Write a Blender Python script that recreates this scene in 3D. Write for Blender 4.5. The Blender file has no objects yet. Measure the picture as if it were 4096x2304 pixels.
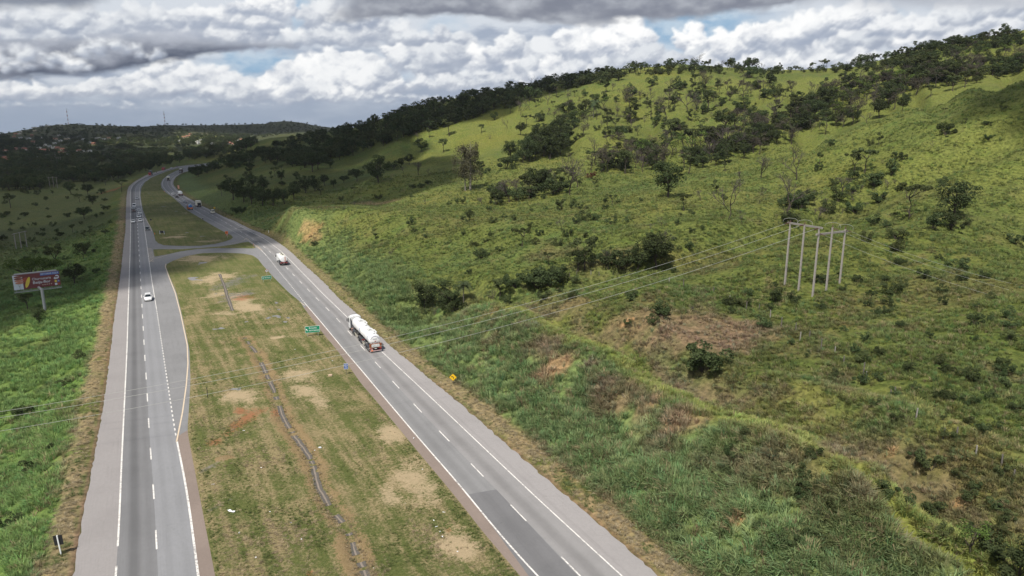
import bpy, bmesh, math, random
import numpy as np
from mathutils import Vector, Matrix, noise as mnoise
from mathutils.geometry import delaunay_2d_cdt
rng = np.random.default_rng(7); random.seed(7)
scn = bpy.context.scene
COL = scn.collection
# ---------------------------------------------------------------- survey of the camera and of the photograph
FPX = 2766.7; CX, CY = 2048.0, 1152.0        # focal length / centre in photo pixels (4096 wide)
PITCH = math.radians(12.93); CAMH = 45.0
cp, sp = math.cos(PITCH), math.sin(PITCH)
def ray(x, y):
    u = (x-CX)/FPX; v = (y-CY)/FPX
    return np.array([u, cp - v*sp, -sp - v*cp])
def G(x, y, z=0.0):                            # pixel -> point on a level plane
    d = ray(x, y); t = (z-CAMH)/d[2]
    return (d[0]*t, d[1]*t)
def atd(x, y, D):                              # pixel -> point at forward distance D
    d = ray(x, y); t = D/d[1]
    return np.array([d[0]*t, D, CAMH+d[2]*t])
def proj(p):
    dx, dy, dz = p[0], p[1], p[2]-CAMH
    zc = dy*cp - dz*sp; vy = -dy*sp - dz*cp
    return (CX+FPX*dx/zc, CY+FPX*vy/zc, zc)
# ---------------------------------------------------------------- small tools
def link(o, parent=None):
    COL.objects.link(o)
    if parent is not None: o.parent = parent
    return o
def tag(o, label=None, cat=None, group=None, kind=None):
    if label: o['label'] = label
    if cat: o['category'] = cat
    if group: o['group'] = group
    if kind: o['kind'] = kind
    return o
def empty(name, loc=(0,0,0), rz=0.0, label=None, cat=None, group=None, scale=1.0):
    o = bpy.data.objects.new(name, None); o.empty_display_size = 0.3
    o.location = loc; o.rotation_euler = (0,0,rz); o.scale = (scale,)*3
    link(o); return tag(o, label, cat, group)
def fast_mesh(name, V, F, mats=(), smooth=False, fmat=None):
    """V (n,3) float array, F (m,k) int array of equal sized faces"""
    V = np.asarray(V, np.float32); F = np.asarray(F, np.int32)
    me = bpy.data.meshes.new(name)
    me.vertices.add(len(V)); me.vertices.foreach_set('co', V.ravel())
    k = F.shape[1]
    me.loops.add(F.size); me.loops.foreach_set('vertex_index', F.ravel())
    me.polygons.add(len(F)); me.polygons.foreach_set('loop_start', np.arange(0, F.size, k, dtype=np.int32))
    try: me.polygons.foreach_set('loop_total', np.full(len(F), k, np.int32))
    except Exception: pass
    for m in mats: me.materials.append(m)
    if fmat is not None: me.polygons.foreach_set('material_index', np.asarray(fmat, np.int32))
    me.polygons.foreach_set('use_smooth', np.full(len(F), smooth, bool))
    me.update(calc_edges=True); me.validate()
    return me
def attr(me, name, data, typ='FLOAT', dom='POINT'):
    a = me.attributes.new(name, typ, dom)
    data = np.asarray(data, np.float32)
    a.data.foreach_set({'FLOAT':'value','FLOAT_VECTOR':'vector','FLOAT_COLOR':'color'}[typ], data.ravel())
class MB:
    """collects faces of many simple shapes into one mesh"""
    def __init__(s): s.v=[]; s.f=[]; s.m=[]; s.uv={}
    def face(s, pts, m=0):
        i=len(s.v); s.v += [tuple(p) for p in pts]; s.f.append(tuple(range(i,i+len(pts)))); s.m.append(m)
    def raw(s, V, F, m=0):
        i=len(s.v); s.v += [tuple(p) for p in V]
        for f in F: s.f.append(tuple(i+k for k in f)); s.m.append(m)
    def box(s, c, d, m=0, R=None, taper=1.0, bev=0.0):
        x,y,z = d[0]/2,d[1]/2,d[2]/2
        if bev<=0:
            V=[(-x,-y,-z),(x,-y,-z),(x,y,-z),(-x,y,-z),(-x*taper,-y*taper,z),(x*taper,-y*taper,z),(x*taper,y*taper,z),(-x*taper,y*taper,z)]
            F=[(3,2,1,0),(4,5,6,7),(0,1,5,4),(1,2,6,5),(2,3,7,6),(3,0,4,7)]
        else:
            b=min(bev,x*.9,y*.9,z*.9)
            V=[];F=[]
            for (zz,q) in ((-z,1),(-z+b,0),(z-b,0),(z,1)):
                t = taper if zz>0 else 1
                xx=(x-b*q)*t; yy=(y-b*q)*t
                V += [(-xx+b,-yy,zz),(xx-b,-yy,zz),(xx,-yy+b,zz),(xx,yy-b,zz),(xx-b,yy,zz),(-xx+b,yy,zz),(-xx,yy-b,zz),(-xx,-yy+b,zz)]
            for r in range(3):
                for k in range(8): F.append((r*8+k, r*8+(k+1)%8, (r+1)*8+(k+1)%8, (r+1)*8+k))
            F.append(tuple(range(7,-1,-1))); F.append(tuple(range(24,32)))
        s.raw([tuple((R@Vector(p) if R else Vector(p))+Vector(c)) for p in V],F,m)
    def tube(s, pts, r, n=8, m=0, cap=True):
        pts=[Vector(p) for p in pts]; N=len(pts)
        rs = r if hasattr(r,'__len__') else [r]*N
        base=len(s.v)
        for i,p in enumerate(pts):
            t=(pts[min(i+1,N-1)]-pts[max(i-1,0)])
            t = t.normalized() if t.length>1e-9 else Vector((0,0,1))
            a=t.cross(Vector((0,0,1)) if abs(t.z)<.95 else Vector((1,0,0))).normalized(); b=t.cross(a)
            for k in range(n):
                an=2*math.pi*k/n
                s.v.append(tuple(p+(a*math.cos(an)+b*math.sin(an))*rs[i]))
        for i in range(N-1):
            for k in range(n):
                s.f.append((base+i*n+k, base+i*n+(k+1)%n, base+(i+1)*n+(k+1)%n, base+(i+1)*n+k)); s.m.append(m)
        if cap:
            s.f.append(tuple(base+k for k in range(n-1,-1,-1))); s.m.append(m)
            s.f.append(tuple(base+(N-1)*n+k for k in range(n))); s.m.append(m)
    def disc(s, c, nrm, r0, r1, th, n=16, m=0):
        nrm=Vector(nrm).normalized()
        s.tube([Vector(c)-nrm*th/2, Vector(c)+nrm*th/2],[r0,r1],n,m)
    def prism(s, pts2, d0, d1, fr, m=0):
        """closed 2-D outline extruded between d0 and d1; fr(x,y,d)->point"""
        n=len(pts2); i=len(s.v)
        for d in (d0,d1):
            for (x,y) in pts2: s.v.append(tuple(fr(x,y,d)))
        for k in range(n): s.f.append((i+k,i+(k+1)%n,i+n+(k+1)%n,i+n+k)); s.m.append(m)
        s.f.append(tuple(i+k for k in range(n-1,-1,-1))); s.m.append(m)
        s.f.append(tuple(i+n+k for k in range(n))); s.m.append(m)
    def mesh(s, name, mats, smooth=False, angle=None, fix=True):
        me=bpy.data.meshes.new(name); me.from_pydata(s.v,[],s.f)
        for mm in (mats if isinstance(mats,(list,tuple)) else [mats]): me.materials.append(mm)
        me.polygons.foreach_set('material_index', np.array(s.m,np.int32))
        if fix:
            bm=bmesh.new(); bm.from_mesh(me); bmesh.ops.recalc_face_normals(bm, faces=bm.faces); bm.to_mesh(me); bm.free()
        if smooth:
            me.polygons.foreach_set('use_smooth', np.ones(len(me.polygons),bool))
            try: me.set_sharp_from_angle(angle=math.radians(angle or 40))
            except Exception: pass
        me.update(); return me
    def build(s, name, mats, parent=None, smooth=False, angle=None, loc=None, fix=True):
        o=bpy.data.objects.new(name, s.mesh(name,mats,smooth,angle,fix))
        if loc is not None: o.location=loc
        return link(o,parent)
def copy_tree(o, parent=None):
    c=o.copy(); COL.objects.link(c)
    if parent is not None: c.parent=parent
    for ch in o.children: copy_tree(ch,c)
    return c
# ---------------------------------------------------------------- materials
def new_mat(name):
    m=bpy.data.materials.new(name); m.use_nodes=True
    nt=m.node_tree; nt.nodes.clear()
    out=nt.nodes.new('ShaderNodeOutputMaterial'); b=nt.nodes.new('ShaderNodeBsdfPrincipled')
    nt.links.new(b.outputs[0],out.inputs[0])
    return m,nt,b
class N:
    """terse node builder"""
    def __init__(s,nt): s.nt=nt
    def n(s,t,**kw):
        x=s.nt.nodes.new(t)
        for k,v in kw.items(): setattr(x,k,v)
        return x
    def lk(s,a,b): s.nt.links.new(a,b)
    def val(s,sock,v):
        if hasattr(v,'is_output') or isinstance(v,bpy.types.NodeSocket): s.lk(v,sock)
        else: sock.default_value=v
    def noise(s,vec,scale,detail=4,rough=.55,dist=0.0):
        x=s.n('ShaderNodeTexNoise'); s.val(x.inputs['Scale'],scale); x.inputs['Detail'].default_value=detail
        x.inputs['Roughness'].default_value=rough; x.inputs['Distortion'].default_value=dist
        if vec is not None: s.lk(vec,x.inputs['Vector'])
        return x.outputs['Fac']
    def math(s,op,a,b=0.0,c=None,clamp=False):
        x=s.n('ShaderNodeMath',operation=op,use_clamp=clamp); s.val(x.inputs[0],a); s.val(x.inputs[1],b)
        if c is not None: s.val(x.inputs[2],c)
        return x.outputs[0]
    def step(s,v,lo,hi,to0=0.0,to1=1.0):
        x=s.n('ShaderNodeMapRange',interpolation_type='SMOOTHSTEP'); s.val(x.inputs['Value'],v)
        x.inputs['From Min'].default_value=lo; x.inputs['From Max'].default_value=hi
        x.inputs['To Min'].default_value=to0; x.inputs['To Max'].default_value=to1
        return x.outputs['Result']
    def mix(s,f,a,b,mode='MIX'):
        x=s.n('ShaderNodeMix',data_type='RGBA',blend_type=mode); s.val(x.inputs['Factor'],f)
        for sk,v in ((x.inputs[6],a),(x.inputs[7],b)):
            if isinstance(v,bpy.types.NodeSocket): s.lk(v,sk)
            else: sk.default_value=(*v,1)
        return x.outputs[2]
    def attr(s,name):
        x=s.n('ShaderNodeAttribute'); x.attribute_name=name; return x
    def pos(s): return s.n('ShaderNodeNewGeometry').outputs['Position']
    def scalev(s,v,sc):
        x=s.n('ShaderNodeVectorMath',operation='MULTIPLY'); s.lk(v,x.inputs[0]); x.inputs[1].default_value=sc; return x.outputs[0]
    def bump(s,h,strength,dist,b):
        x=s.n('ShaderNodeBump'); x.inputs['Strength'].default_value=strength; x.inputs['Distance'].default_value=dist
        s.lk(h,x.inputs['Height']); s.lk(x.outputs[0],b.inputs['Normal'])
def plain(name,col,rough=.6,metal=0.0,var=.12,scale=3.0,coat=0.0,spec=.5):
    m,nt,b=new_mat(name); k=N(nt)
    co=k.n('ShaderNodeTexCoord').outputs['Object']
    f=k.noise(co,scale,5,.6)
    hi=[min(1,c*(1+var)) for c in col]; lo=[c*(1-var) for c in col]
    k.lk(k.mix(f,lo,hi),b.inputs['Base Color'])
    b.inputs['Roughness'].default_value=rough; b.inputs['Metallic'].default_value=metal
    b.inputs['Coat Weight'].default_value=coat; b.inputs['Specular IOR Level'].default_value=spec
    return m
# ---------------------------------------------------------------- value noise for numpy
def make_vnoise(seed, n=256):
    r=np.random.default_rng(seed); T=r.random((n,n)).astype(np.float32)
    def f(x,y):
        xi=np.floor(x).astype(np.int64); yi=np.floor(y).astype(np.int64); fx=(x-xi); fy=(y-yi)
        fx=fx*fx*fx*(fx*(fx*6-15)+10); fy=fy*fy*fy*(fy*(fy*6-15)+10)
        x0=xi%n; x1=(xi+1)%n; y0=yi%n; y1=(yi+1)%n
        return (T[y0,x0]*(1-fx)+T[y0,x1]*fx)*(1-fy)+(T[y1,x0]*(1-fx)+T[y1,x1]*fx)*fy
    return f
def fbm(x,y,oct=5,seed=1,gain=.5,lac=2.03):
    f=make_vnoise(seed); a=1.0; s=0; t=0
    ca,sa=math.cos(.6),math.sin(.6)
    for i in range(oct):
        s=s+a*f(x,y); t+=a; a*=gain
        x,y=(x*ca-y*sa)*lac+13.1,(x*sa+y*ca)*lac+7.7
    return s/t
def smooth(a,b,x):
    t=np.clip((x-a)/(b-a),0,1); return t*t*(3-2*t)
# ---------------------------------------------------------------- lettering (made first, while the scene is still empty)
TXT={}
def make_text(s,ext=.004,bold=.0):
    cu=bpy.data.curves.new('lettering','FONT'); cu.body=s; cu.size=1; cu.extrude=ext; cu.offset=bold; cu.resolution_u=3
    ob=bpy.data.objects.new('lettering',cu); COL.objects.link(ob); bpy.context.view_layer.update()
    me=bpy.data.meshes.new_from_object(ob.evaluated_get(bpy.context.evaluated_depsgraph_get())); bpy.data.objects.remove(ob); bpy.data.curves.remove(cu)
    V=np.array([v.co for v in me.vertices]); F=[tuple(p.vertices) for p in me.polygons]; bpy.data.meshes.remove(me)
    lo,hi=V.min(0),V.max(0); V[:,0]=(V[:,0]-lo[0])/(hi[0]-lo[0])-.5; V[:,1]=(V[:,1]-lo[1])/(hi[1]-lo[1])-.5
    asp=(hi[0]-lo[0])/(hi[1]-lo[1]); return V,F,asp
for s in ('RETORNE AQUI','Churrascaria','Beija-flor','Brasilia','RETORNO','40','SUL','km','102','VEÍCULO LONGO','COMPRIMENTO 20 METROS','24h',*'COOPERSUL'):
    if s not in TXT: TXT[s]=make_text(s,bold=.012 if s in('RETORNE AQUI','RETORNO','40','Beija-flor','SUL','km','102') else .006)
def put_text(mb,s,fr,cx,cy,w=None,h=None,m=0,d0=.004,d1=.012):
    """fr(x,y,d)->point ; text box centred on cx,cy"""
    V,F,asp=TXT[s]
    if w is None: w=h*asp
    if h is None: h=w/asp
    z=V[:,2]; z=(z-z.min())/(z.max()-z.min()+1e-9)
    mb.raw([tuple(fr(cx+a*w,cy+b*h,d0+(d1-d0)*c)) for (a,b,_),c in zip(V,z)],F,m)
# ================================================================ roads: outlines surveyed on the level plane
def poly(pts): return np.array([G(x,y) for x,y in pts])
def spline(P, n=160):
    P=np.asarray(P,float); d=np.r_[0,np.cumsum(np.linalg.norm(np.diff(P,axis=0),axis=1))]
    # centripetal-like monotone resample with light smoothing
    t=np.linspace(0,d[-1],n); Q=np.stack([np.interp(t,d,P[:,k]) for k in range(2)],1)
    w=max(3,n//40)|1; ker=np.hanning(w+2)[1:-1]; ker/=ker.sum()
    E=np.pad(Q,((w//2,w//2),(0,0)),mode='reflect',reflect_type='odd')
    return np.stack([np.convolve(E[:,k],ker,'valid') for k in range(2)],1)
def extend(P, back=45, fwd=None):
    P=np.asarray(P,float); a=P[0]-P[2]; a/=np.linalg.norm(a)
    Q=np.vstack([P[:1]+a*back,P])
    if fwd is not None: Q=np.vstack([Q,[fwd]])
    return Q
L_OUT=[(293,2304),(337,2024),(380,1812),(405,1681),(443,1400),(452.7,1300),(469,1190),(486,1066),(494,983),(502,920),(503,859),(506,789),(510,759),(516,745),(539.6,725.5),(575.4,705.6),(591,697.7),(627,686.7),(649,681),(679,673),(708.6,666.8),(738.4,662)]
L_WL=[(461,2304),(474,2189),(483,1918),(496,1650),(508,1400),(512,1260),(520,1025),(522.5,915),(522,840),(521,779),(522.7,759),(529.7,743),(549.6,725.5),(579,709.6),(610,699),(649,686.5),(679,677.5),(712,669.5),(740,664)]
L_CD=[(632,2304),(627,2186),(614,1949),(599,1768),(586,1525),(579,1425),(570,1260),(558.5,1050),(550,905),(546.6,868.6),(544,833),(540.6,799),(539.6,769),(542.6,751),(553.6,735.4),(575.4,719.5),(612,704),(652,690),(685,679.5),(716,671.5),(742,666)]
L_WR=[(792,2304),(758,2024),(727,1849),(706,1768),(677,1575),(658,1450),(630,1260),(605,1108),(588,984),(579.4,925),(570.5,859),(565.5,829),(559.5,789),(557,759),(561.5,743),(575.4,727.5),(608,711),(650,694.5),(688,682),(720,673.5),(744,668)]
L_IN=[(861,2304),(811,2049),(774,1855),(749,1724),(755,1650),(762,1525),(758,1400),(728,1260),(706,1172),(679,1108),(664,1067)]
R_OUT=[(2660,2330),(2607.7,2272.7),(2531,2204),(2411,2110.5),(2326,2033.6),(2219,1944),(2121,1858.5),(1795,1577),(1711,1507),(1627,1440),(1552,1375.6),(1487,1314),(1417.6,1244),(1347.7,1188),(1300,1132),(1265,1100.7),(1222,1064),(1179,1021),(1135,984),(1079.6,948),(1030,926),(992,912),(937,882.5),(907,872.6),(869.7,853.7),(838,837),(808,823),(778,805),(738,783),(714.6,763),(698.7,747),(692.7,735),(695.7,719.5),(704.7,707.6),(718.6,697.7),(738,688)]
R_WR=[(2486,2304),(2368.6,2191.6),(2240.5,2080.6),(2151,1995),(1997,1850),(1711,1578),(1638,1510),(1529,1409),(1370,1250),(1296,1180),(1248.5,1130.5),(1201,1082.5),(1149,1028),(1116,998),(1052,951),(1010,931),(969,910),(925,884),(895,871),(860,852),(830,837),(800,822),(768,805),(728,781),(706,763),(690.5,747),(685,735),(688,720),(698,708),(713,698),(735,688)]
R_CD=[(2319.5,2302.6),(2204,2186),(2125,2105),(1984,1959),(1890,1860),(1842,1812),(1776,1743),(1734,1701),(1668,1629.6),(1580,1536),(1489,1435),(1347,1273),(1259,1186),(1149,1074),(1105,1030),(1055,985),(1010,955),(960,925),(900,889),(850,861),(810,840),(775,823),(735,799),(702,775),(684,757),(672,743),(670,731),(676,717),(690,704),(708,695),(730,686)]
R_WL=[(2155,2304),(2048,2204),(1950,2080.6),(1865,1965),(1758,1850),(1528,1580),(1459.5,1496),(1389.6,1416),(1320,1331),(1264,1264),(1219,1213),(1149,1124),(1116,1086),(1083,1043),(1066,1023),(1044.7,999.6),(1010,975),(955,938),(890,902),(830,872),(785,845),(750,822),(715,800),(684,780),(662,760),(651,745),(649,732),(656,716),(674,700.5),(698,690),(725,682.5)]
R_IN=[(2074,2298),(1976,2179),(1924.5,2123),(1873,2051),(1779,1935.4),(1707,1850),(1484.6,1580),(1448,1540.5),(1403.6,1476),(1348,1401),(1292,1334),(1250,1278),(1216,1233),(1200,1205),(1162.4,1177),(1129,1144),(1093.4,1108),(1074,1086),(1049,1058.7)]
S_TOP=[(1032.7,1036.6),(1010.6,1021.5),(969,1014),(886,1011),(803.6,1013),(740,1025.6),(690,1044),(668,1056)]     # upper edge of the south median
ISL=[(613,998),(614,1012),(618.7,1027),(665.6,1018.7),(721,1006),(790,996),(859,993),(941.6,992.5),(1010,994),(1023,992),(1016,982),(994,967),(970,970),(941.6,977),(886,985),(803.6,992),(721,997),(638,997)]
N_MED=[(621.5,962),(632.5,973),(654.6,981),(721,984),(803.6,983),(859,976),(900,966),(925,957),(932,949),(925,941),(886,922),(848,901),(803.6,874),(778,859),(748,841),(718.6,813),(690.7,789),(659,767),(646,751),(643,735.4),(649,719.5),(669,701.6),(698.7,685.7),(724,675.8),(740,671),(733,671),(708.6,673.8),(669,684.7),(635,697.7),(603,711.6),(579.4,729.5),(565.5,751),(562.5,779),(565.5,809),(571.5,839),(583,868.6),(595,894.5),(609,918),(616,940)]
FAR=np.array(G(748,660))
def line(pts, n=240, fwd=True):
    P=poly(pts); e=None
    if fwd: e=P[-1]+(P[-1]-P[-2])/np.linalg.norm(P[-1]-P[-2])*120+np.array([25,0])
    return spline(extend(P,45,e),n)
gL_OUT=line(L_OUT); gL_WL=line(L_WL); gL_CD=line(L_CD); gL_WR=line(L_WR)
gR_OUT=line(R_OUT); gR_WR=line(R_WR); gR_CD=line(R_CD); gR_WL=line(R_WL)
gS=np.vstack([spline(extend(poly(L_IN),45),90)[:, :], spline(poly(S_TOP[::-1]),40), spline(extend(poly(R_IN),45),90)[::-1]])
gISL=poly(ISL); gN=poly(N_MED)
def inpoly(px,py,P):
    r=np.zeros(px.shape,bool); n=len(P); j=n-1
    for i in range(n):
        xi,yi=P[i]; xj,yj=P[j]
        if yi!=yj:
            c=((yi>py)!=(yj>py))&(px<(xj-xi)*(py-yi)/(yj-yi)+xi); r^=c
        j=i
    return r
def dist_line(px,py,P):
    best=np.full(px.shape,1e9)
    for a,b in zip(P[:-1],P[1:]):
        ab=b-a; L=max(ab@ab,1e-9)
        t=np.clip(((px-a[0])*ab[0]+(py-a[1])*ab[1])/L,0,1)
        d=(px-a[0]-t*ab[0])**2+(py-a[1]-t*ab[1])**2
        best=np.minimum(best,d)
    return np.sqrt(best)
gROAD=np.vstack([gL_OUT,gR_OUT[::-1]])          # everything between the outer edges of the two carriageways
# ================================================================ terrain
K=1.5901
C=[]   # control points: photo px (2576 scale), value
def cz(x,y,z): X,Y=G(x*K,y*K,z); C.append((X,Y,z))
def cd(x,y,d): p=atd(x*K,y*K,d); C.append(tuple(p))
for a in (gL_OUT,gR_OUT,gL_CD,gR_CD):
    for i in range(0,len(a),10): C.append((a[i][0],a[i][1],0.0))
for p in gS[::12]: C.append((p[0],p[1],0.0))
for x,y,z in [(1290,800,8),(1200,790,6),(1130,720,5.5),(1000,720,5),(1400,720,10),(1540,705,12),(1800,720,13.5),(1650,765,13.2),(1750,800,12),(1700,900,9),(1850,960,8.5),(1600,900,8.3),(1450,950,6),(1350,900,6.3),(1950,1250,8),(1800,1150,6),(1650,1050,5.6),(1850,1350,4.5),(1550,1060,4),(2000,1449,5.5),
    (2100,1120,8.8),(2200,1200,9.3),(2200,1000,11.5),(2200,1449,6.8),(2330,1340,6.6),(2450,1449,6.2),(2400,1449,6.6),(2576,1449,7.5),(2576,1300,10),(2576,1100,12),(2400,1150,11),(2000,900,11.5),(2040,742,13.8),(2120,705,14.6),(2300,800,14.4),(2576,800,17),(2576,950,14),(2800,1000,14),(2900,1449,9),
    (900,640,4.5),(850,600,4.5),(960,600,8),(1100,620,9),(1300,640,11),(1500,620,13)]: cz(x,y,z)
for x,y,d in [(2395,565,178),(2576,600,172),(2800,560,185),(2200,560,188),(2000,540,200),(1719,530,215),(1680,495,238),(1500,560,215),(1300,560,235),(1100,560,250),(1000,545,265),(880,532,285),(760,540,290),(700,548,290),(1300,520,290),(1050,527,300),
    (1900,430,285),(1850,425,315),(1750,445,300),(1600,470,300),(2000,370,310),(2200,300,300),(2400,235,282),(2576,185,265),(2800,110,260),(2200,430,240),(2400,400,225),(2576,380,215),(2800,340,210),(2000,450,262),
    (2200,322,365),(2000,385,370),(2400,262,350),(2576,215,330),(2200,250,420),(2200,200,470),(2300,125,560),(2450,100,540),(2576,80,520),(2800,20,510),
    (1500,385,410),(1300,440,370),(1400,470,330),(1700,330,430),(1900,300,430),(1900,230,500),(2000,180,590),(1700,168,640),(2100,172,610),(2200,158,600),(1500,190,660),(1400,207,680),(1180,243,720),(1000,283,760),(900,320,800),(800,340,860),
    (1500,270,520),(1300,330,490),(1250,390,420),(1160,480,350),(1100,360,520),(1150,420,420),(1000,400,500),(940,462,400),(1000,345,560),(880,400,560),(830,415,540),
    (950,514,365),(800,524,345),(860,480,410),(780,440,480),(700,460,420),(620,500,390),(560,520,370),(600,480,420),
    (560,412,700),(650,400,640),(560,450,560),(700,430,520),(480,440,720),(500,425,800),(720,348,900),(620,365,950),(700,390,740),(800,380,640),
    (460,405,1000),(520,395,1050)]: cd(x,y,d)
# behind the ridge lines
for x,y,d in [(2576,95,650),(2300,140,700),(2000,195,760),(1700,185,830),(1400,225,880),(1180,262,930),(1000,305,980),(800,345,1080)]: cd(x,y,d)
# left valley
for x,y,z in [(0,1449,-2.5),(100,1300,-2),(150,1150,-2.5),(180,1000,-2.2),(230,850,-2.2),(60,1100,-5),(0,1000,-6),(-250,1200,-6),(0,800,-4.5),(114,782,-2),(250,720,-3),(285,560,-3),(235,560,-6),(290,480,-3),(100,640,-9),(0,640,-9),(200,520,-9.5),(50,480,-10),(250,470,-8),(100,430,-11),(-300,640,-10),(300,440,-5)]: cz(x,y,z)
for x,y,d in [(0,405,1150),(-300,400,1150),(330,415,1020),(380,402,1060),(430,398,1080),(250,392,1250),(100,405,1080),(0,372,1500),(110,372,1480),(300,372,1500),(420,372,1500),(100,347,1900),(250,347,1900),(0,350,1900),(500,357,1650),(600,352,1750),(430,350,1800),(185,318,2350),(60,330,2300),(320,325,2300),(500,330,2300),(640,333,2350),
    (185,299,2600),(60,311,2600),(0,323,2600),(-300,330,2600),(300,309,2600),(410,309,2650),(520,313,2650),(620,310,2650),(730,305,2700),(800,316,2800),(185,310,3000),(410,318,3000),(620,318,3000),(730,313,3000),(0,326,3000),(850,322,2900),(700,350,1900)]: cd(x,y,d)
for a in range(-60,61,12):
    if a<-2: C.append((4600*math.sin(math.radians(a)),4600*math.cos(math.radians(a)),15.0))
    else: C.append((3000*math.sin(math.radians(a)),3000*math.cos(math.radians(a)),20.0))
    C.append((26*math.sin(math.radians(a)),26*math.cos(math.radians(a)),max(-3.0,min(7.0,(a-10)*.18)) if abs(a)>30 else 0.0))
C=np.array(C)
def uvr(X,Y):
    r=np.hypot(X,Y); return np.stack([np.arctan2(X,Y)*2.6, np.log(np.maximum(r,8.0))],-1), r
cu,cr=uvr(C[:,0],C[:,1]); cq=(C[:,2]-CAMH)/cr
keep=[]
for i in range(len(cu)):
    if all(np.hypot(*(cu[i]-cu[j]))>.012 for j in keep): keep.append(i)
cu=cu[keep]; cq=cq[keep]
def tk(r2): return np.where(r2>1e-12, .5*r2*np.log(np.maximum(r2,1e-12)), 0)
n=len(cu); D2=((cu[:,None]-cu[None])**2).sum(-1)
A=np.zeros((n+3,n+3)); A[:n,:n]=tk(D2)+np.eye(n)*8e-5; A[:n,n]=1; A[:n,n+1:]=cu; A[n,:n]=1; A[n+1:,:n]=cu.T
W=np.linalg.solve(A,np.r_[cq,0,0,0])
def tps(u):
    o=np.zeros(u.shape[:-1]); f=u.reshape(-1,2); res=np.zeros(len(f))
    for s in range(0,len(f),20000):
        b=f[s:s+20000]; d2=(b[:,0,None]-cu[None,:,0])**2+(b[:,1,None]-cu[None,:,1])**2
        res[s:s+20000]=tk(d2)@W[:n]+W[n]+b@W[n+1:]
    return res.reshape(o.shape)
NA,NR=1100,760
AZ=np.radians(np.linspace(-64,64,NA)); LR=np.linspace(math.log(18),math.log(5200),NR)
# solve the smooth surface on a coarse grid, then refine
AZc=np.radians(np.linspace(-64,64,221)); LRc=np.linspace(math.log(18),math.log(5200),191)
uu=np.stack(np.meshgrid(AZc*2.6,LRc),-1); qc=tps(uu)
def bilin(Z,ax,ay,x,y):
    fx=np.clip((x-ax[0])/(ax[-1]-ax[0])*(len(ax)-1),0,len(ax)-1.001); fy=np.clip((y-ay[0])/(ay[-1]-ay[0])*(len(ay)-1),0,len(ay)-1.001)
    i=fx.astype(int); j=fy.astype(int); a=fx-i; b=fy-j
    return (Z[j,i]*(1-a)+Z[j,i+1]*a)*(1-b)+(Z[j+1,i]*(1-a)+Z[j+1,i+1]*a)*b
def cubic_up(Z,m):   # separable catmull-rom upsample to m samples along axis 0
    L=Z.shape[0]; t=np.linspace(0,L-1,m); i=np.clip(t.astype(int),0,L-2); f=(t-i)[:,None]
    g=lambda k: Z[np.clip(i+k,0,L-1)]
    p0,p1,p2,p3=g(-1),g(0),g(1),g(2)
    return p1+.5*f*(p2-p0+f*(2*p0-5*p1+4*p2-p3+f*(3*(p1-p2)+p3-p0)))
q=cubic_up(cubic_up(qc,NR).T,NA).T
AA,RR=np.meshgrid(AZ,LR); R_=np.exp(RR); TX=R_*np.sin(AA); TY=R_*np.cos(AA)
TZ=np.clip(q*R_+CAMH,-14,190)-.07*np.clip(R_-2750,0,3000)
# undulation, gullies
hill=smooth(2,25,TZ)
TZ=TZ+(fbm(TX/23,TY/23,4,3)-.5)*(1.0+2.6*hill)*smooth(40,160,R_)+(fbm(TX/5,TY/5,3,4)-.5)*.5
TZ=TZ+(fbm(TX/120,TY/120,4,5)-.5)*16*smooth(900,1700,R_)
def ground(x,y):
    x=np.asarray(x,float); y=np.asarray(y,float)
    return bilin(TZ,AZ,LR,np.arctan2(x,y),np.log(np.maximum(np.hypot(x,y),18)))
def hit(x,y,rmin=40,rmax=3500):
    """pixel (4096 scale) -> first point of the terrain along that line of sight"""
    d=ray(x,y); d=d/np.hypot(d[0],d[1]); r=np.exp(np.linspace(math.log(rmin),math.log(rmax),1400))
    zr=CAMH+d[2]*r; g=ground(d[0]*r,d[1]*r); k=np.argmax(zr<g)
    if not (zr<g).any(): return None
    if k>0:
        a=(zr[k-1]-g[k-1]); b=(g[k]-zr[k]); t=a/max(a+b,1e-9); rr=r[k-1]+(r[k]-r[k-1])*t
    else: rr=r[0]
    X,Y=d[0]*rr,d[1]*rr
    return np.array([X,Y,float(ground(X,Y))])
def hitd(x,y,**k):
    for q in range(40):
        g_=hit(x,y+q*1.5,**k)
        if g_ is not None: return g_
def hitk(x,y,**k): return hit(x*K,y*K,**k)

# a wooded ravine across the slope and the grassy shoulder in front of it
def far_line(pts): return np.array([hitk(*q)[:2] for q in pts])
RAV=far_line([(1000,800),(1070,770),(1290,722),(1450,690),(1650,665),(1850,610),(2030,560),(2230,470),(2400,405),(2560,330)])
SHO=far_line([(720,550),(900,548),(1100,566),(1350,592),(1600,606),(1760,580)])
SPU=far_line([(1960,700),(2150,620),(2350,590),(2560,560)])
EC=hitk(785,580)[:2]
mid_=(R_>80)&(R_<420)
def carve(L_,amp,wid,seed):
    global TZ
    d=np.full(TX.shape,999.0); d[mid_]=dist_line(TX[mid_],TY[mid_],L_); d=d+(fbm(TX/9,TY/9,3,seed)-.5)*wid*.9
    TZ=TZ+amp*np.exp(-(d/wid)**2)
carve(RAV,-4.2,8.5,16); carve(SHO,2.6,13,17); carve(SPU,2.2,12,18)
de=np.hypot((TX-EC[0])/6.5,(TY-EC[1])/6.5); rill=np.abs(fbm(TX/1.6+TY/5,TY/4,4,19)-.5)*2
TZ=TZ-np.where(de<1.6,smooth(1.3,.4,de)*(1.3-2.6*rill+1.0*fbm(TX/.9,TY/.9,3,20)),0)
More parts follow.
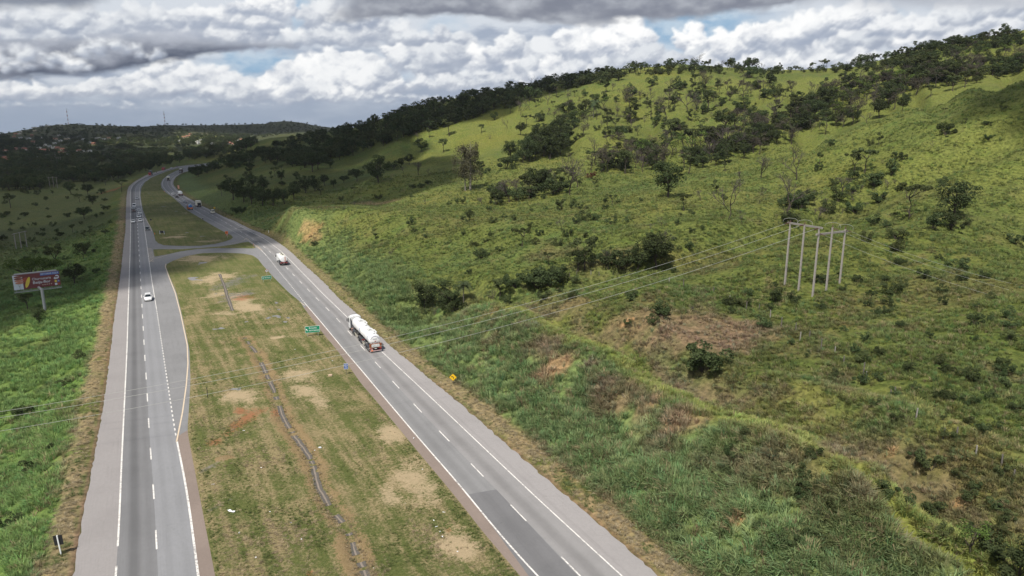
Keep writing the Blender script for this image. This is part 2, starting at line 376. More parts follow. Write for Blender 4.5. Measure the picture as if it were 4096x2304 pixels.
# stay level under and beside the road
near=(R_<1400)
inside=np.zeros(TX.shape,bool); dist=np.full(TX.shape,1e3)
inside[near]=inpoly(TX[near],TY[near],gROAD)
dl=np.full(TX.shape,1e3); dr=np.full(TX.shape,1e3)
dl[near]=dist_line(TX[near],TY[near],gL_OUT[::2]); dr[near]=dist_line(TX[near],TY[near],gR_OUT[::2])
dist=np.where(inside,0.0,np.minimum(dl,dr))
# cut bank beside the right carriageway: two steep faces with a grassy ledge between, a wet gully beyond it
rgt=(TX>-.55*TY)&(dr>2)
win=smooth(6,11,dr)*smooth(40,33,dr)*smooth(190,150,R_)*rgt
ph=(dr-8.5+(fbm(TX/14,TY/14,3,8)-.5)*6)/14.5
TZ=TZ-1.25*np.sin(2*math.pi*ph)*win+(fbm(TX/3.2,TY/3.2,4,9)-.5)*.8*win
GUL=np.array([G(x*K,y*K,z_) for x,y,z_ in ((1985,1130,8),(2080,1165,8.4),(2150,1215,8.2),(2215,1285,7.6),(2290,1350,7.0),(2370,1410,6.6),(2480,1475,6.2))])
gd=np.full(TX.shape,99.0); nr_=near&(R_<130); gd[nr_]=dist_line(TX[nr_],TY[nr_],GUL); gd=gd+(fbm(TX/2.0,TY/2.0,3,10)-.5)*1.6
TZ=TZ-2.3*np.exp(-(gd/1.3)**2)+.6*np.exp(-((gd-2.9)/1.3)**2)
# folds running down the big slope
fold=np.abs(fbm(np.arctan2(TX,TY)*9+.3*np.log(R_),np.log(R_)*1.3,3,15)-.5)*2
TZ=TZ-(1-smooth(0,.32,fold))*6.0*smooth(12,40,TZ)*smooth(240,380,R_)*smooth(640,500,R_)
# eroded cut face by the turning lane
# verge: low dry ridge on the outer side, then bank
wgt=smooth(1.2,11,dist)
TZ=np.where(inside,-.25,TZ*wgt+(1-wgt)*(-.12))
TZ=TZ+np.where(inside,0,.28*np.exp(-((dist-2.2)/1.1)**2))*smooth(700,200,R_)
TZ=np.where(inside & (dl>3)&(dr>3), -.6, TZ)
# ================================================================ sky: a far dome of cloud banks (azimuth / elevation)
def azel(x,y):
    d=ray(x*K,y*K); return math.degrees(math.atan2(d[0],d[1])), math.degrees(math.atan2(d[2],math.hypot(d[0],d[1])))
azf=np.concatenate([np.linspace(-180,-44,28)[:-1],np.arange(-44,44.01,.072),np.linspace(44,180,28)[1:]])
elf=np.concatenate([[-6,-3],np.arange(-1.0,13.2,.068),np.linspace(13.6,38,30)])
SA,SE=np.meshgrid(azf,elf)
SUNV=np.array([-.27,-.62,1.0]); SUNV/=np.linalg.norm(SUNV)
def lin(c): return np.array([((v/255+.055)/1.055)**2.4 if v>10 else v/255/12.92 for v in c])
def lerp(a,b,t): return a+(b-a)*t[...,None]
wx=(fbm(SA*.9,SE*1.3,6,11)-.5); wy=(fbm(SA*.9+40,SE*1.3+9,6,12)-.5)
fine=fbm(SA*2.2,SE*3.0,6,13)-.5; fine2=fbm(SA*2.2+90,SE*3.0+33,6,14)-.5
bill=np.abs(fbm(SA*1.5,SE*2.0,5,14,.55)-.5)*2
def over(sky,col,a): return sky*(1-a[...,None])+col*a[...,None]
C3=lambda c: np.broadcast_to(lin(c),SA.shape+(3,))
g0=fbm(SA*.16,SE*.7,6,21)*.6+fbm(SA*.5+9,SE*1.6,6,22)*.4
sky=lerp(C3((158,169,187)),C3((206,212,220)),smooth(.34,.66,g0+.10*smooth(3,8,SE)))
for (x,y,rx,ry,s) in [(650,160,95,34,.9),(1000,165,60,30,.35),(756,34,16,40,.8),(1745,62,150,52,1.0),(1690,105,60,40,.6),(1120,60,50,18,.35),(2210,26,40,18,.6),(2445,8,60,18,.6),(590,180,60,22,.5)]:
    a,e_=azel(x,y); m=np.exp(-(((SA-a+wx*2.2)/(rx/30))**2+((SE-e_+wy*1.4)/(ry/31))**2)**1.3)
    sky=lerp(sky,lerp(C3((182,200,216)),C3((142,174,202)),smooth(.2,.8,fbm(SA*.9,SE*2.2,5,23))),np.clip(m*s*1.15,0,1))
sky=lerp(sky,C3((151,164,183)),smooth(3.4,.6,SE)*.92*(.75+.5*fbm(SA*.3,SE*1.5,4,24)))
def blur(A,n):
    for ax in (0,1):
        k_=np.hanning(2*n+3)[1:-1]; k_/=k_.sum(); B=np.pad(A,[(n,n) if q==ax else (0,0) for q in (0,1)],mode='edge')
        A=np.apply_along_axis(lambda v:np.convolve(v,k_,'valid'),ax,B) if False else sum(k_[i]*(B[i:i+A.shape[0]] if ax==0 else B[:,i:i+A.shape[1]]) for i in range(2*n+1))
    return A
rc=random.Random(5)
def lump(sky,x,y,w,h,tone=.8,flat=1.15,soft=.32,base=.9,n=None):
    """one cumulus: photo centre x,y and size w,h (2576 scale)"""
    a0,e0=azel(x,y); W_=w/30/2; H_=h/31/2; pad=1.0
    i0,i1=np.searchsorted(azf,[a0-W_*1.35-pad,a0+W_*1.35+pad]); j0,j1=np.searchsorted(elf,[e0-H_*1.3-pad,e0+H_*1.5+pad])
    if i1-i0<4 or j1-j0<4: return sky
    S_=(slice(j0,j1),slice(i0,i1)); A=SA[S_]; E_=SE[S_]; f1=fine[S_]; f2=fine2[S_]; u1=wx[S_]; u2=wy[S_]; bl=bill[S_]
    X=A+u1*.75+f1*.30; Y=E_+u2*.55+f2*.25
    puffs=[]; n=n or max(3,int(w/h*3.2))
    for i in range(n):
        u=(i+.5+rc.uniform(-.35,.35))/n*2-1; arch=math.sqrt(max(.05,1-u*u*.8))
        r=min(W_,H_)*rc.uniform(.5,.95)*(.65+.35*arch); ax=a0+u*(W_-r*.5); ay=e0-H_+r*.55+rc.uniform(0,1)*(2*H_*arch-r*1.3 if 2*H_*arch>r*1.3 else 0)
        puffs.append((ax,ay,r))
        for k in range(7):
            an=rc.uniform(-.4,math.pi+.4); q=rc.uniform(.5,.9); r2=r*rc.uniform(.30,.55); bx,by=ax+math.cos(an)*r*q,ay+math.sin(an)*r*q/flat; puffs.append((bx,by,r2))
            for j in range(3):
                an=rc.uniform(-.3,math.pi+.3); r3=r2*rc.uniform(.4,.62); puffs.append((bx+math.cos(an)*r2*.8,by+math.sin(an)*r2*.75,r3))
    Hm=np.zeros(A.shape); Em=np.full(A.shape,-1.5)
    for (a,e,r) in puffs:
        if r<.05: continue
        d2=((X-a)**2+((Y-e)*flat)**2)/(r*r)
        Hm=np.maximum(Hm,np.sqrt(np.clip(1-d2,0,1))*r); Em=np.maximum(Em,(1-np.sqrt(d2))*min(1,r/.7))
    Em=np.maximum(Em,-1.5); Em=.5*Em+.5*blur(Em,4)+f1*.26+u1*.12
    al=smooth(-.05,soft,Em)
    Hs=(.9*blur(Hm,3)+.9*blur(Hm,9)+.35*Hm)+f1*.16+bl*.10
    gy,gx=np.gradient(Hs); dx=np.gradient(azf)[None,i0:i1]; dy=np.gradient(elf)[j0:j1,None]; gx=gx/dx; gy=gy/dy
    nn=np.sqrt(gx*gx+gy*gy+1); lam=(-gx*-.36+-gy*.74+.56)/nn
    t=np.clip((lam+.75)/1.8,0,1); hg=smooth(0,base,(E_-(e0-H_))/(2*H_)+f1*.5+u2*.8)
    t=t*(.50+.50*hg)+(u1+u2)*.34+f2*.10+.07
    lit=lin(tuple(a_+(b_-a_)*tone for a_,b_ in zip((200,206,214),(250,250,249)))); drk=lin(tuple(a_+(b_-a_)*tone for a_,b_ in zip((150,159,176),(158,168,186))))
    col=lerp(np.broadcast_to(drk,A.shape+(3,)),np.broadcast_to(lit,A.shape+(3,)),np.clip(smooth(.05,1.0,t)*.6+t*.4,0,1))
    al=al*smooth(-.45,.35,E_-(e0-H_)+f1*.4+u2*.5)
    sky[S_]=sky[S_]*(1-al[...,None])+col*al[...,None]
    return sky
LUMPS=[(30,263,60,16,.45),(170,266,170,14,.3),(270,263,130,16,.5),(318,260,42,20,.6),(480,256,150,20,.45),(620,262,120,16,.3),(1060,250,240,26,.35),
 (60,232,150,36,.6),(-60,215,160,60,.5),(110,222,150,46,.85),(230,222,130,44,.6),(310,208,170,66,.7),(250,228,90,30,.75),(420,196,200,88,.8),(360,220,120,48,.85),(520,205,180,76,.75),(470,225,130,44,.6),(600,220,150,60,.7),(560,230,100,36,.8),(655,225,120,56,.6),
 (800,165,190,120,.95),(740,185,120,90,.9),(880,185,190,110,.8),(760,225,140,60,.6),(690,222,86,66,1.0),(840,220,120,60,.7),(930,200,130,90,.8),(870,232,100,48,.95),(985,196,50,64,1.0),(950,236,120,34,.7),(800,245,130,26,.5),
 (1040,130,130,90,.9),(1000,160,120,80,.7),(1100,170,150,110,.45),(1160,125,150,100,.5),(1090,205,130,50,.7),(1240,150,120,90,.95),(1290,120,140,90,.75),(1190,200,170,50,.55),(1330,175,130,90,.85),(1260,205,150,40,.6),
 (1400,140,190,130,.6),(1390,170,70,70,1.0),(1480,120,190,120,.85),(1450,185,190,60,.6),(1560,100,150,100,1.0),(1500,160,150,70,.55),(1610,115,120,100,.95),(1560,160,120,50,.5),(1640,140,190,70,.35),(1735,100,86,84,1.0),(1760,135,60,60,1.0),(1725,140,130,46,.3),
 (1830,140,110,70,.9),(1880,105,150,110,.95),(1860,160,160,50,.7),(1960,75,150,80,.9),(1990,115,140,100,.5),(2060,75,200,100,.9),(1960,155,190,50,.8),(2120,120,160,80,.75),(2090,150,190,46,.7),(2150,50,200,80,.85),(2230,95,200,56,.3),(2330,95,110,86,1.0),(2270,60,170,70,.7),(2420,60,190,100,.7),(2500,80,190,90,.6),(2570,50,170,90,.7),(2300,140,190,50,.6),(2480,30,190,60,.5),
 (330,95,240,80,.55),(200,110,200,80,.5),(90,100,200,90,.45),(0,80,200,90,.4),(430,70,240,90,.6),(300,45,260,70,.55),(120,50,240,70,.5),(540,80,240,90,.7),(480,40,260,70,.6),(640,85,200,70,.7),(600,40,200,70,.8),(700,32,130,70,1.0),(725,85,90,50,.8),(660,15,160,50,.9),(840,35,160,80,.6),(840,90,220,60,.5),(960,80,200,70,.6),(1080,85,180,50,.5),(900,50,150,60,.65)]
for (lx_,ly_,lw_,lh_,lt_) in LUMPS:
    g_=1.06 if lt_>=.75 and lh_>50 else 1.0; sky=lump(sky,lx_,ly_-lh_*(g_-1)*.4,lw_*(1+(g_-1)*.6),lh_*g_,lt_,soft=.38)
# near stratocumulus decks
def deck(sky, lo, hi, lit, dark, seed, xr=None, f=.75, soft=.5):
    """lo/hi: lists of photo (x,y) along the lower and the upper border"""
    P=np.array([azel(*p) for p in lo]); Q=np.array([azel(*p) for p in hi])
    b=np.interp(SA,P[:,0],P[:,1]); t=np.interp(SA,Q[:,0],Q[:,1])
    n1=fbm(SA*.20+seed,SE*.62+seed*2,6,seed)-.5; n2=fbm(SA*.75+seed,SE*1.3,6,seed+1)-.5
    al=smooth(0,soft,(SE-b)+n1*1.2+n2*.6)*smooth(0,soft*2.0,(t-SE)+n1*1.8+n2*1.0)
    u=np.clip((SE-b)/np.maximum(t-b,.2),0,1)
    g=smooth(.10,.95,u*f+n1*1.0+n2*.55+.20)
    g=np.clip(g-.0,0,1)
    col=lerp(np.broadcast_to(dark,sky.shape),np.broadcast_to(lit,sky.shape),g)
    if xr is not None:
        a0,a1=azel(xr[0],100)[0],azel(xr[1],100)[0]
        al=al*smooth(a0-1.5,a0+1.5,SA+n1*4)*smooth(a1+1.5,a1-1.5,SA+n1*4)
    return over(sky,col,al)
for q in [(150,150,200,70,.6),(60,140,140,70,.5),(170,143,90,54,.95),(290,135,160,60,.6),(90,160,120,50,.6)]: pass
sky=deck(sky,[(-300,206),(0,203),(220,200),(420,168),(640,128),(800,112)],[(-300,70),(0,80),(400,70),(640,95),(800,105)],lin((182,187,198)),lin((82,90,108)),31,xr=(-900,770),soft=.5,f=.52)
for q in [(170,146,96,52,.85),(60,132,120,50,.5),(300,118,170,50,.55),(30,160,80,40,.6)]: sky=lump(sky,*q,soft=.6)
sky=deck(sky,[(380,130),(640,118),(900,112),(1100,98)],[(300,85),(640,85),(900,86),(1100,80)],lin((200,206,214)),lin((146,154,170)),33,xr=(460,1050),soft=.7)
sky=deck(sky,[(-300,24),(0,20),(180,22),(300,3)],[(-300,-200),(300,-200)],lin((150,156,168)),lin((112,120,136)),34,xr=(-900,330),soft=.8)
sky=deck(sky,[(-200,85),(60,80),(120,60)],[(-200,30),(120,30)],lin((176,182,192)),lin((122,130,148)),37,xr=(-900,90),soft=.8)
sky=deck(sky,[(760,60),(960,52),(1200,56),(1440,64),(1640,60),(1850,40),(2080,6)],[(760,-260),(2100,-260)],lin((190,194,201)),lin((124,129,142)),35,xr=(880,2040),soft=.6,f=.6)
sky=deck(sky,[(2000,12),(2300,38),(2700,40)],[(2000,-260),(2700,-260)],lin((216,218,222)),lin((160,166,178)),36,xr=(2050,3200),soft=1.2)
# overcast everywhere outside the photographed strip
up=smooth(11.2,14,SE); side=np.maximum(smooth(41,46,np.abs(SA)),0)
oth=lerp(np.broadcast_to(lin((140,150,168)),sky.shape),np.broadcast_to(lin((225,228,232)),sky.shape),smooth(.3,.7,fbm(SA*.06,SE*.12,6,41)))
sky=over(sky,oth,np.maximum(up,side))
sky=np.clip(sky,0,1.2)
RS=16000.0
ar,er=np.radians(SA),np.radians(SE)
V=np.stack([RS*np.cos(er)*np.sin(ar),RS*np.cos(er)*np.cos(ar),CAMH+RS*np.sin(er)],-1).reshape(-1,3)
nj,ni=SA.shape
idx=np.arange(nj*ni).reshape(nj,ni)
F=np.stack([idx[:-1,:-1],idx[1:,:-1],idx[1:,1:],idx[:-1,1:]],-1).reshape(-1,4)
m_sky=bpy.data.materials.new('sky_light'); m_sky.use_nodes=True; nt=m_sky.node_tree; nt.nodes.clear(); k=N(nt)
out=k.n('ShaderNodeOutputMaterial'); em=k.n('ShaderNodeEmission'); a=k.attr('sky_colour')
k.lk(a.outputs['Color'],em.inputs['Color']); em.inputs['Strength'].default_value=1.0; k.lk(em.outputs[0],out.inputs[0])
try: m_sky.cycles.emission_sampling='NONE'
except Exception: pass
me=fast_mesh('sky',V,F,[m_sky],smooth=True)
attr(me,'sky_colour',np.concatenate([sky.reshape(-1,3),np.ones((nj*ni,1))],1),'FLOAT_COLOR')
o=link(bpy.data.objects.new('sky',me)); tag(o,kind='structure')
# ---------------------------------------------------------------- world, sun, camera
w=bpy.data.worlds.new('World'); scn.world=w; w.use_nodes=True; nt=w.node_tree
bg=nt.nodes['Background']; st=nt.nodes.new('ShaderNodeTexSky'); st.sky_type='NISHITA'; st.sun_disc=False
st.sun_elevation=math.asin(SUNV[2]); st.sun_rotation=math.atan2(SUNV[0],SUNV[1]); st.altitude=1000
nt.links.new(st.outputs[0],bg.inputs[0]); bg.inputs[1].default_value=.09
sl=bpy.data.lights.new('sun','SUN'); sl.energy=4.7; sl.angle=math.radians(.53); sl.color=(1,.955,.88)
so=link(bpy.data.objects.new('sun',sl)); so.rotation_euler=Vector(SUNV).to_track_quat('Z','Y').to_euler()
cam=bpy.data.cameras.new('camera'); co=link(bpy.data.objects.new('camera',cam)); co.location=(0,0,CAMH)
cam.sensor_width=36; cam.lens=36*FPX/4096; cam.clip_start=.5; cam.clip_end=60000
co.rotation_euler=(math.pi/2-PITCH,0,0); scn.camera=co
vs=scn.view_settings; scn.display_settings.display_device='sRGB'; vs.view_transform='Standard'; vs.look='None'; vs.exposure=.16; vs.gamma=1; vs.use_curve_mapping=False
scn.cycles.max_bounces=5; scn.cycles.diffuse_bounces=2; scn.cycles.glossy_bounces=2; scn.cycles.transparent_max_bounces=12; scn.cycles.volume_bounces=0
scn.cycles.use_adaptive_sampling=True
# ================================================================ ground sheet
def blob(x,y,rx,ry,z=None,seed=0,rot=0.0):
    """soft-edged patch given by its photo position (px 2576) and size in metres"""
    c=hitk(x,y) if z is None else np.array([*G(x*K,y*K,z),z])
    return (c[0],c[1],rx,ry,rot)
def patch(X,Y,b,edge=.35,seed=3):
    cx,cy,rx,ry,rot=b; ca,sa=math.cos(rot),math.sin(rot)
    dx=(X-cx)*ca+(Y-cy)*sa; dy=-(X-cx)*sa+(Y-cy)*ca
    d=np.sqrt((dx/rx)**2+(dy/ry)**2)+(fbm(X/1.7,Y/1.7,4,seed)-.5)*.9
    return smooth(1+edge,1-edge,d)
olive=np.array([.098,.126,.034]); yell=np.array([.165,.172,.052]); lush=np.array([.080,.132,.040]); brown=np.array([.155,.115,.070])
tan=np.array([.30,.215,.115]); soil=np.array([.40,.235,.125]); wood=np.array([.030,.036,.014]); red=np.array([.33,.13,.06])
n1=fbm(TX/9,TY/9,5,51); n2=fbm(TX/38,TY/38,4,52); n3=fbm(TX/2.6,TY/2.6,4,53); n4=fbm(TX/90,TY/90,3,54)
def mixc(c,d,t): return c+(np.asarray(d)-c)*np.clip(t,0,1)[...,None]
col=np.broadcast_to(olive,TX.shape+(3,)).copy()
col=mixc(col,yell,smooth(.42,.66,n2*.6+n1*.4)*.75)
col=mixc(col,lush,smooth(.52,.68,n1*.7+n4*.3)*.8)
col=mixc(col,brown,smooth(.58,.74,n3*.6+n1*.4)*.55)
right=(TX>-.55*TY)
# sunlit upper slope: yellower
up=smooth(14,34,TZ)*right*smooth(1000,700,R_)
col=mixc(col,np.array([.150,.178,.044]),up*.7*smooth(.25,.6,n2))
# left valley pasture
lv=smooth(-1.2,-3.0,TZ)*(~right)
col=mixc(col,np.array([.098,.118,.048]),lv*.75)
nl=(~right)*smooth(1.5,4,dl)*smooth(60,25,dl)*smooth(560,150,R_)
col=mixc(col,np.array([.128,.205,.056]),nl*.92*smooth(.3,.5,n1+.12))
rus=right*smooth(.50,.64,fbm(TX/21+5,TY/21,4,56)*.65+n1*.35)*smooth(300,200,R_); col=mixc(col,np.array([.125,.108,.046]),rus*.6)
# right verge: lush foot of the bank, dry upper bank
rb=right*smooth(2.8,4.5,dr)*smooth(24,11,dr+(n1-.5)*16)
col=mixc(col,np.array([.132,.190,.072]),rb*.92)
db=right*smooth(11,16,dr+(n1-.5)*9)*smooth(34,25,dr+(n1-.5)*9)*smooth(190,120,R_)*smooth(66,86,R_)
col=mixc(col,np.array([.190,.145,.100]),db*.85*smooth(.38,.56,n3*.5+n1*.5))
for b,cc,s in [(blob(1775,840,11,8),np.array([.200,.145,.095]),1),(blob(1600,800,7,4),brown*1.2,.8),(blob(1395,925,3.6,2.0),(.30,.20,.12),.9),(blob(1740,1050,3.2,2.4),(.26,.18,.11),.7),(blob(1580,810,1.6,.7),soil,.9),(blob(1640,1010,2.2,1.2),(.26,.18,.11),.8),(blob(1560,1000,5,3),brown*1.15,.7),
    (blob(1230,790,3,1),soil*.8,.6),(blob(1450,760,4,2),brown,.7),(blob(1520,650,9,3),brown*1.3,.55),(blob(1395,640,8,4),brown*1.2,.5),(blob(2420,1260,.8,.4),soil,.7),(blob(1860,1310,.9,.5),soil*.9,.8),(blob(2240,1140,.7,.4),soil,.4)]:
    col=mixc(col,np.asarray(cc),patch(TX,TY,b)*s)
for b,cc,s in [(blob(785,580,4.6,4.6,rot=.5),(.40,.255,.14),1),(blob(768,565,3.0,2.4),(.42,.29,.16),.95),(blob(795,598,2.6,3.2),(.32,.21,.12),.85),(blob(690,547,7,2),(.33,.23,.13),.8),(blob(948,513,13,3.2),(.34,.25,.15),1),(blob(840,522,34,5),(.075,.06,.035),.85),(blob(790,523,16,5),(.075,.06,.035),.8),
    (blob(285,478,10,7),(.25,.10,.05),.8),(blob(500,335,55,30),(.24,.13,.08),.7),(blob(465,338,40,26),(.24,.14,.08),.6)]:
    col=mixc(col,np.asarray(cc),patch(TX,TY,b,seed=8)*s)
# far hills and the wooded ground
far=smooth(1000,1500,R_); col=mixc(col,np.array([.048,.060,.030]),far*.9)
col=mixc(col,np.array([.075,.085,.026]),far*smooth(.52,.62,fbm(TX/110,TY/110,4,61))*.6)
for b,s in [(blob(490,343,95,60),.95),(blob(560,352,70,60),.6)]: col=mixc(col,np.array([.115,.145,.030]),patch(TX,TY,b,seed=9)*s)
# dry mown strips along both outer edges
strip=smooth(.25,.9,dist+(n3-.5)*1.6)*smooth(4.6,2.6,dist+(n3-.5)*3.0+(n1-.5)*3.4)*smooth(.30,.42,n1*.6+n3*.4+.04)*(dist>0)*smooth(700,420,R_)
col=mixc(col,np.array([.255,.205,.125]),strip*.92)
edge=(dist>0)*smooth(.9,.2,dist); col=mixc(col,np.array([.20,.135,.10]),edge*.8)
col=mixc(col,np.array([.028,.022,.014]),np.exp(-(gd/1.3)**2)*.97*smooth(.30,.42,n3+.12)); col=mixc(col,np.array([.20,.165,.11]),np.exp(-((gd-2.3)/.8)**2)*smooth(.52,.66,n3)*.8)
lg=smooth(17.5,20.5,dr+(n1-.5)*7)*smooth(26.5,23,dr+(n1-.5)*7)*right*smooth(170,130,R_); col=mixc(col,np.array([.185,.215,.052]),lg*.92)
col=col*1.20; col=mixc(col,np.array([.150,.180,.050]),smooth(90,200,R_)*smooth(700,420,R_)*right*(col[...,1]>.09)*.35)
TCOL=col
idx=np.arange(NA*NR).reshape(NR,NA)
F=np.stack([idx[:-1,:-1],idx[:-1,1:],idx[1:,1:],idx[1:,:-1]],-1).reshape(-1,4)
m_gr,nt,b=new_mat('grassland'); k=N(nt); P=k.pos(); a=k.attr('ground_colour')
f1=k.noise(P,1.1,6,.68); f2=k.noise(P,4.5,4,.7); f3=k.noise(P,.16,5,.6); f4=k.noise(P,.02,4,.6)
c=k.mix(k.step(f1,.35,.68),k.mix(1,a.outputs['Color'],(.60,.62,.55),'MULTIPLY'),k.mix(1,a.outputs['Color'],(1.38,1.34,1.22),'MULTIPLY'))
c=k.mix(k.math('MULTIPLY',k.step(f2,.55,.72),.45),c,(.20,.165,.075))
c=k.mix(k.math('MULTIPLY',k.step(f3,.50,.66),.40),c,k.mix(1,c,(.60,.86,.70),'MULTIPLY'))
c=k.mix(k.math('MULTIPLY',k.step(f4,.5,.64),.35),c,k.mix(1,c,(1.25,1.05,.9),'MULTIPLY'))
c=k.mix(1,c,(.84,.80,.80),'MULTIPLY')
k.lk(c,b.inputs['Base Color']); b.inputs['Roughness'].default_value=.95; b.inputs['Specular IOR Level'].default_value=.1
k.bump(k.math('ADD',f1,k.math('MULTIPLY',f2,.5)),.6,.35,b)
me=fast_mesh('terrain',np.stack([TX,TY,TZ],-1).reshape(-1,3),F,[m_gr],smooth=True)
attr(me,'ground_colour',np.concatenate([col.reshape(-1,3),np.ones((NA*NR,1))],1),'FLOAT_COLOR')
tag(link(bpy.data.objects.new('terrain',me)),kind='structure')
# ================================================================ pavement
def ribbon(A,B,z,n=1):
    m=len(A); A3=np.c_[A,np.full(m,z)]; B3=np.c_[B,np.full(m,z)]
    V=[];
    for i in range(n+1): V.append(A3+(B3-A3)*i/n)
    V=np.concatenate(V); idx=np.arange((n+1)*m).reshape(n+1,m)
    F=np.stack([idx[:-1,:-1],idx[1:,:-1],idx[1:,1:],idx[:-1,1:]],-1).reshape(-1,4)
    d=np.r_[0,np.cumsum(np.linalg.norm(np.diff(A,axis=0),axis=1))]
    u=np.repeat(np.arange(n+1)/n,m); v=np.tile(d,n+1)
    return V,F,u,v
def sheet(name,A,B,z,mat,n=1):
    V,F,u,v=ribbon(A,B,z,n)
    # faces up
    p=V[F[:,:3]]; s=np.cross(p[:,1]-p[:,0],p[:,2]-p[:,0])[:,2].sum()
    if s<0: F=F[:,::-1]
    me=fast_mesh(name,V,F,[mat]); attr(me,'across',u); attr(me,'along',v)
    return tag(link(bpy.data.objects.new(name,me)),kind='structure')
def asphalt(name,base,track=None,stain=.25,lane=None):
    m,nt,b=new_mat(name); k=N(nt); P=k.pos()
    u=k.attr('across').outputs['Fac']; v=k.attr('along').outputs['Fac']
    f=k.noise(P,2.2,6,.7); g=k.noise(P,24.0,3,.7); h=k.noise(P,.13,4,.6)
    c=k.mix(f,[x*.84 for x in base],[x*1.15 for x in base])
    c=k.mix(k.math('MULTIPLY',k.step(h,.42,.68),stain),c,[x*.70 for x in base])
    c=k.mix(k.math('MULTIPLY',k.step(g,.56,.75),.25),c,[min(1,x*1.6) for x in base])
    cv=k.n('ShaderNodeCombineXYZ'); k.lk(k.math('MULTIPLY',u,60.0),cv.inputs[0]); k.lk(k.math('MULTIPLY',v,.12),cv.inputs[1])
    s=k.noise(cv.outputs[0],1.0,4,.65)
    c=k.mix(k.math('MULTIPLY',k.step(s,.48,.70),.30),c,[x*.66 for x in base])
    if track:
        for (mid,wd,amt) in track:
            t=k.step(k.math('ABSOLUTE',k.math('SUBTRACT',u,mid)),wd,wd*.15)
            t=k.math('MULTIPLY',t,k.math('ADD',.6,k.math('MULTIPLY',h,.6)))
            c=k.mix(k.math('MULTIPLY',t,amt),c,[x*.45 for x in base])
    cr=k.n('ShaderNodeTexVoronoi'); cr.feature='DISTANCE_TO_EDGE'; cr.inputs['Scale'].default_value=.22; k.lk(P,cr.inputs['Vector'])
    c=k.mix(k.math('MULTIPLY',k.math('MULTIPLY',k.step(cr.outputs['Distance'],.012,.002),k.step(f,.5,.6)),.35),c,[x*.45 for x in base])
    k.lk(c,b.inputs['Base Color']); b.inputs['Roughness'].default_value=.9; b.inputs['Specular IOR Level'].default_value=.25
    k.bump(g,.25,.01,b); return m
m_base=asphalt('asphalt_grey',(.225,.222,.222),None,.3)
m_shL=asphalt('asphalt_pinkish',(.285,.265,.256),None,.25)
m_shR=asphalt('asphalt_pale',(.315,.295,.286),[(.25,.1,.15)],.2)
m_lA=asphalt('asphalt_worn_dark',(.188,.186,.188),[(.42,.24,.62),(.82,.14,.15)],.3)
m_lB=asphalt('asphalt_worn_light',(.250,.250,.256),[(.30,.16,.16),(.75,.16,.12)],.2)
m_rA=asphalt('asphalt_mid',(.238,.234,.232),[(.35,.26,.28),(.78,.12,.15)],.35)
m_rB=asphalt('asphalt_mid_pale',(.275,.264,.258),[(.40,.30,.42)],.3)
m_dirt=asphalt('asphalt_dirty',(.245,.195,.165),None,.35)
m_patch=asphalt('asphalt_patch',(.172,.169,.171),[(.5,.3,.2)],.25)
jl=lambda A,amp,seed: A+np.stack([(fbm(np.arange(len(A))*.9,np.arange(len(A))*0+seed,3,seed)-.5)*amp,(fbm(np.arange(len(A))*.9+50,np.arange(len(A))*0+seed,3,seed+1)-.5)*amp],1)
def dense(A,n): 
    d=np.r_[0,np.cumsum(np.linalg.norm(np.diff(A,axis=0),axis=1))]; t=np.linspace(0,d[-1],n); return np.stack([np.interp(t,d,A[:,q]) for q in range(2)],1)
eL=jl(dense(gL_OUT,1200),.35,71); eR=jl(dense(gR_OUT,1200),.6,73)
sheet('road',eL,eR,0.0,m_base)
sheet('road_shoulder',eL,dense(gL_WL,1200),.004,m_shL)
sheet('road_shoulder',dense(gR_WR,1200),eR,.004,m_shR)
sheet('road_lane',gL_WL,gL_CD,.008,m_lA); sheet('road_lane',gL_CD,gL_WR,.0085,m_lB)
sheet('road_lane',gR_WL,gR_CD,.008,m_rA); sheet('road_lane',gR_CD,gR_WR,.0085,m_rB)
def part(A,p0,p1,n=80):
    """stretch of a polyline between the points nearest to two photo pixels"""
    i=np.argmin(((A-np.array(G(*p0)))**2).sum(1)); j=np.argmin(((A-np.array(G(*p1)))**2).sum(1))
    i,j=min(i,j),max(i,j); return dense(A[i:max(j+1,i+2)],n)
gRI=spline(extend(poly(R_IN),45),120); gLI=spline(extend(poly(L_IN),45),120)
nr=[(2074,2298),(1216,1233)]; sheet('road_shoulder',part(gRI,(2200,2500),(1216,1233)),part(gR_WL,(2300,2500),(1225,1220)),.0045,m_dirt)
sheet('road_shoulder',part(gL_WR,(830,2500),(706,1768)),part(gLI,(900,2500),(749,1724)),.0045,m_dirt)
# repaired patches
def quadpatch(px,mat,z):
    P=poly(px); return sheet('asphalt_patch',dense(P[[0,3]],8),dense(P[[1,2]],8),z,mat)
for q in [[(1875,1977),(1985,1958),(2420,2420),(2200,2420)],[(956,911),(969,909),(981,915),(946,917)],[(985,931),(1014,928),(1035,946),(1004,948)],[(1006,965),(1038,962),(1050,969),(1020,975)],[(1046,955),(1058,953),(1068,957),(1052,958)]]:
    quadpatch(q,m_patch,.0125)
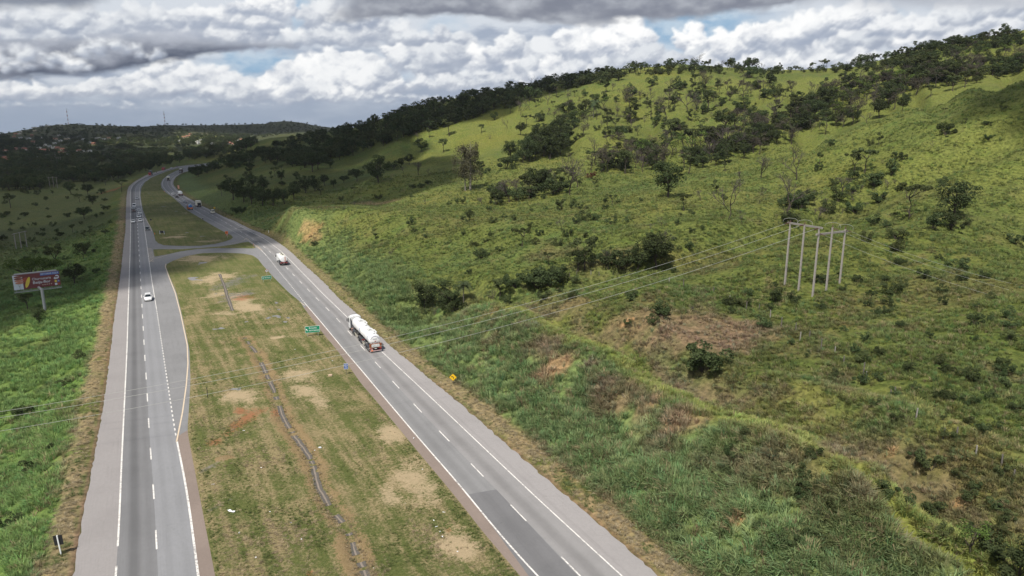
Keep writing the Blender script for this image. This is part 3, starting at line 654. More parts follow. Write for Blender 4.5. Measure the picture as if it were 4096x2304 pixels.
# ---------------------------------------------------------------- paint
m_paint,nt,b=new_mat('road_paint'); k=N(nt); P=k.pos(); f=k.noise(P,3.0,6,.75); g=k.noise(P,.3,3,.5)
k.lk(k.mix(k.step(k.math('ADD',f,k.math('MULTIPLY',g,.3)),.62,.80),(.74,.71,.66),(.30,.28,.27)),b.inputs['Base Color']); b.inputs['Roughness'].default_value=.7
m_yel=plain('road_paint_cream',(.62,.50,.36),.8,0,.25,2)
def offs(A,w):
    t=np.gradient(A,axis=0); t/=np.linalg.norm(t,axis=1)[:,None]+1e-9
    nrm=np.stack([-t[:,1],t[:,0]],1); return A+nrm*w/2, A-nrm*w/2
class Marks:
    def __init__(s): s.V=[]; s.F=[]; s.c=0
    def add(s,A,w,z=.0165):
        a,b=offs(A,w); V,F,_,_=ribbon(a,b,z)
        p=V[F[:,:3]]
        if np.cross(p[:,1]-p[:,0],p[:,2]-p[:,0])[:,2].sum()<0: F=F[:,::-1]
        s.V.append(V); s.F.append(F+s.c); s.c+=len(V)
    def dash(s,A,w,on,off,start=0.0,z=.0165):
        d=np.r_[0,np.cumsum(np.linalg.norm(np.diff(A,axis=0),axis=1))]; t=start
        while t<d[-1]-on:
            q=np.linspace(t,t+on,4); s.add(np.stack([np.interp(q,d,A[:,k]) for k in range(2)],1),w,z); t+=on+off
    def build(s,name,mat):
        me=fast_mesh(name,np.concatenate(s.V),np.concatenate(s.F),[mat]); return tag(link(bpy.data.objects.new(name,me)),kind='structure')
def along(A,px):
    i=np.argmin(((A-np.array(G(*px)))**2).sum(1)); return np.r_[0,np.cumsum(np.linalg.norm(np.diff(A,axis=0),axis=1))][i]
M=Marks()
dn=lambda A: dense(A,900)
lw=dn(gL_WL); M.add(part(lw,(474,2189),(740,664),500),.20); M.dash(part(lw,(380,2900),(468,2250),40),.20,2.0,2.0)
cd_=dn(gL_CD); st0=(along(cd_,(627,2186)))%12; M.dash(cd_,.17,4.2,7.8,st0)
wr=dn(gL_WR)
M.add(part(wr,(840,2700),(706,1768),200),.24); M.dash(part(wr,(702,1740),(625,1235),200),.19,1.0,1.0); M.add(part(wr,(625,1235),(579,925),100),.17); M.add(part(wr,(579,925),(744,668),200),.17)
rl=dn(gR_WL); M.add(part(rl,(2300,2500),(1219,1213),300),.20); M.dash(part(rl,(1219,1213),(1066,1023),200),.19,1.0,1.0); M.add(part(rl,(1066,1023),(1044,1000),60),.20); M.dash(part(rl,(1000,968),(800,855),200),.16,1.0,1.2); M.add(part(rl,(800,855),(725,682),200),.16)
rcd=dn(gR_CD); M.dash(rcd,.17,4.1,7.9,(along(rcd,(2319.5,2302.6)))%12)
rw=dn(gR_WR); M.add(part(rw,(2600,2500),(735,688),700),.17)
M.build('road_marking',m_paint)
# lines of the turning lanes, zebra hatching at both noses
M=Marks()
M.add(spline(poly([(706,1768),(730,1650),(745,1543),(752,1456),(749,1380),(723.6,1260),(701,1172),(676,1108),(661,1067),(664,1055)]),200),.2)
M.add(spline(poly([(1219,1222),(1160,1180),(1127,1149),(1090,1110),(1070,1087),(1045,1058),(1028,1039),(1006,1025),(969,1018)]),160),.18)
M.add(spline(poly([(598,1048),(612,1036),(640,1029),(668,1021)]),60),.15)
M.add(spline(poly([(984,953),(992,958),(1004,968),(1020,980),(1044.7,999.6)]),40),.16)
M.add(spline(poly([(918,978),(950,970),(975,962),(984,953)]),50),.14)
M.add(spline(poly([(570.5,859),(585,880),(600,905),(607,925)]),50),.15)
for i in range(11):
    t=i/10; x0=588+10*t*1.0; y=992+52*t; M.add(dense(poly([(x0-1,y),(x0+22-6*abs(t-.5),y+3)]),6),.22,.0165)
for i in range(9):
    t=i/8; M.add(dense(poly([(1020+(1044-1020)*t,984+(1000-984)*t+2),(1026+(1046-1026)*t+6,981+(1000-981)*t)]),5),.18,.0165)
M.build('road_marking',m_yel)
# ---------------------------------------------------------------- medians
m_med,nt,b=new_mat('mown_grass'); k=N(nt); P=k.pos(); a=k.attr('bare').outputs['Fac']; rd=k.attr('red').outputs['Fac']; hay=k.attr('hay').outputs['Fac']; gy=k.attr('grey').outputs['Fac']
rot=k.n('ShaderNodeVectorRotate'); rot.rotation_type='Z_AXIS'; rot.inputs['Angle'].default_value=math.radians(-29); k.lk(P,rot.inputs['Vector'])
Q=k.scalev(rot.outputs[0],(1.0,.055,1.0))
s1=k.noise(Q,.80,4,.6,0); s2=k.noise(P,.20,7,.68); s3=k.noise(P,3.2,6,.75); s4=k.noise(P,13.0,3,.7); s5=k.noise(P,.07,3,.5)
green=k.mix(k.step(s3,.3,.7),(.082,.102,.028),(.140,.152,.050)); straw=k.mix(k.step(s3,.3,.7),(.215,.172,.085),(.36,.285,.155))
t=k.step(k.math('ADD',k.math('ADD',k.math('MULTIPLY',s1,.46),k.math('MULTIPLY',s2,.46)),k.math('ADD',k.math('ADD',k.math('MULTIPLY',k.math('SUBTRACT',s3,.5),.34),k.math('MULTIPLY',k.math('SUBTRACT',s4,.5),.22)),k.math('MULTIPLY',k.math('SUBTRACT',s5,.5),.25))),.375,.575)
c=k.mix(k.attr('greener').outputs['Fac'],k.mix(t,green,straw),green)
rag=k.math('ADD',k.math('MULTIPLY',k.math('SUBTRACT',s3,.5),1.3),k.math('ADD',k.math('MULTIPLY',k.math('SUBTRACT',s2,.5),1.5),k.math('MULTIPLY',k.math('SUBTRACT',s4,.5),.5)))
th=lambda v,lo,hi: k.step(k.math('ADD',v,rag),lo,hi)
c=k.mix(k.math('MULTIPLY',th(hay,.36,.68),.9),c,k.mix(k.step(s4,.3,.7),(.20,.135,.065),(.36,.26,.14)))
c=k.mix(k.math('MULTIPLY',th(gy,.35,.8),.8),c,k.mix(s4,(.15,.14,.135),(.25,.235,.225)))
c=k.mix(k.math('MULTIPLY',th(a,.30,.85),.85),c,k.mix(s4,(.36,.26,.15),(.58,.46,.30)))
c=k.mix(k.math('MULTIPLY',th(rd,.34,.85),.85),c,k.mix(s4,(.25,.10,.05),(.40,.17,.085)))
c=k.mix(k.math('MULTIPLY',k.step(s4,.60,.78),.35),c,(.36,.30,.17)); c=k.mix(k.math('MULTIPLY',k.step(s4,.42,.28),.5),c,k.mix(1,c,(.55,.6,.5),'MULTIPLY'))
k.lk(c,b.inputs['Base Color']); b.inputs['Roughness'].default_value=.95; b.inputs['Specular IOR Level'].default_value=.1
k.bump(k.math('ADD',s3,k.math('MULTIPLY',s4,.6)),.9,.18,b)
DRAIN1=spline(poly([(878,1097),(892,1130),(908.5,1183),(930.6,1243)]),60)
DRAIN2=spline(poly([(979.5,1352.5),(1007,1390),(1029,1418),(1051,1464),(1072.7,1511),(1094,1560.5),(1113,1613),(1131.7,1669),(1154,1708),(1183.5,1754),(1217,1796),(1250,1854),(1275,1950),(1304,2004),(1329,2046),(1367,2088),(1400,2142),(1417,2208),(1446,2258),(1475,2330),(1520,2420)]),200)
DR=np.vstack([DRAIN1,DRAIN2])
def G2(x,y): return np.array(G(x*K,y*K))
def gblob(x,y,rx,ry,rot=.5): c=G2(x,y); return (c[0],c[1],rx*1.25,ry*1.25,rot)
BARE=[gblob(497,651,6.5,5.5,0),gblob(760,945,2.6,3.2),gblob(770,985,2.4,3.4),gblob(805,1010,1.3,2.8),gblob(600,1000,2.2,3.6),gblob(610,765,2.8,9),gblob(640,775,2.0,6),gblob(575,790,2.6,2),gblob(540,700,4,8,0),gblob(985,1090,1.7,3.5),gblob(1050,1210,2.2,5),gblob(980,1250,1.2,2),gblob(1150,1370,1.6,3.0),gblob(545,740,2.4,4,0),
      gblob(440,597,4.5,3.2,0),gblob(530,607,5.5,2.6,0),gblob(455,590,2,1.5,0),gblob(415,580,1,1),gblob(550,582,2,1.5),gblob(490,535,6,4),gblob(700,850,1.2,1.0)]
REDS=[gblob(615,1060,1.5,4.2,-.3),gblob(600,1035,.8,2),gblob(538,1114,1.1,1.3),gblob(700,1040,1.1,1.6),gblob(780,1445,.35,.7),gblob(1130,1335,.4,.7),gblob(612,750,2.5,3,0)]
GREY=[gblob(590,710,3.0,9,-.1),gblob(600,745,3,7,-.1),gblob(505,1190,.5,4,-.5),gblob(520,1290,.5,5,-.5)]
HAYS=[gblob(565,1157,1.1,1.0)]
def median(name,P,step,zoff=.03,strength=1.0,lab=None):
    lo,hi=P.min(0),P.max(0)
    gx,gy=np.meshgrid(np.arange(lo[0],hi[0],step),np.arange(lo[1],hi[1],step))
    gx=gx+rng.uniform(-.3,.3,gx.shape)*step; gy=gy+rng.uniform(-.3,.3,gy.shape)*step
    X,Y=gx.ravel(),gy.ravel(); ins=inpoly(X,Y,P); X,Y=X[ins],Y[ins]
    pl=np.vstack([P,P[:1]]); d=dist_line(X,Y,pl); X,Y=X[d>step*.6],Y[d>step*.6]
    L=[Vector(p) for p in P]+[Vector((a,b)) for a,b in zip(X,Y)]
    r=delaunay_2d_cdt(L,[],[list(range(len(P)))],1,1e-5)
    V=np.array([(v.x,v.y) for v in r[0]]); F=np.array([f for f in r[2] if len(f)==3])
    d=dist_line(V[:,0],V[:,1],pl)
    z=zoff+smooth(0,1.2,d)*.07*strength+(fbm(V[:,0]/1.3,V[:,1]/1.3,4,81)-.5)*.16*smooth(.1,.9,d)*strength+(fbm(V[:,0]/9,V[:,1]/9,3,82)-.5)*.3*smooth(.5,6,d)*strength
    dd=dist_line(V[:,0],V[:,1],DRAIN2); hay=np.clip(1-np.abs(dd-1.0)/1.7,0,1)*.8
    side=fbm(V[:,0]/6,V[:,1]/6,2,83); hay=np.clip(hay*(.55+.9*side),0,1)
    d1=dist_line(V[:,0],V[:,1],DRAIN1)
    dm=np.minimum(dd,d1); z=np.where(dm<.75,np.minimum(z,.028),z)
    z=z+np.clip(1-np.abs(dd-1.5)/.9,0,1)*.22*side*strength*(V[:,1]<190)
    bare=np.zeros(len(V)); redm=bare.copy(); gr=bare.copy()
    for q in BARE: bare=np.maximum(bare,patch(V[:,0],V[:,1],q,1.0,5)*.86)
    for q in REDS: redm=np.maximum(redm,patch(V[:,0],V[:,1],q,.9,6)*.72)
    for q in GREY: gr=np.maximum(gr,patch(V[:,0],V[:,1],q,.9,7)*.66)
    for q in HAYS: hay=np.maximum(hay,patch(V[:,0],V[:,1],q,.4,8)); z=z+patch(V[:,0],V[:,1],q,.5,8)*.35
    me=fast_mesh(name,np.c_[V,z],F,[m_med],smooth=True)
    for nm,val in (('bare',bare),('red',redm),('hay',hay),('grey',gr),('greener',smooth(165,215,V[:,1])*.62)): attr(me,nm,val)
    return tag(link(bpy.data.objects.new(name,me)),kind='structure')
median('median_grass',gS,.55,.03); median('median_grass',gISL,1.4,.03,.8); median('median_grass',gN,2.6,.03,1)
# ================================================================ plants: prototypes
def leaf_mat(name,c0,c1,trans=.28,vis=.35):
    m=bpy.data.materials.new(name); m.use_nodes=True; nt=m.node_tree; nt.nodes.clear(); k=N(nt)
    out=k.n('ShaderNodeOutputMaterial'); d=k.n('ShaderNodeBsdfDiffuse'); t=k.n('ShaderNodeBsdfTranslucent'); mx=k.n('ShaderNodeMixShader'); mx.inputs[0].default_value=trans
    P=k.pos(); f=k.noise(P,.55,3,.6); g=k.noise(P,4.0,2,.6); oi=k.n('ShaderNodeObjectInfo')
    c=k.mix(k.step(k.math('ADD',k.math('MULTIPLY',f,.6),k.math('MULTIPLY',g,.4)),.36,.64),c0,c1)
    hs=k.n('ShaderNodeHueSaturation'); k.lk(c,hs.inputs['Color'])
    k.lk(k.math('ADD',.487,k.math('MULTIPLY',oi.outputs['Random'],.026)),hs.inputs['Hue'])
    k.lk(k.math('ADD',1-vis*.6,k.math('MULTIPLY',oi.outputs['Random'],vis*1.3)),hs.inputs['Value']); hs.inputs['Saturation'].default_value=.92
    k.lk(hs.outputs[0],d.inputs[0]); k.lk(hs.outputs[0],t.inputs[0]); k.lk(d.outputs[0],mx.inputs[1]); k.lk(t.outputs[0],mx.inputs[2]); k.lk(mx.outputs[0],out.inputs[0])
    return m
m_leafd=leaf_mat('leaf_dark',(.032,.048,.018),(.086,.110,.042))
m_leafs=leaf_mat('leaf_mid',(.046,.062,.023),(.118,.138,.050))
m_palm0=None
m_leafp=leaf_mat('leaf_bright',(.060,.095,.018),(.125,.175,.035))
m_leafe=leaf_mat('leaf_pale',(.072,.070,.036),(.150,.140,.078))
m_leafb=leaf_mat('leaf_shrub',(.040,.062,.022),(.098,.130,.050))
m_leafr=leaf_mat('leaf_rust',(.10,.035,.020),(.19,.08,.05))
m_leafy2=leaf_mat('leaf_dry',(.060,.050,.038),(.120,.104,.080),.15)
m_twig=plain('twig_grey',(.088,.074,.068),.95,0,.35,4,0,.1)
m_bark=plain('bark',(.070,.058,.046),.95,0,.35,5,0,.1)
m_barkp=plain('bark_pale',(.22,.20,.17),.9,0,.3,4,0,.1)
m_palm=leaf_mat('leaf_palm',(.045,.070,.030),(.095,.125,.060),.2)
def leaves(cl,nper,leaf,seed,up=.35,shell=.45,droop=0.0):
    r=np.random.default_rng(seed); Vs=[]
    for (c,rad,sq) in cl:
        m=int(nper*r.uniform(.8,1.2)); d=r.normal(size=(m,3)); d[:,2]+=up; d/=np.linalg.norm(d,axis=1)[:,None]
        q=r.uniform(shell,1,(m,1))**.6; p=np.asarray(c)+d*q*rad*np.array([1,1,sq])
        if droop: p[:,2]-=r.exponential(droop*rad,m)
        nrm=d*.7+r.normal(size=(m,3))*.55; nrm[:,2]+=.45; nrm/=np.linalg.norm(nrm,axis=1)[:,None]
        t=np.cross(nrm,r.normal(size=(m,3))); t/=np.linalg.norm(t,axis=1)[:,None]; b=np.cross(nrm,t)
        s=leaf*r.uniform(.55,1.35,(m,1)); a=r.uniform(.6,1.0,(m,1))
        Vs.append(np.stack([p-t*s-b*s*a*.3,p+t*s*.25-b*s*a,p+t*s+b*s*a*.25,p-t*s*.2+b*s*a],1))
    V=np.concatenate(Vs).reshape(-1,3); return V,np.arange(len(V)).reshape(-1,4)
def mesh_leaves(name,mat,*a,**k):
    V,F=leaves(*a,**k); return fast_mesh(name,V,F,[mat])
def limb(mb,p0,p1,r0,r1,rr,n=5,bend=.12):
    p0=Vector(p0); p1=Vector(p1); L=(p1-p0).length
    mid=[p0.lerp(p1,t)+Vector((rr.uniform(-1,1),rr.uniform(-1,1),rr.uniform(-.3,.6)))*L*bend for t in (.35,.7)]
    mb.tube([p0,*mid,p1],[r0,r0*.75+r1*.25,r0*.4+r1*.6,r1],n)
PROTO={}
def leafy(seed,h=8,ncl=26,wide=.40,tall=.36,cz_=.60,crad=.14,nper=135,leaf=.155,mat=None,trunk=.05,sq=.8):
    rr=random.Random(seed); cl=[]; mb=MB()
    ax,ay=rr.uniform(.85,1.15),rr.uniform(.85,1.15)
    for i in range(ncl):
        while 1:
            v=Vector((rr.uniform(-1,1),rr.uniform(-1,1),rr.uniform(-1,1)))
            if .35<v.length<1: break
        c=Vector((v.x*wide*h*ax,v.y*wide*h*ay,(cz_+v.z*tall)*h)); cl.append((c,crad*h*rr.uniform(.65,1.3),sq))
    lean=Vector((rr.uniform(-.05,.05)*h,rr.uniform(-.05,.05)*h,.38*h))
    limb(mb,(0,0,-.5),lean,trunk*h*.55,trunk*h*.36,rr,7,.03)
    for c,rad,_ in cl[::2]: limb(mb,lean*rr.uniform(.6,1),c,trunk*h*.26,trunk*h*.07,rr,4)
    return mb.mesh('trunk',m_bark,True,60), mesh_leaves('crown',mat or m_leafd,cl,nper,leaf,seed)
def savanna(seed,h=8,ncl=12,wide=.36,cz_=.70,tall=.20,crad=.128,nper=190,leaf=.165,mat=None,fork=.42,sq=.55,trunk=.045):
    rr=random.Random(seed); cl=[]; mb=MB()
    fk=Vector((rr.uniform(-.08,.08)*h,rr.uniform(-.08,.08)*h,fork*h))
    limb(mb,(0,0,-.5),fk,trunk*h*.55,trunk*h*.36,rr,7,.06)
    nb=rr.randint(3,5); done=0
    for b in range(nb):
        an=b*2*math.pi/nb+rr.uniform(-.5,.5); q=rr.uniform(.45,1)
        e1=Vector((math.cos(an)*wide*h*q*.7,math.sin(an)*wide*h*q*.7,(cz_+rr.uniform(-tall,tall)*.8)*h)); limb(mb,fk,e1,trunk*h*.28,trunk*h*.13,rr,5,.14)
        for j in range(max(2,ncl//nb)):
            an2=an+rr.uniform(-.9,.9); q2=q*rr.uniform(.6,1.25)
            c=Vector((math.cos(an2)*wide*h*q2,math.sin(an2)*wide*h*q2,e1.z+rr.uniform(-.05,.16)*h))
            limb(mb,e1,c,trunk*h*.12,trunk*h*.04,rr,4,.12); cl.append((c,crad*h*rr.uniform(.6,1.25),sq))
    return mb.mesh('trunk',m_bark,True,60), mesh_leaves('crown',mat or m_leafs,cl,nper,leaf,seed)
def bare(seed,h=8,depth=5,spread=.62,mat=None,first=.30,twigs=True):
    rr=random.Random(seed); mb=MB(); tw=MB()
    def grow(p,d,L,r,k):
        e=p+d*L; m=p.lerp(e,.5)+Vector((rr.uniform(-1,1),rr.uniform(-1,1),rr.uniform(-.5,.5)))*L*.10
        (mb if k>depth-2 else tw).tube([p,m,e] if k>1 else [p,e],[r,r*.85,r*.66] if k>1 else [r,r*.6],4 if k>2 else 3,0,False)
        if k==0: return
        nb=3 if k<depth else rr.randint(3,4)
        for i in range(nb):
            s=spread*rr.uniform(.6,1.4); dd=Vector((d.x+rr.gauss(0,s),d.y+rr.gauss(0,s),d.z+rr.gauss(.1,s*.45))).normalized()
            if dd.z<-.1: dd.z*=-.5; dd.normalize()
            grow(e if i else p.lerp(e,rr.uniform(.6,1)),dd,L*rr.uniform(.55,.85),r*.62,k-1)
    grow(Vector((0,0,-.3)),Vector((rr.uniform(-.12,.12),rr.uniform(-.12,.12),1)).normalized(),h*first*.85+.3,h*.019,depth)
    return mb.mesh('trunk',mat or m_bark,True,60,fix=False), tw.mesh('crown',m_twig,False,fix=False)
def palm(seed,h=9,nf=20,fl=4.1):
    rr=random.Random(seed); mb=MB(); V=[];F=[]
    top=Vector((rr.uniform(-.5,.5),rr.uniform(-.5,.5),h*.72)); mb.tube([(0,0,-.4),top*.5+Vector((.15,0,0)),top],[.2,.15,.14],8)
    for i in range(nf):
        an=i*2.399+rr.uniform(-.2,.2); el=rr.uniform(-.25,1.15); d=Vector((math.cos(an),math.sin(an),0)); L=fl*rr.uniform(.8,1.1)
        pts=[]
        for s in range(9):
            t=s/8; pts.append(top+d*L*t*math.cos(el*.8)+Vector((0,0,L*(t*math.sin(el)-1.05*t*t*(.55+.3*math.cos(el))))))
        side=d.cross(Vector((0,0,1)))
        for s in range(8):
            for sg in (-1,1):
                for q in (0,.5):
                    p=pts[s].lerp(pts[s+1],q); t=(s+q)/8; w=L*.30*math.sin(math.pi*min(1,t*.9+.12))*rr.uniform(.8,1.1)
                    e_=p+side*sg*w+(pts[s+1]-pts[s]).normalized()*w*.5+Vector((0,0,-w*.45)); b=len(V)
                    ax=(pts[s+1]-pts[s])*.42; V+= [p-ax*.5,p+ax*.5,e_+ax*.15,e_-ax*.15]; F.append((b,b+1,b+2,b+3))
    return mb.mesh('trunk',m_barkp,True,60), fast_mesh('crown',np.array(V),np.array(F),[m_palm])
def euca(seed,h=20):
    rr=random.Random(seed); mb=MB(); cl=[]
    for (ox,oy,hh) in ((0,0,h),(1.8,.6,h*.86),(-.9,.9,h*.8)):
        top=Vector((ox*1.8+rr.uniform(-.6,.6),oy*1.6,hh)); mb.tube([(ox,oy,-.5),(ox*1.2,oy*1.2,hh*.5),top],[.30,.2,.05],7)
        for i in range(30):
            t=rr.uniform(.24,1.0); an=rr.uniform(0,6.28); q=h*.24*(1.15-t*.70)*rr.uniform(.35,1.25); b=Vector((ox*(1+.8*t),oy*(1+.8*t),hh*t))
            c=b+Vector((math.cos(an)*q,math.sin(an)*q,rr.uniform(.2,1.2))); mb.tube([b-Vector((0,0,1)),b.lerp(c,.5),c],[.07,.05,.02],4); cl.append((c,rr.uniform(.9,1.7),1.3))
    return mb.mesh('trunk',m_barkp,True,60), mesh_leaves('crown',m_leafe,cl,64,.25,seed,up=0,shell=.15,droop=.55)
def shrub(seed,h=2.0,ncl=8,nper=170,leaf=.075,mat=None,wide=.55,tallq=1.0):
    rr=random.Random(seed); cl=[]
    for i in range(ncl):
        an=rr.uniform(0,6.28); q=wide*h*math.sqrt(rr.random())
        cl.append(((math.cos(an)*q,math.sin(an)*q,h*rr.uniform(.22,.78)*tallq),h*rr.uniform(.13,.30),rr.uniform(.7,1.2)))
    V,F=leaves(cl,nper,leaf,seed,up=.3); mb=MB()
    for c,_,_ in cl: mb.tube([(0,0,-.2),(c[0]*.5,c[1]*.5,c[2]*.6),c],[.03,.022,.01],3,0,False)
    Vs=np.array(mb.v); Fs=np.array(mb.f)
    return fast_mesh('shrub',np.concatenate([V,Vs]),np.concatenate([F,Fs+len(V)]),[mat or m_leafb,m_bark],fmat=np.r_[np.zeros(len(F)),np.ones(len(Fs))])
PROTO['leafy_tree']=[leafy(s,ncl=rr_,wide=w_,tall=t_) for s,rr_,w_,t_ in ((1,26,.40,.34),(2,30,.46,.32),(3,22,.34,.38),(4,28,.42,.30),(5,34,.50,.28))]
PROTO['open_tree']=[savanna(s,ncl=c_,wide=w_,cz_=z_,tall=t_,fork=f_) for s,c_,w_,z_,t_,f_ in ((11,13,.38,.68,.20,.40),(12,11,.34,.72,.16,.48),(13,16,.42,.62,.24,.30),(14,12,.26,.66,.26,.38),(15,14,.46,.76,.10,.52),(16,10,.30,.60,.28,.26))]
PROTO['bare_tree']=[bare(s,spread=q,depth=5,first=f_) for s,q,f_ in ((21,.62,.28),(22,.5,.36),(23,.75,.24),(24,.45,.42))]
PROTO['palm_tree']=[palm(31),palm(32,9,18,3.7)]
PROTO['feathery_tree']=[euca(41)]
PROTO['umbrella_tree']=[leafy(51,ncl=46,wide=.80,tall=.13,cz_=.80,crad=.17,nper=80,leaf=.2,mat=m_leafp,sq=.55)]
PROTO['pale_tree']=[savanna(61,ncl=12,wide=.40,cz_=.66,tall=.24,fork=.2,mat=m_leafp,nper=40),savanna(62,ncl=12,wide=.36,cz_=.6,tall=.28,fork=.22,mat=m_leafb,nper=48)]
PROTO['dry_tree']=[savanna(63,ncl=15,wide=.42,cz_=.62,tall=.26,fork=.26,mat=m_leafy2,nper=60,leaf=.11),savanna(64,ncl=18,wide=.46,cz_=.66,tall=.22,fork=.3,mat=m_leafy2,nper=56,leaf=.11),leafy(65,ncl=24,wide=.46,tall=.30,mat=m_leafy2,nper=60,leaf=.11)]
PROTO['shrub']=[shrub(71),shrub(72,ncl=12,wide=.7),shrub(73,ncl=6,wide=.4,tallq=1.2),shrub(74,ncl=9,mat=m_leafs)]
PROTO['dark_shrub']=[shrub(75,ncl=16,wide=.7,mat=m_leafd,nper=170),shrub(76,ncl=11,wide=.6,mat=m_leafd)]
PROTO['grey_shrub']=[bare(81,2.2,5,.85,m_twig,.16),bare(82,2.2,5,.95,m_twig,.12)]
PROTO['rust_shrub']=[shrub(77,ncl=7,mat=m_leafr)]
PH={'leafy_tree':8,'open_tree':8,'bare_tree':7.2,'palm_tree':9.0,'feathery_tree':21,'umbrella_tree':7.6,'pale_tree':7.6,'dry_tree':7.8,'shrub':2.0,'dark_shrub':2.0,'grey_shrub':2.0,'rust_shrub':2.0}
DESC={'leafy_tree':('dense leafy tree','dense leafy trees','tree'),'open_tree':('open-crowned tree','open-crowned trees','tree'),'bare_tree':('bare grey tree','bare grey trees','tree'),
 'palm_tree':('palm','palms','palm'),'feathery_tree':('tall feathery tree with pale trunks','tall feathery trees','tree'),'umbrella_tree':('wide umbrella-shaped bright green tree','bright green trees','tree'),
 'pale_tree':('pale green tree','pale green trees','tree'),'dry_tree':('grey-brown thin tree','grey-brown thin trees','tree'),'shrub':('green shrub','green shrubs','shrub'),'dark_shrub':('dark dense shrub','dark dense shrubs','shrub'),'grey_shrub':('leafless grey shrub','leafless grey shrubs','shrub'),'rust_shrub':('rust-red shrub','rust-red shrubs','shrub')}
PL=[]   # kind, x, y (photo 2576), height px, region
def add(kind,x,y,h,reg=None): PL.append([kind,x,y,h,reg])
def region(x,y):
    if x<300 and y<560: return 'in the shaded pasture across the road'
    if x<300 and y<800: return 'around the roadside billboard'
    if x<300: return 'on the green verge below the billboard'
    if y<252-(x-1000)*.09 and x>860 and y<300: return 'along the ridge against the sky'
    if x>1830 and y<420 and y>300-(x-2000)*.0 -(x-1830)*.12 : return 'in the gully wood under the ridge'
    if x<860: return 'in the dark copse beside the road bend'
    if x>1830 and y>600: return 'on the grass around the concrete power poles'
    if x>1830 and y>400: return 'on the shaded slope behind the power poles'
    if y>640: return 'on the bank above the near tanker'
    if 520<y<=640: return 'on the grassy shoulder of the hill'
    if 385<y<=520 and x>1180: return 'in the tree belt across the hillside'
    if x<1180: return 'in the hollow below the ridge'
    return 'on the sunlit upper slope'
S='open_tree';L='leafy_tree';B='bare_tree';SH='shrub';DS='dark_shrub';GS='grey_shrub';PA='pale_tree';DT='dry_tree'
for zx,zy,h,t in [(845,405,160,L),(975,450,135,PA),(1105,400,200,'palm_tree'),(1465,455,225,S),(1180,490,80,B),(1645,390,150,S),(1705,370,150,B),(1805,300,150,B),(1985,340,220,B),(2175,350,230,S),(2055,100,130,S),(2520,340,170,PA),(2450,410,130,B),(425,560,125,L),(335,795,190,L),(560,740,210,L),(640,760,260,L),(720,740,270,L),(800,690,160,L),(450,820,140,L),(700,640,180,L),(865,660,200,S),(290,880,120,DS),(370,850,120,L),
  (480,480,110,S),(300,500,85,B),(575,440,90,B),(60,540,90,S),(140,600,70,GS),(1340,610,150,L),(1235,630,80,B),(1525,570,110,PA),(1868,565,155,L),(1240,690,65,S),(1100,850,150,S),(1200,870,170,S),(1290,870,180,S),(1400,890,170,B),(1470,700,130,L),(1560,800,210,L),(1640,830,210,L),(1740,740,160,B),(1840,750,170,PA),(1700,830,160,S),(1500,870,170,B),(1350,880,120,DS),(1180,910,90,DS),(1990,930,240,S),(2000,660,150,B),(2100,700,150,B),(2190,740,330,S),(2350,760,330,B),(2280,780,140,S),(2460,690,160,B),(2540,680,150,B),(2340,900,140,S),(1900,640,120,PA),
  (1805,1140,370,L),(1950,1270,200,S),(2105,1175,140,B),(2250,1110,120,S),(2325,1240,130,S),(2365,1350,330,B),(2500,1400,120,B),(2480,990,130,B),(320,1190,310,B),(60,1220,130,GS),(200,1215,130,DS),(400,1170,130,DS),(520,1150,110,SH),(590,1080,230,L),(690,1060,210,B),(760,1020,190,S),(885,1120,330,B),(955,1050,270,B),(480,1120,200,S),(980,1030,60,SH),(1120,1045,80,S),(270,1110,80,'rust_shrub'),(1080,970,70,'rust_shrub'),
  (805,1230,75,SH),(900,1250,60,SH),(975,1255,55,SH),(1215,1260,50,DS),(1285,1220,110,S),(1010,1370,110,SH),(1125,1360,70,SH),(355,1360,60,SH),(660,1260,40,SH),(780,1420,90,GS),(1550,1185,40,SH),(955,1390,60,SH),(1740,1420,110,B),(1640,1440,90,GS),
  (640,1160,40,SH),(780,1090,40,DS),(2060,850,80,SH),(2200,560,60,SH),(1690,480,50,SH),(1760,470,45,SH),(1050,500,60,B),(985,590,50,SH),(940,620,50,SH),(1130,240,70,B),(1210,400,110,B),(790,470,90,B),(680,370,90,B),(510,330,110,B),(410,340,120,B),(330,360,90,S),(430,380,110,B),(620,260,110,PA),(680,280,100,B),(730,300,70,S),(180,420,70,SH),(570,300,90,S),(1140,420,90,B),(1320,250,60,SH),(1580,210,40,SH),(1880,250,60,B),(1830,340,60,SH),(2300,290,60,SH),(2380,240,80,S),(2300,130,90,B),(1930,120,70,SH),(1680,330,60,GS)]:
    add(t,1194.9+zx*.2691,188.7+zy*.2691,h*.2691)
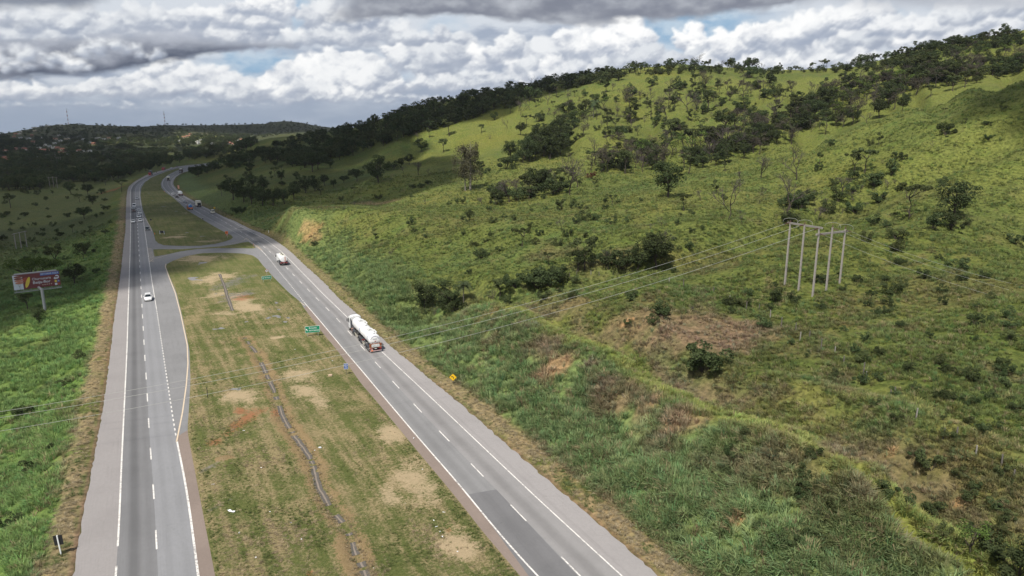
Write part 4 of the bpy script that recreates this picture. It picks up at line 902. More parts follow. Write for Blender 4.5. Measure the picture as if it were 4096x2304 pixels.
for zx,zy,h,t in [(320,895,270,B),(615,905,240,B),(815,770,110,S),(805,825,60,DS),(1110,840,210,S),(1200,845,220,S),(1325,605,105,S),(1280,980,130,S),(1010,1010,230,GS),(1100,1080,150,GS),(1600,1230,310,S),(1580,1255,170,PA),(1975,1240,360,L),(1950,1335,150,DS),(1790,1335,150,SH),(1480,1420,110,SH),(1390,1320,80,SH),(1210,1430,90,SH),(555,1230,310,B),(800,1255,170,B),(770,1110,100,B),(330,1080,100,B),(170,315,140,PA),(105,380,120,B),(300,210,150,B),(220,190,130,B),(850,150,120,S),(720,215,90,B),(770,210,110,B),(560,120,80,S),(330,240,60,GS),
  (910,610,60,SH),(1240,610,60,SH),(1890,330,50,S),(1900,520,110,DS),(1770,640,60,B),(1480,720,60,DS),(1540,730,50,DS),(2070,420,60,S),(1360,760,60,GS),(1470,960,90,B),(1310,1100,100,SH),(1120,1190,100,SH),(640,1160,160,SH),(300,1110,70,GS),(1870,960,80,SH),(2270,560,50,SH),(2390,300,40,SH),(2100,1300,60,SH),(2250,430,40,DS),(2300,980,50,GS),(480,980,60,GS),(1280,1290,110,SH)]:
    add(t,1823.8+zx*.292,188.7+zy*.292,h*.292)
for zx,zy,h,t in [(1425,815,235,L),(1240,805,115,L),(1770,750,155,B),(1980,555,130,S),(2210,880,425,'feathery_tree'),(1215,912,60,S),(1830,1000,65,GS),(2200,1145,105,L),(1395,1305,85,S),(880,1355,45,DS),(1790,555,120,L),(1560,700,80,SH),(1620,690,90,L),(1690,660,90,L),(1860,430,85,S),(2030,420,150,S),(1760,465,95,B),(1720,865,40,DS),(1790,860,45,DS),(1850,830,40,DS),(2300,690,60,DS),(2340,740,55,SH),(1640,740,60,B),(1850,770,60,B),(1500,710,80,SH),
  (560,615,75,L),(450,635,70,S),(340,685,60,S),(190,700,50,SH),(540,765,85,S),(720,780,60,L),(640,670,60,S),(700,620,60,L),(80,930,110,S),(180,965,200,L),(270,985,190,L),(340,1005,180,L),(430,1015,160,L),(520,1015,160,L),(620,1000,140,L),(700,965,150,L),(800,905,130,L),(880,890,120,L),(930,925,85,S),(965,845,105,L),(860,725,190,L),(910,705,160,L),(790,690,140,L),(1040,855,70,L),(1130,820,70,L),(590,800,90,L),(720,900,110,L),(350,860,120,L),(450,900,130,L),(1010,690,90,L),(960,640,100,L),(1090,620,80,L),(200,1080,60,SH),(250,1075,50,SH),(1220,1010,60,GS),(1130,1050,70,GS),(1430,960,45,SH),(1110,970,40,SH),(1410,780,60,DS),
  (1700,1180,60,SH),(1720,1150,50,SH),(1730,1245,40,DS),(1540,1430,100,GS),(2030,1010,40,SH),(2100,1000,50,SH),(2150,1000,60,SH),(1700,945,35,SH)]:
    add(t,534.6+zx*.293,220.1+zy*.293,h*.293)
for zx,zy,h,t in [(1585,600,345,S),(1530,615,210,L),(1180,760,190,DS),(1280,740,170,DS),(1360,700,160,L),(1280,565,125,S),(2200,595,340,L),(2040,600,230,L),(1900,590,180,DS),(1790,600,150,B),(1755,560,135,L),(2240,500,300,B),(860,855,210,S),(990,755,130,SH),(210,935,260,L),(390,925,240,L),(300,990,130,GS),(545,880,230,'palm_tree'),(460,960,130,DS),(1040,405,175,S),(760,312,50,SH),(1350,388,65,SH),(1385,250,90,B),(1430,315,70,SH),(1510,715,75,SH),(915,905,90,SH),(800,845,140,GS),(2240,1000,160,SH),(1980,865,95,SH),(1700,920,75,GS),(2500,960,80,GS),(700,500,90,DS),(590,640,50,DS),(2480,430,90,SH),(2350,620,60,SH),(1400,700,90,SH),(2170,1060,90,SH),(1480,840,60,SH),(1240,860,80,SH),(1960,1080,60,SH),(540,170,40,SH)]:
    add(t,1006.2+zx*.293,503.1+zy*.293,h*.293)
for zx,zy,h,t in [(650,1335,285,S),(955,1245,155,S),(120,665,180,S),(815,500,145,L),(1005,512,135,L),(920,600,100,S),(1060,625,125,L),(970,788,150,L),(1185,685,60,SH),(770,770,55,SH),(560,777,35,DS),(835,942,95,S),(650,955,65,L),(690,985,55,DS),(965,1012,90,S),(1035,972,75,S),(1160,505,65,DS),(1390,485,160,S),(1210,405,120,S),(740,1262,60,SH),(1345,1310,50,DS),(30,1035,75,DS),(330,500,45,SH),(410,640,40,SH),(600,500,40,SH),(880,465,30,SH),(50,760,50,SH),(1230,680,45,DS),(1110,1130,35,SH),(1020,1080,30,SH),(410,1190,50,DS),(300,1260,50,DS),(530,560,30,DS),(850,560,60,S)]:
    add(t,zx*.2197,377.3+zy*.2197,h*.2197)
add('umbrella_tree',92,722,70); add(L,188,716,58); add(S,72,786,57); add(L,100,812,45); add(S,163,990,46); add(DS,60,1048,30); add(SH,80,1192,36); add(SH,128,1135,22); add(SH,20,1330,40); add(SH,200,905,26); add(DS,215,640,30); add(DS,245,690,16)
# wooded gully under the right-hand ridge, trees of the ridge line
rr=random.Random(3)
def scatter_poly(P,nn,kinds,h0,h1,md=9):
    xs=[p[0] for p in P]; ys=[p[1] for p in P]; pa=np.array(P,float); got=[]; tries=0
    while len(got)<nn and tries<6000:
        tries+=1; x=rr.uniform(min(xs),max(xs)); y=rr.uniform(min(ys),max(ys))
        if not inpoly(np.array([x]),np.array([y]),pa)[0]: continue
        if any(abs(x-a)<md and abs(y-b)<md*.6 for a,b in got): continue
        got.append((x,y)); add(rr.choice(kinds),x,y,rr.uniform(h0,h1))
scatter_poly([(1480,412),(1560,392),(1700,400),(1790,372),(1880,352),(1900,318),(2000,292),(2060,250),(2180,215),(2330,175),(2500,180),(2480,205),(2330,255),(2190,312),(2080,338),(1960,372),(1850,420),(1760,425),(1650,432),(1520,432)],110,[L,L,DT,L,B,DT,S,S,PA],30,56,11)
for i in range(104):   # skyline
    u=(i+rr.uniform(.1,.9))/104; x=1160+u*1400
    ys=np.interp(x,[1160,1400,1500,1690,2000,2100,2200,2300,2450,2576],[248,206,189,167,168,166,158,128,101,84])
    add(rr.choice([L,S,S,S,B,L]),x,ys+rr.uniform(2,12),rr.uniform(15,30) if x<2150 else rr.uniform(20,36))
for x,y,h in [(1688,170,27),(1718,175,22),(1480,192,22),(1500,190,24),(2230,156,32),(2495,92,22),(2170,178,20)]: add('palm_tree',x,y,h)
for x,y in [(905,312),(912,310)]: add(B,x,y,26)
scatter_poly([(2200,215),(2330,150),(2576,110),(2576,185),(2400,210)],40,[L,PA,S,B,SH,DT],20,40,12)
scatter_poly([(1900,560),(2050,480),(2250,420),(2250,470),(2130,560),(2000,590)],22,[GS,DS,SH,B,SH],18,40,16)
scatter_poly([(1760,780),(2200,640),(2560,560),(2570,1150),(2250,1080),(1900,820)],74,[SH,SH,SH,SH,DS],16,34,26)
scatter_poly([(2250,1130),(2570,1180),(2570,1430),(2350,1400),(2230,1250)],16,[SH],26,46,46)
scatter_poly([(1750,1050),(2100,1150),(2150,1440),(1950,1400)],14,[SH,SH],26,44,50)
scatter_poly([(1380,760),(1480,740),(1480,700),(1330,700)],5,[SH,GS],14,24,20)
add(DS,2560,1446,90); add(SH,1980,1380,40); add(DS,1835,1200,36); add(SH,1665,800,36); add(SH,1770,935,75); add(SH,1950,760,45); add(SH,2500,1400,56); add('pale_tree',2440,1395,100)
scatter_poly([(1000,560),(1300,520),(1750,500),(1800,640),(1400,640),(1100,640)],46,[SH,SH,SH,SH,GS],8,18,22)
scatter_poly([(1300,250),(1900,190),(2050,230),(1850,300),(1500,350),(1330,330)],84,[B,DT,S,S,SH,SH,SH,GS],14,36,15)
scatter_poly([(0,480),(300,480),(300,560),(230,640),(0,640)],34,[SH,DS,SH],6,13,12)
scatter_poly([(490,420),(640,410),(830,440),(800,470),(560,460)],20,[S,L,SH,SH,DS],9,18,14)
scatter_poly([(1480,430),(1500,400),(1570,375),(1640,372),(1700,345),(1790,335),(1900,312),(1950,330),(1850,400),(1700,432),(1560,440)],46,[L,S,B,DT,S,DT,PA],40,70,12)
scatter_poly([(1310,405),(1330,370),(1400,330),(1440,345),(1420,390),(1360,410)],16,[L,L,S],36,62,10)
scatter_poly([(1250,500),(1330,470),(1440,455),(1440,480),(1330,505)],14,[DT,DS,S,GS],26,48,12)
scatter_poly([(1900,300),(2060,235),(2200,200),(2330,165),(2576,150),(2576,190),(2300,225),(2150,270),(2000,320)],50,[L,S,DT,B,PA,S],26,48,12)
scatter_poly([(1400,300),(1500,250),(1700,230),(1880,215),(1880,260),(1700,320),(1500,340)],26,[S,B,DT,PA],24,46,22)
# ---------------------------------------------------------------- build them
ORD=['','first','second','third','fourth','fifth','sixth','seventh','eighth','ninth','tenth','eleventh','twelfth','thirteenth','fourteenth','fifteenth','sixteenth','seventeenth','eighteenth','nineteenth']
TENS={2:'twent',3:'thirt',4:'fort',5:'fift',6:'sixt',7:'sevent',8:'eight',9:'ninet'}
def ordinal(n):
    if n<20: return ORD[n]
    if n>=100: return 'hundred-and-'+(ordinal(n-100) if n>100 else '')
    t,u=divmod(n,10); return TENS[t]+('ieth' if u==0 else 'y-'+ORD[u])
cnt={}; PLACED=[]
for kind,x,y,h,reg in PL:
    c=cnt.get(kind,0)
    p=hitk(x,y,rmin=45)
    if p is None: continue
    if dist_line(np.array([p[0]]),np.array([p[1]]),gL_OUT[::4])[0]<1.5 or inpoly(np.array([p[0]]),np.array([p[1]]),gROAD)[0]: continue
    zc=proj(p)[2]; hm=h*K*zc/FPX/math.cos(PITCH*.5)
    cnt[kind]=c+1; PLACED.append([kind,x,y,p,hm,reg or region(x,y)])
groups={}
for q in PLACED: groups.setdefault((q[0],q[5]),[]).append(q)
for (kind,reg),L_ in groups.items():
    L_.sort(key=lambda q:q[1])
    one,many,cat=DESC[kind]
    for i,(kd,x,y,p,hm,_) in enumerate(L_):
        lab=(one+' '+reg) if len(L_)==1 else f"{ordinal(i+1)} from left of {many} {reg}"
        if kind=='feathery_tree': lab='tall feathery pale tree with white trunks on the lower slope'
        if kind=='umbrella_tree': lab='wide flat-topped bright green tree behind the billboard'
        rs=random.Random(int(x*7+y*131)); pr=rs.choice(PROTO[kind]); s=hm/PH[kind]; rz=rs.uniform(0,6.28)
        g=(many+' '+reg) if len(L_)>1 else None
        if isinstance(pr,tuple):
            t=empty(kind,p,rz,lab,cat,g,s); t.scale=(s*rs.uniform(.9,1.15),s*rs.uniform(.9,1.15),s)
            t.rotation_euler=(rs.uniform(-.06,.06),rs.uniform(-.06,.06),rz)
            for nm,me in zip(('trunk','crown'),pr): link(bpy.data.objects.new(nm,me),t)
        else:
            o=bpy.data.objects.new(kind,pr); o.location=p; o.rotation_euler=(0,0,rz); o.scale=(s*rs.uniform(.85,1.3),s*rs.uniform(.85,1.3),s); link(o); tag(o,lab,cat,g)
print('plants',len(PLACED),cnt)
# ================================================================ massed vegetation (nobody could count it)
def instancer(name,pts,rot,scl,ind,protos,tint=None):
    pc=bpy.data.collections.new(name+'_shapes')
    for i,me in enumerate(protos):
        pc.objects.link(bpy.data.objects.new(f'{name}_shape_{i:02d}',me))
    me=bpy.data.meshes.new(name); me.vertices.add(len(pts)); me.vertices.foreach_set('co',np.asarray(pts,np.float32).ravel())
    attr(me,'rot',rot,'FLOAT_VECTOR'); attr(me,'scl',scl,'FLOAT_VECTOR'); a=me.attributes.new('ind','INT','POINT'); a.data.foreach_set('value',np.asarray(ind,np.int32))
    if tint is not None: attr(me,'tint',np.c_[tint,np.ones(len(pts))],'FLOAT_COLOR')
    o=link(bpy.data.objects.new(name,me)); tag(o,kind='stuff')
    ng=bpy.data.node_groups.new(name,'GeometryNodeTree'); ng.interface.new_socket('Geometry',in_out='INPUT',socket_type='NodeSocketGeometry'); ng.interface.new_socket('Geometry',in_out='OUTPUT',socket_type='NodeSocketGeometry')
    n_=ng.nodes.new; gi=n_('NodeGroupInput'); go=n_('NodeGroupOutput'); ip=n_('GeometryNodeInstanceOnPoints'); ci=n_('GeometryNodeCollectionInfo')
    ci.inputs['Collection'].default_value=pc; ci.inputs['Separate Children'].default_value=True; ci.inputs['Reset Children'].default_value=True
    def na(nm,ty):
        x=n_('GeometryNodeInputNamedAttribute'); x.data_type=ty; x.inputs['Name'].default_value=nm; return x.outputs['Attribute']
    l=ng.links.new; l(gi.outputs[0],ip.inputs['Points']); l(ci.outputs[0],ip.inputs['Instance']); ip.inputs['Pick Instance'].default_value=True
    l(na('ind','INT'),ip.inputs['Instance Index']); l(na('scl','FLOAT_VECTOR'),ip.inputs['Scale'])
    e2=n_('FunctionNodeEulerToRotation'); l(na('rot','FLOAT_VECTOR'),e2.inputs[0]); l(e2.outputs[0],ip.inputs['Rotation']); l(ip.outputs[0],go.inputs[0])
    o.modifiers.new('scatter','NODES').node_group=ng
    return o
def clean(mb,mats): return mb
# woods: canopies seen from afar
HS=[(370,165,'c','w',24,10),(215,176,'w','w',16,8),(165,202,'b','t',18,9),(205,198,'w','w',18,9),(150,232,'b','t',15,8),(215,240,'w','g',20,9),(300,248,'w','g',26,9),(335,217,'b','t',11,8),(432,244,'w','w',11,8),(470,318,'w','w',18,11),(520,330,'w','g',24,10),(582,256,'c','t',22,9),(635,272,'w','w',15,9),(705,252,'c','w',30,9),(622,216,'w','w',9,7),(880,256,'w','w',20,10),(1030,247,'w','w',34,10),(1090,256,'w','g',20,9),(1150,247,'c','t',20,8),(1250,242,'w','w',26,9),(940,292,'w','g',16,9),(985,306,'b','t',14,9),(350,287,'b','t',14,9),(372,312,'w','g',10,8),(575,300,'w','w',13,9),(412,350,'w','w',12,9),(440,378,'c','t',24,9),(492,378,'b','t',10,9),(565,346,'w','w',24,8),(605,352,'b','t',20,8),(655,366,'c','t',16,9),(690,382,'b','t',16,9),(160,360,'b','t',12,7),(255,362,'b','t',16,8),(292,370,'w','t',12,7),(60,385,'w','t',22,8),(18,468,'b','t',14,9),(62,458,'b','t',12,9),(82,482,'c','t',12,8),(42,492,'w','t',16,8),(372,476,'w','w',11,8),(360,442,'w','g',10,8),(640,406,'c','t',12,9),(692,420,'w','w',20,8),(598,430,'w','g',14,8),(612,442,'w','w',18,7),(832,386,'w','t',16,7),(872,386,'w','g',16,7),(942,382,'w','g',12,7),
 (1935,238,'c','t',22,10),(1975,228,'c','t',24,11),(2000,207,'c','t',12,9),(2072,282,'w','w',26,12),(2112,266,'w','w',16,10),(2092,300,'w','w',18,9),(1885,276,'w','w',7,9),(2232,302,'w','w',10,8),(2412,302,'w','t',20,12),(2440,312,'c','t',16,10),(2470,332,'w','w',24,9),(2500,276,'w','w',14,10),(2540,266,'c','t',16,9),(2332,330,'w','w',14,8),(360,68,'w','g',34,5),(500,50,'w','g',30,5),(625,46,'w','w',26,6),(648,72,'w','w',10,6)]
HPX=np.array([(x/2.6286,460+y/2.6286,w_/2.6286/2+3,d_/2.6286) for x,y,a,r_,w_,d_ in HS])
def wood_pts(P,nn,seed,rmax=3400,md=0):
    r=np.random.default_rng(seed); pa=np.array(P,float); out=[]
    x=r.uniform(pa[:,0].min(),pa[:,0].max(),nn*4); y=r.uniform(pa[:,1].min(),pa[:,1].max(),nn*4)
    m=inpoly(x,y,pa); x,y=x[m][:nn],y[m][:nn]
    for a,b in zip(x,y):
        p=hitk(a,b,rmin=300,rmax=rmax)
        if p is not None: out.append(p)
    return np.array(out)
def wood_mesh(seed,mat,**kw):
    t,c=leafy(seed,mat=mat,**kw); Vt=np.array([v.co for v in t.vertices]); Vc=np.array([v.co for v in c.vertices])
    Fc=np.array([p.vertices[:] for p in c.polygons]); Ft=np.array([p.vertices[:] for p in t.polygons if len(p.vertices)==4])
    return fast_mesh('wood',np.concatenate([Vc,Vt]),np.concatenate([Fc,Ft+len(Vc)]),[mat,m_bark],fmat=np.r_[np.zeros(len(Fc)),np.ones(len(Ft))])
m_leafg=leaf_mat('leaf_olive',(.050,.060,.022),(.110,.125,.048))
WOOD=[wood_mesh(201,m_leafd,ncl=18,nper=42,leaf=.30),wood_mesh(202,m_leafd,ncl=22,nper=40,leaf=.30,wide=.48),wood_mesh(203,m_leafs,ncl=18,nper=42,leaf=.30,wide=.36,tall=.40),wood_mesh(204,m_leafs,ncl=20,nper=40,leaf=.30,wide=.5,tall=.28),wood_mesh(205,m_leafg,ncl=16,nper=40,leaf=.3)]
def woods(name,lst):
    Pn=[];Sn=[]
    for P,nn,h0,h1,seed,rm in lst:
        p=wood_pts(P,nn,seed,rm); Pn.append(p); Sn.append(rng.uniform(h0,h1,len(p))/8)
    p=np.concatenate(Pn); s=np.concatenate(Sn); m=len(p)
    d=np.minimum(dist_line(p[:,0],p[:,1],gL_OUT[::3]),dist_line(p[:,0],p[:,1],gR_OUT[::3])); ok=(d>9)&~inpoly(p[:,0],p[:,1],gROAD); p=p[ok]; s=s[ok]; m=len(p)
    q=np.array([proj(a)[:2] for a in p]); blk=np.zeros(m,bool)      # the houses stand in clearings of the wood
    for (hx,hy,hw,hd) in HPX: blk|=(np.abs(q[:,0]-hx)<hw+4)&(q[:,1]>hy-3)&(q[:,1]<hy+15)
    p=p[~blk]; s=s[~blk]; m=len(p)
    rot=np.c_[rng.uniform(-.08,.08,m),rng.uniform(-.08,.08,m),rng.uniform(0,6.28,m)]; sc=np.c_[s*rng.uniform(.95,1.4,m),s*rng.uniform(.95,1.4,m),s]
    instancer(name,p-np.array([0,0,.6]),rot,sc,rng.choice(len(WOOD),m,p=[.26,.22,.2,.16,.16]),WOOD)
    return m
print('woods',woods('valley_woodland',[([(-30,482),(100,477),(200,464),(300,452),(335,440),(370,430),(430,414),(520,400),(620,385),(640,372),(500,366),(300,376),(100,392),(-30,400)],700,8,14,301,1500),
   ([(-30,400),(100,392),(300,376),(500,366),(640,372),(620,350),(420,350),(200,340),(-30,345)],620,8,13,302,2400)]),
 woods('ridge_woodland',[([(470,440),(545,408),(640,385),(700,362),(760,345),(830,334),(900,318),(1000,282),(1180,244),(1400,207),(1520,190),(1600,182),(1560,205),(1400,232),(1330,258),(1200,296),(1060,336),(960,368),(900,392),(830,405),(760,425),(650,408),(560,424),(495,446)],900,6,10.5,303,1300)]),
 woods('ridge_scrub',[([(1540,196),(1690,172),(2000,172),(2200,160),(2300,130),(2450,103),(2580,84),(2580,112),(2450,130),(2310,158),(2200,180),(2000,186),(1690,190)],420,3,6.5,306,900),([(2060,250),(2200,205),(2330,165),(2576,150),(2576,200),(2300,235),(2150,285),(2000,340),(1880,380),(1800,400),(1860,350)],200,4,8,307,700)]),
 woods('distant_hill_scrub',[([(-60,345),(200,340),(420,350),(620,350),(820,330),(820,318),(730,306),(620,311),(520,314),(410,308),(300,309),(185,300),(60,312),(-60,326)],1100,4,9,304,3300),
   ([(440,372),(640,372),(650,345),(520,338),(430,352)],160,7,12,305,2400)]))
# grass
def tuft(seed,nb=20,h=1.0,spread=.34,wid=.035,lean=.5):
    r=random.Random(seed); V=[];F=[]
    for i in range(nb):
        an=r.uniform(0,6.28); q=spread*math.sqrt(r.random())*.6; b=Vector((math.cos(an)*q,math.sin(an)*q,-.05)); a2=an+r.uniform(-.8,.8); L=lean*r.uniform(.3,1.2); hh=h*r.uniform(.55,1.1)
        d=Vector((math.cos(a2),math.sin(a2),0)); sd=d.cross(Vector((0,0,1)))*wid*r.uniform(.7,1.3)
        m=b+Vector((0,0,hh*.6))+d*L*.3; e_=b+Vector((0,0,hh*(1-.25*L)))+d*L*.9; k=len(V)
        V+=[b-sd,b+sd,m+sd*.8,m-sd*.8,e_+sd*.15,e_-sd*.15]; F+=[(k,k+1,k+2,k+3),(k+3,k+2,k+4,k+5)]
    return np.array(V),np.array(F)
m_blade=bpy.data.materials.new('grass_blade'); m_blade.use_nodes=True; nt=m_blade.node_tree; nt.nodes.clear(); k=N(nt)
out=k.n('ShaderNodeOutputMaterial'); d=k.n('ShaderNodeBsdfDiffuse'); t=k.n('ShaderNodeBsdfTranslucent'); mx=k.n('ShaderNodeMixShader'); mx.inputs[0].default_value=.3
a=k.attr('tint'); a.attribute_type='INSTANCER'; oi=k.n('ShaderNodeObjectInfo')
hs=k.n('ShaderNodeHueSaturation'); k.lk(a.outputs['Color'],hs.inputs['Color']); k.lk(k.math('ADD',.80,k.math('MULTIPLY',oi.outputs['Random'],.55)),hs.inputs['Value']); hs.inputs['Saturation'].default_value=.9
k.lk(hs.outputs[0],d.inputs[0]); k.lk(hs.outputs[0],t.inputs[0]); k.lk(d.outputs[0],mx.inputs[1]); k.lk(t.outputs[0],mx.inputs[2]); k.lk(mx.outputs[0],out.inputs[0])
TUFT=[fast_mesh('tuft',*tuft(s,nb,h,sp_,w_,ln),[m_blade]) for s,nb,h,sp_,w_,ln in ((1,22,1.0,.5,.03,.55),(2,26,.9,.6,.034,.8),(3,18,1.15,.4,.028,.4),(4,24,.7,.65,.034,.95))]
def sample_col(x,y):
    az=np.arctan2(x,y); lr=np.log(np.hypot(x,y)); return np.stack([bilin(TCOL[...,q],AZ,LR,az,lr) for q in range(3)],-1)
NG=230000
az=rng.uniform(-.69,.69,NG); r=np.exp(rng.uniform(math.log(44),math.log(430),NG)); x=r*np.sin(az); y=r*np.cos(az)
z=ground(x,y); sx=proj((x,y,z)); vis=(sx[0]>-150)&(sx[0]<4250)&(sx[1]<2500)&(sx[1]>200)
x,y,z,r=x[vis],y[vis],z[vis],r[vis]
ins=inpoly(x,y,gROAD); dL=dist_line(x,y,gL_OUT[::3]); dR=dist_line(x,y,gR_OUT[::3]); dd=np.minimum(dL,dR)
ok=(~ins)&(dd>.7); x,y,z,r,dL,dR,dd=[q[ok] for q in (x,y,z,r,dL,dR,dd)]
c=sample_col(x,y); lum=c@np.array([.3,.6,.1]); green=c[:,1]/(c[:,0]+1e-6)
nz=fbm(x/4,y/4,4,91); dry=dd<3.3; gq=bilin(gd,AZ,LR,np.arctan2(x,y),np.log(np.hypot(x,y)))
kp=(gq>1.5)&(rng.random(len(x))<np.where(dry,.55,np.clip((green-.55)*2.2+.18,.12,1)*np.clip((nz-.28)*4,.15,1)))
x,y,z,r,dd,dR,dL,c,nz,dry=[q[kp] for q in (x,y,z,r,dd,dR,dL,c,nz,dry)]
right_=(x>-.55*y)
tall=np.where(right_,smooth(3,5,dR)*smooth(26,12,dR),smooth(3,6,dL)*smooth(60,30,dL)*.7)*smooth(330,180,r)
h=np.where(dry,rng.uniform(.12,.34,len(x)),rng.uniform(.26,.78,len(x))*(.5+1.0*nz)+tall*rng.uniform(.3,.95,len(x)))*(1+.35*smooth(120,400,r))
w_=h*rng.uniform(.7,1.2,len(x))+.22; n_=len(x)
vr=np.interp(r,[50,110,220],[1.0,.65,.35])[:,None]; tint=c*(1+rng.uniform(-.38,.48,(n_,1))*vr)*np.array([1,1,1])+rng.normal(0,.006,(n_,3)); tint[:,0]*=1+rng.uniform(-.12,.20,n_)*vr[:,0]; sp_=rng.random(n_); ss=(sp_<.10)&(r<150); tint[ss]=np.array([.25,.205,.105])*rng.uniform(.7,1.2,(ss.sum(),1)); bg_=(sp_>.88)&(~dry); tint[bg_]=tint[bg_]*np.array([.74,1.0,.98]); tint[dry]=np.array([.30,.245,.150])*rng.uniform(.6,1.3,(dry.sum(),1)); gsel=dry&(nz>.58); tint[gsel]=np.array([.12,.15,.05])*rng.uniform(.7,1.2,(gsel.sum(),1)); tint=np.clip(tint*1.12,.01,.5)
print('tufts',n_)
instancer('tall_grass',np.c_[x,y,z],np.c_[rng.uniform(-.15,.15,n_),rng.uniform(-.15,.15,n_),rng.uniform(0,6.28,n_)],np.c_[w_,w_,h],rng.integers(0,4,n_),TUFT,tint)

# short mown grass and hay on the median
NM=90000
az=rng.uniform(-.62,.30,NM); r=np.exp(rng.uniform(math.log(58),math.log(210),NM)); x=r*np.sin(az); y=r*np.cos(az)
ins=inpoly(x,y,gS); x,y,r=x[ins],y[ins],r[ins]; pl=np.vstack([gS,gS[:1]]); dm=dist_line(x,y,DRAIN2); d1=dist_line(x,y,DRAIN1); ok=(dist_line(x,y,pl)>.3)&(dm>.40)&(d1>.45); x,y,r,dm=[q[ok] for q in (x,y,r,dm)]
rt=math.radians(-28); u_=x*math.cos(rt)-y*math.sin(rt); v_=x*math.sin(rt)+y*math.cos(rt)
stk=fbm(u_*.9,v_*.05,4,101)*.55+fbm(x/5,y/5,4,102)*.45; hayp=np.clip(1.25-np.abs(dm-1.1)/1.3,0,1)
bare_=np.zeros(len(x))
for q in BARE: bare_=np.maximum(bare_,patch(x,y,q,.5,5))
kp=rng.random(len(x))<np.clip(.55-bare_*.5+hayp*.4,.05,1); x,y,r,dm,stk,hayp=[q[kp] for q in (x,y,r,dm,stk,hayp)]; n_=len(x)
gr_=stk+rng.normal(0,.05,n_)<.49; gr_&=rng.random(n_)>hayp*.9
tint=np.where(gr_[:,None],np.array([.110,.140,.040]),np.array([.315,.245,.145]))*rng.uniform(.7,1.3,(n_,1))
h=np.where(gr_,rng.uniform(.10,.20,n_),rng.uniform(.06,.15,n_))+hayp*rng.uniform(0,.16,n_); w_=rng.uniform(.22,.45,n_)
instancer('mown_grass_tufts',np.c_[x,y,np.full(n_,.08)],np.c_[rng.uniform(-.3,.3,n_),rng.uniform(-.3,.3,n_),rng.uniform(0,6.28,n_)],np.c_[w_,w_,h],rng.integers(0,4,n_),TUFT,tint)
print('median tufts',n_)
# ================================================================ road users
m_white=plain('paint_white',(.80,.80,.79),.35,0,.04,2,.4); m_offw=plain('paint_cream',(.70,.66,.54),.45,0,.08,2,.2); m_silver=plain('paint_silver',(.46,.48,.50),.35,.3,.05,2,.4)
m_black=plain('paint_black',(.02,.022,.026),.3,0,.1,2,.4); m_dgreen=plain('paint_dark_teal',(.022,.036,.042),.3,0,.1,2,.4); m_maroon=plain('paint_maroon',(.10,.03,.03),.35,0,.1,2,.4)
m_red=plain('paint_red',(.42,.035,.035),.4,0,.1,2,.3); m_dred=plain('paint_dark_red',(.20,.03,.03),.45,0,.1,2,.2); m_blue=plain('paint_blue',(.02,.16,.42),.4,0,.1,2,.3); m_orange=plain('paint_orange',(.55,.16,.04),.5,0,.12,2,.2)
m_glass=plain('window_glass',(.018,.024,.028),.06,0,.05,1,.0,.6); m_tyre=plain('rubber',(.022,.022,.022),.85,0,.2,6); m_rim=plain('wheel_metal',(.50,.49,.46),.4,.6,.1,6); m_chas=plain('chassis_black',(.030,.029,.028),.7,0,.25,5); m_mud=plain('mudguard',(.045,.048,.055),.55,0,.1,4)
m_lamp=plain('lamp_lens',(.75,.75,.70),.15,0,.05,5); m_tail=plain('tail_lens',(.40,.02,.02),.25,0,.05,5); m_plate=plain('number_plate',(.62,.62,.58),.5,0,.05,8); m_grey=plain('panel_grey',(.24,.25,.26),.6,0,.1,2); m_tarp=plain('tarpaulin_dark',(.07,.085,.09),.8,0,.25,2); m_brown=plain('boards_brown',(.10,.065,.05),.8,0,.2,2)
m_pink=plain('frame_rust',(.30,.17,.13),.7,0,.2,4); m_conc=plain('concrete',(.27,.25,.225),.9,0,.18,2.2,0,.2); m_galv=plain('galvanised',(.42,.43,.43),.5,.4,.1,6); m_wood=plain('post_wood',(.13,.115,.10),.9,0,.25,7)
m_green=plain('sign_green',(.0,.22,.115),.45,0,.05,2); m_sblue=plain('sign_blue',(.012,.075,.33),.45,0,.05,2); m_yel2=plain('sign_yellow',(.75,.46,.015),.45,0,.05,2); m_sred=plain('sign_red',(.30,.02,.025),.5,0,.1,4); m_swhite=plain('sign_white',(.78,.80,.78),.5,0,.04,4); m_sor=plain('sign_orange',(.72,.15,.03),.5,0,.06,3); m_sblack=plain('sign_black',(.015,.016,.018),.6,0,.1,4)
def tangent(A,p):
    i=np.argmin(((A-p)**2).sum(1)); i=min(max(i,1),len(A)-2); t=A[i+1]-A[i-1]; return t/np.linalg.norm(t)
def place(px,lane,away,off=0.0):
    """ground point of a pixel (4096 scale) and the heading of the lane there"""
    p=np.array(G(*px)); t=tangent(lane,p)
    if not away: t=-t
    return p,math.atan2(t[1],t[0])+off
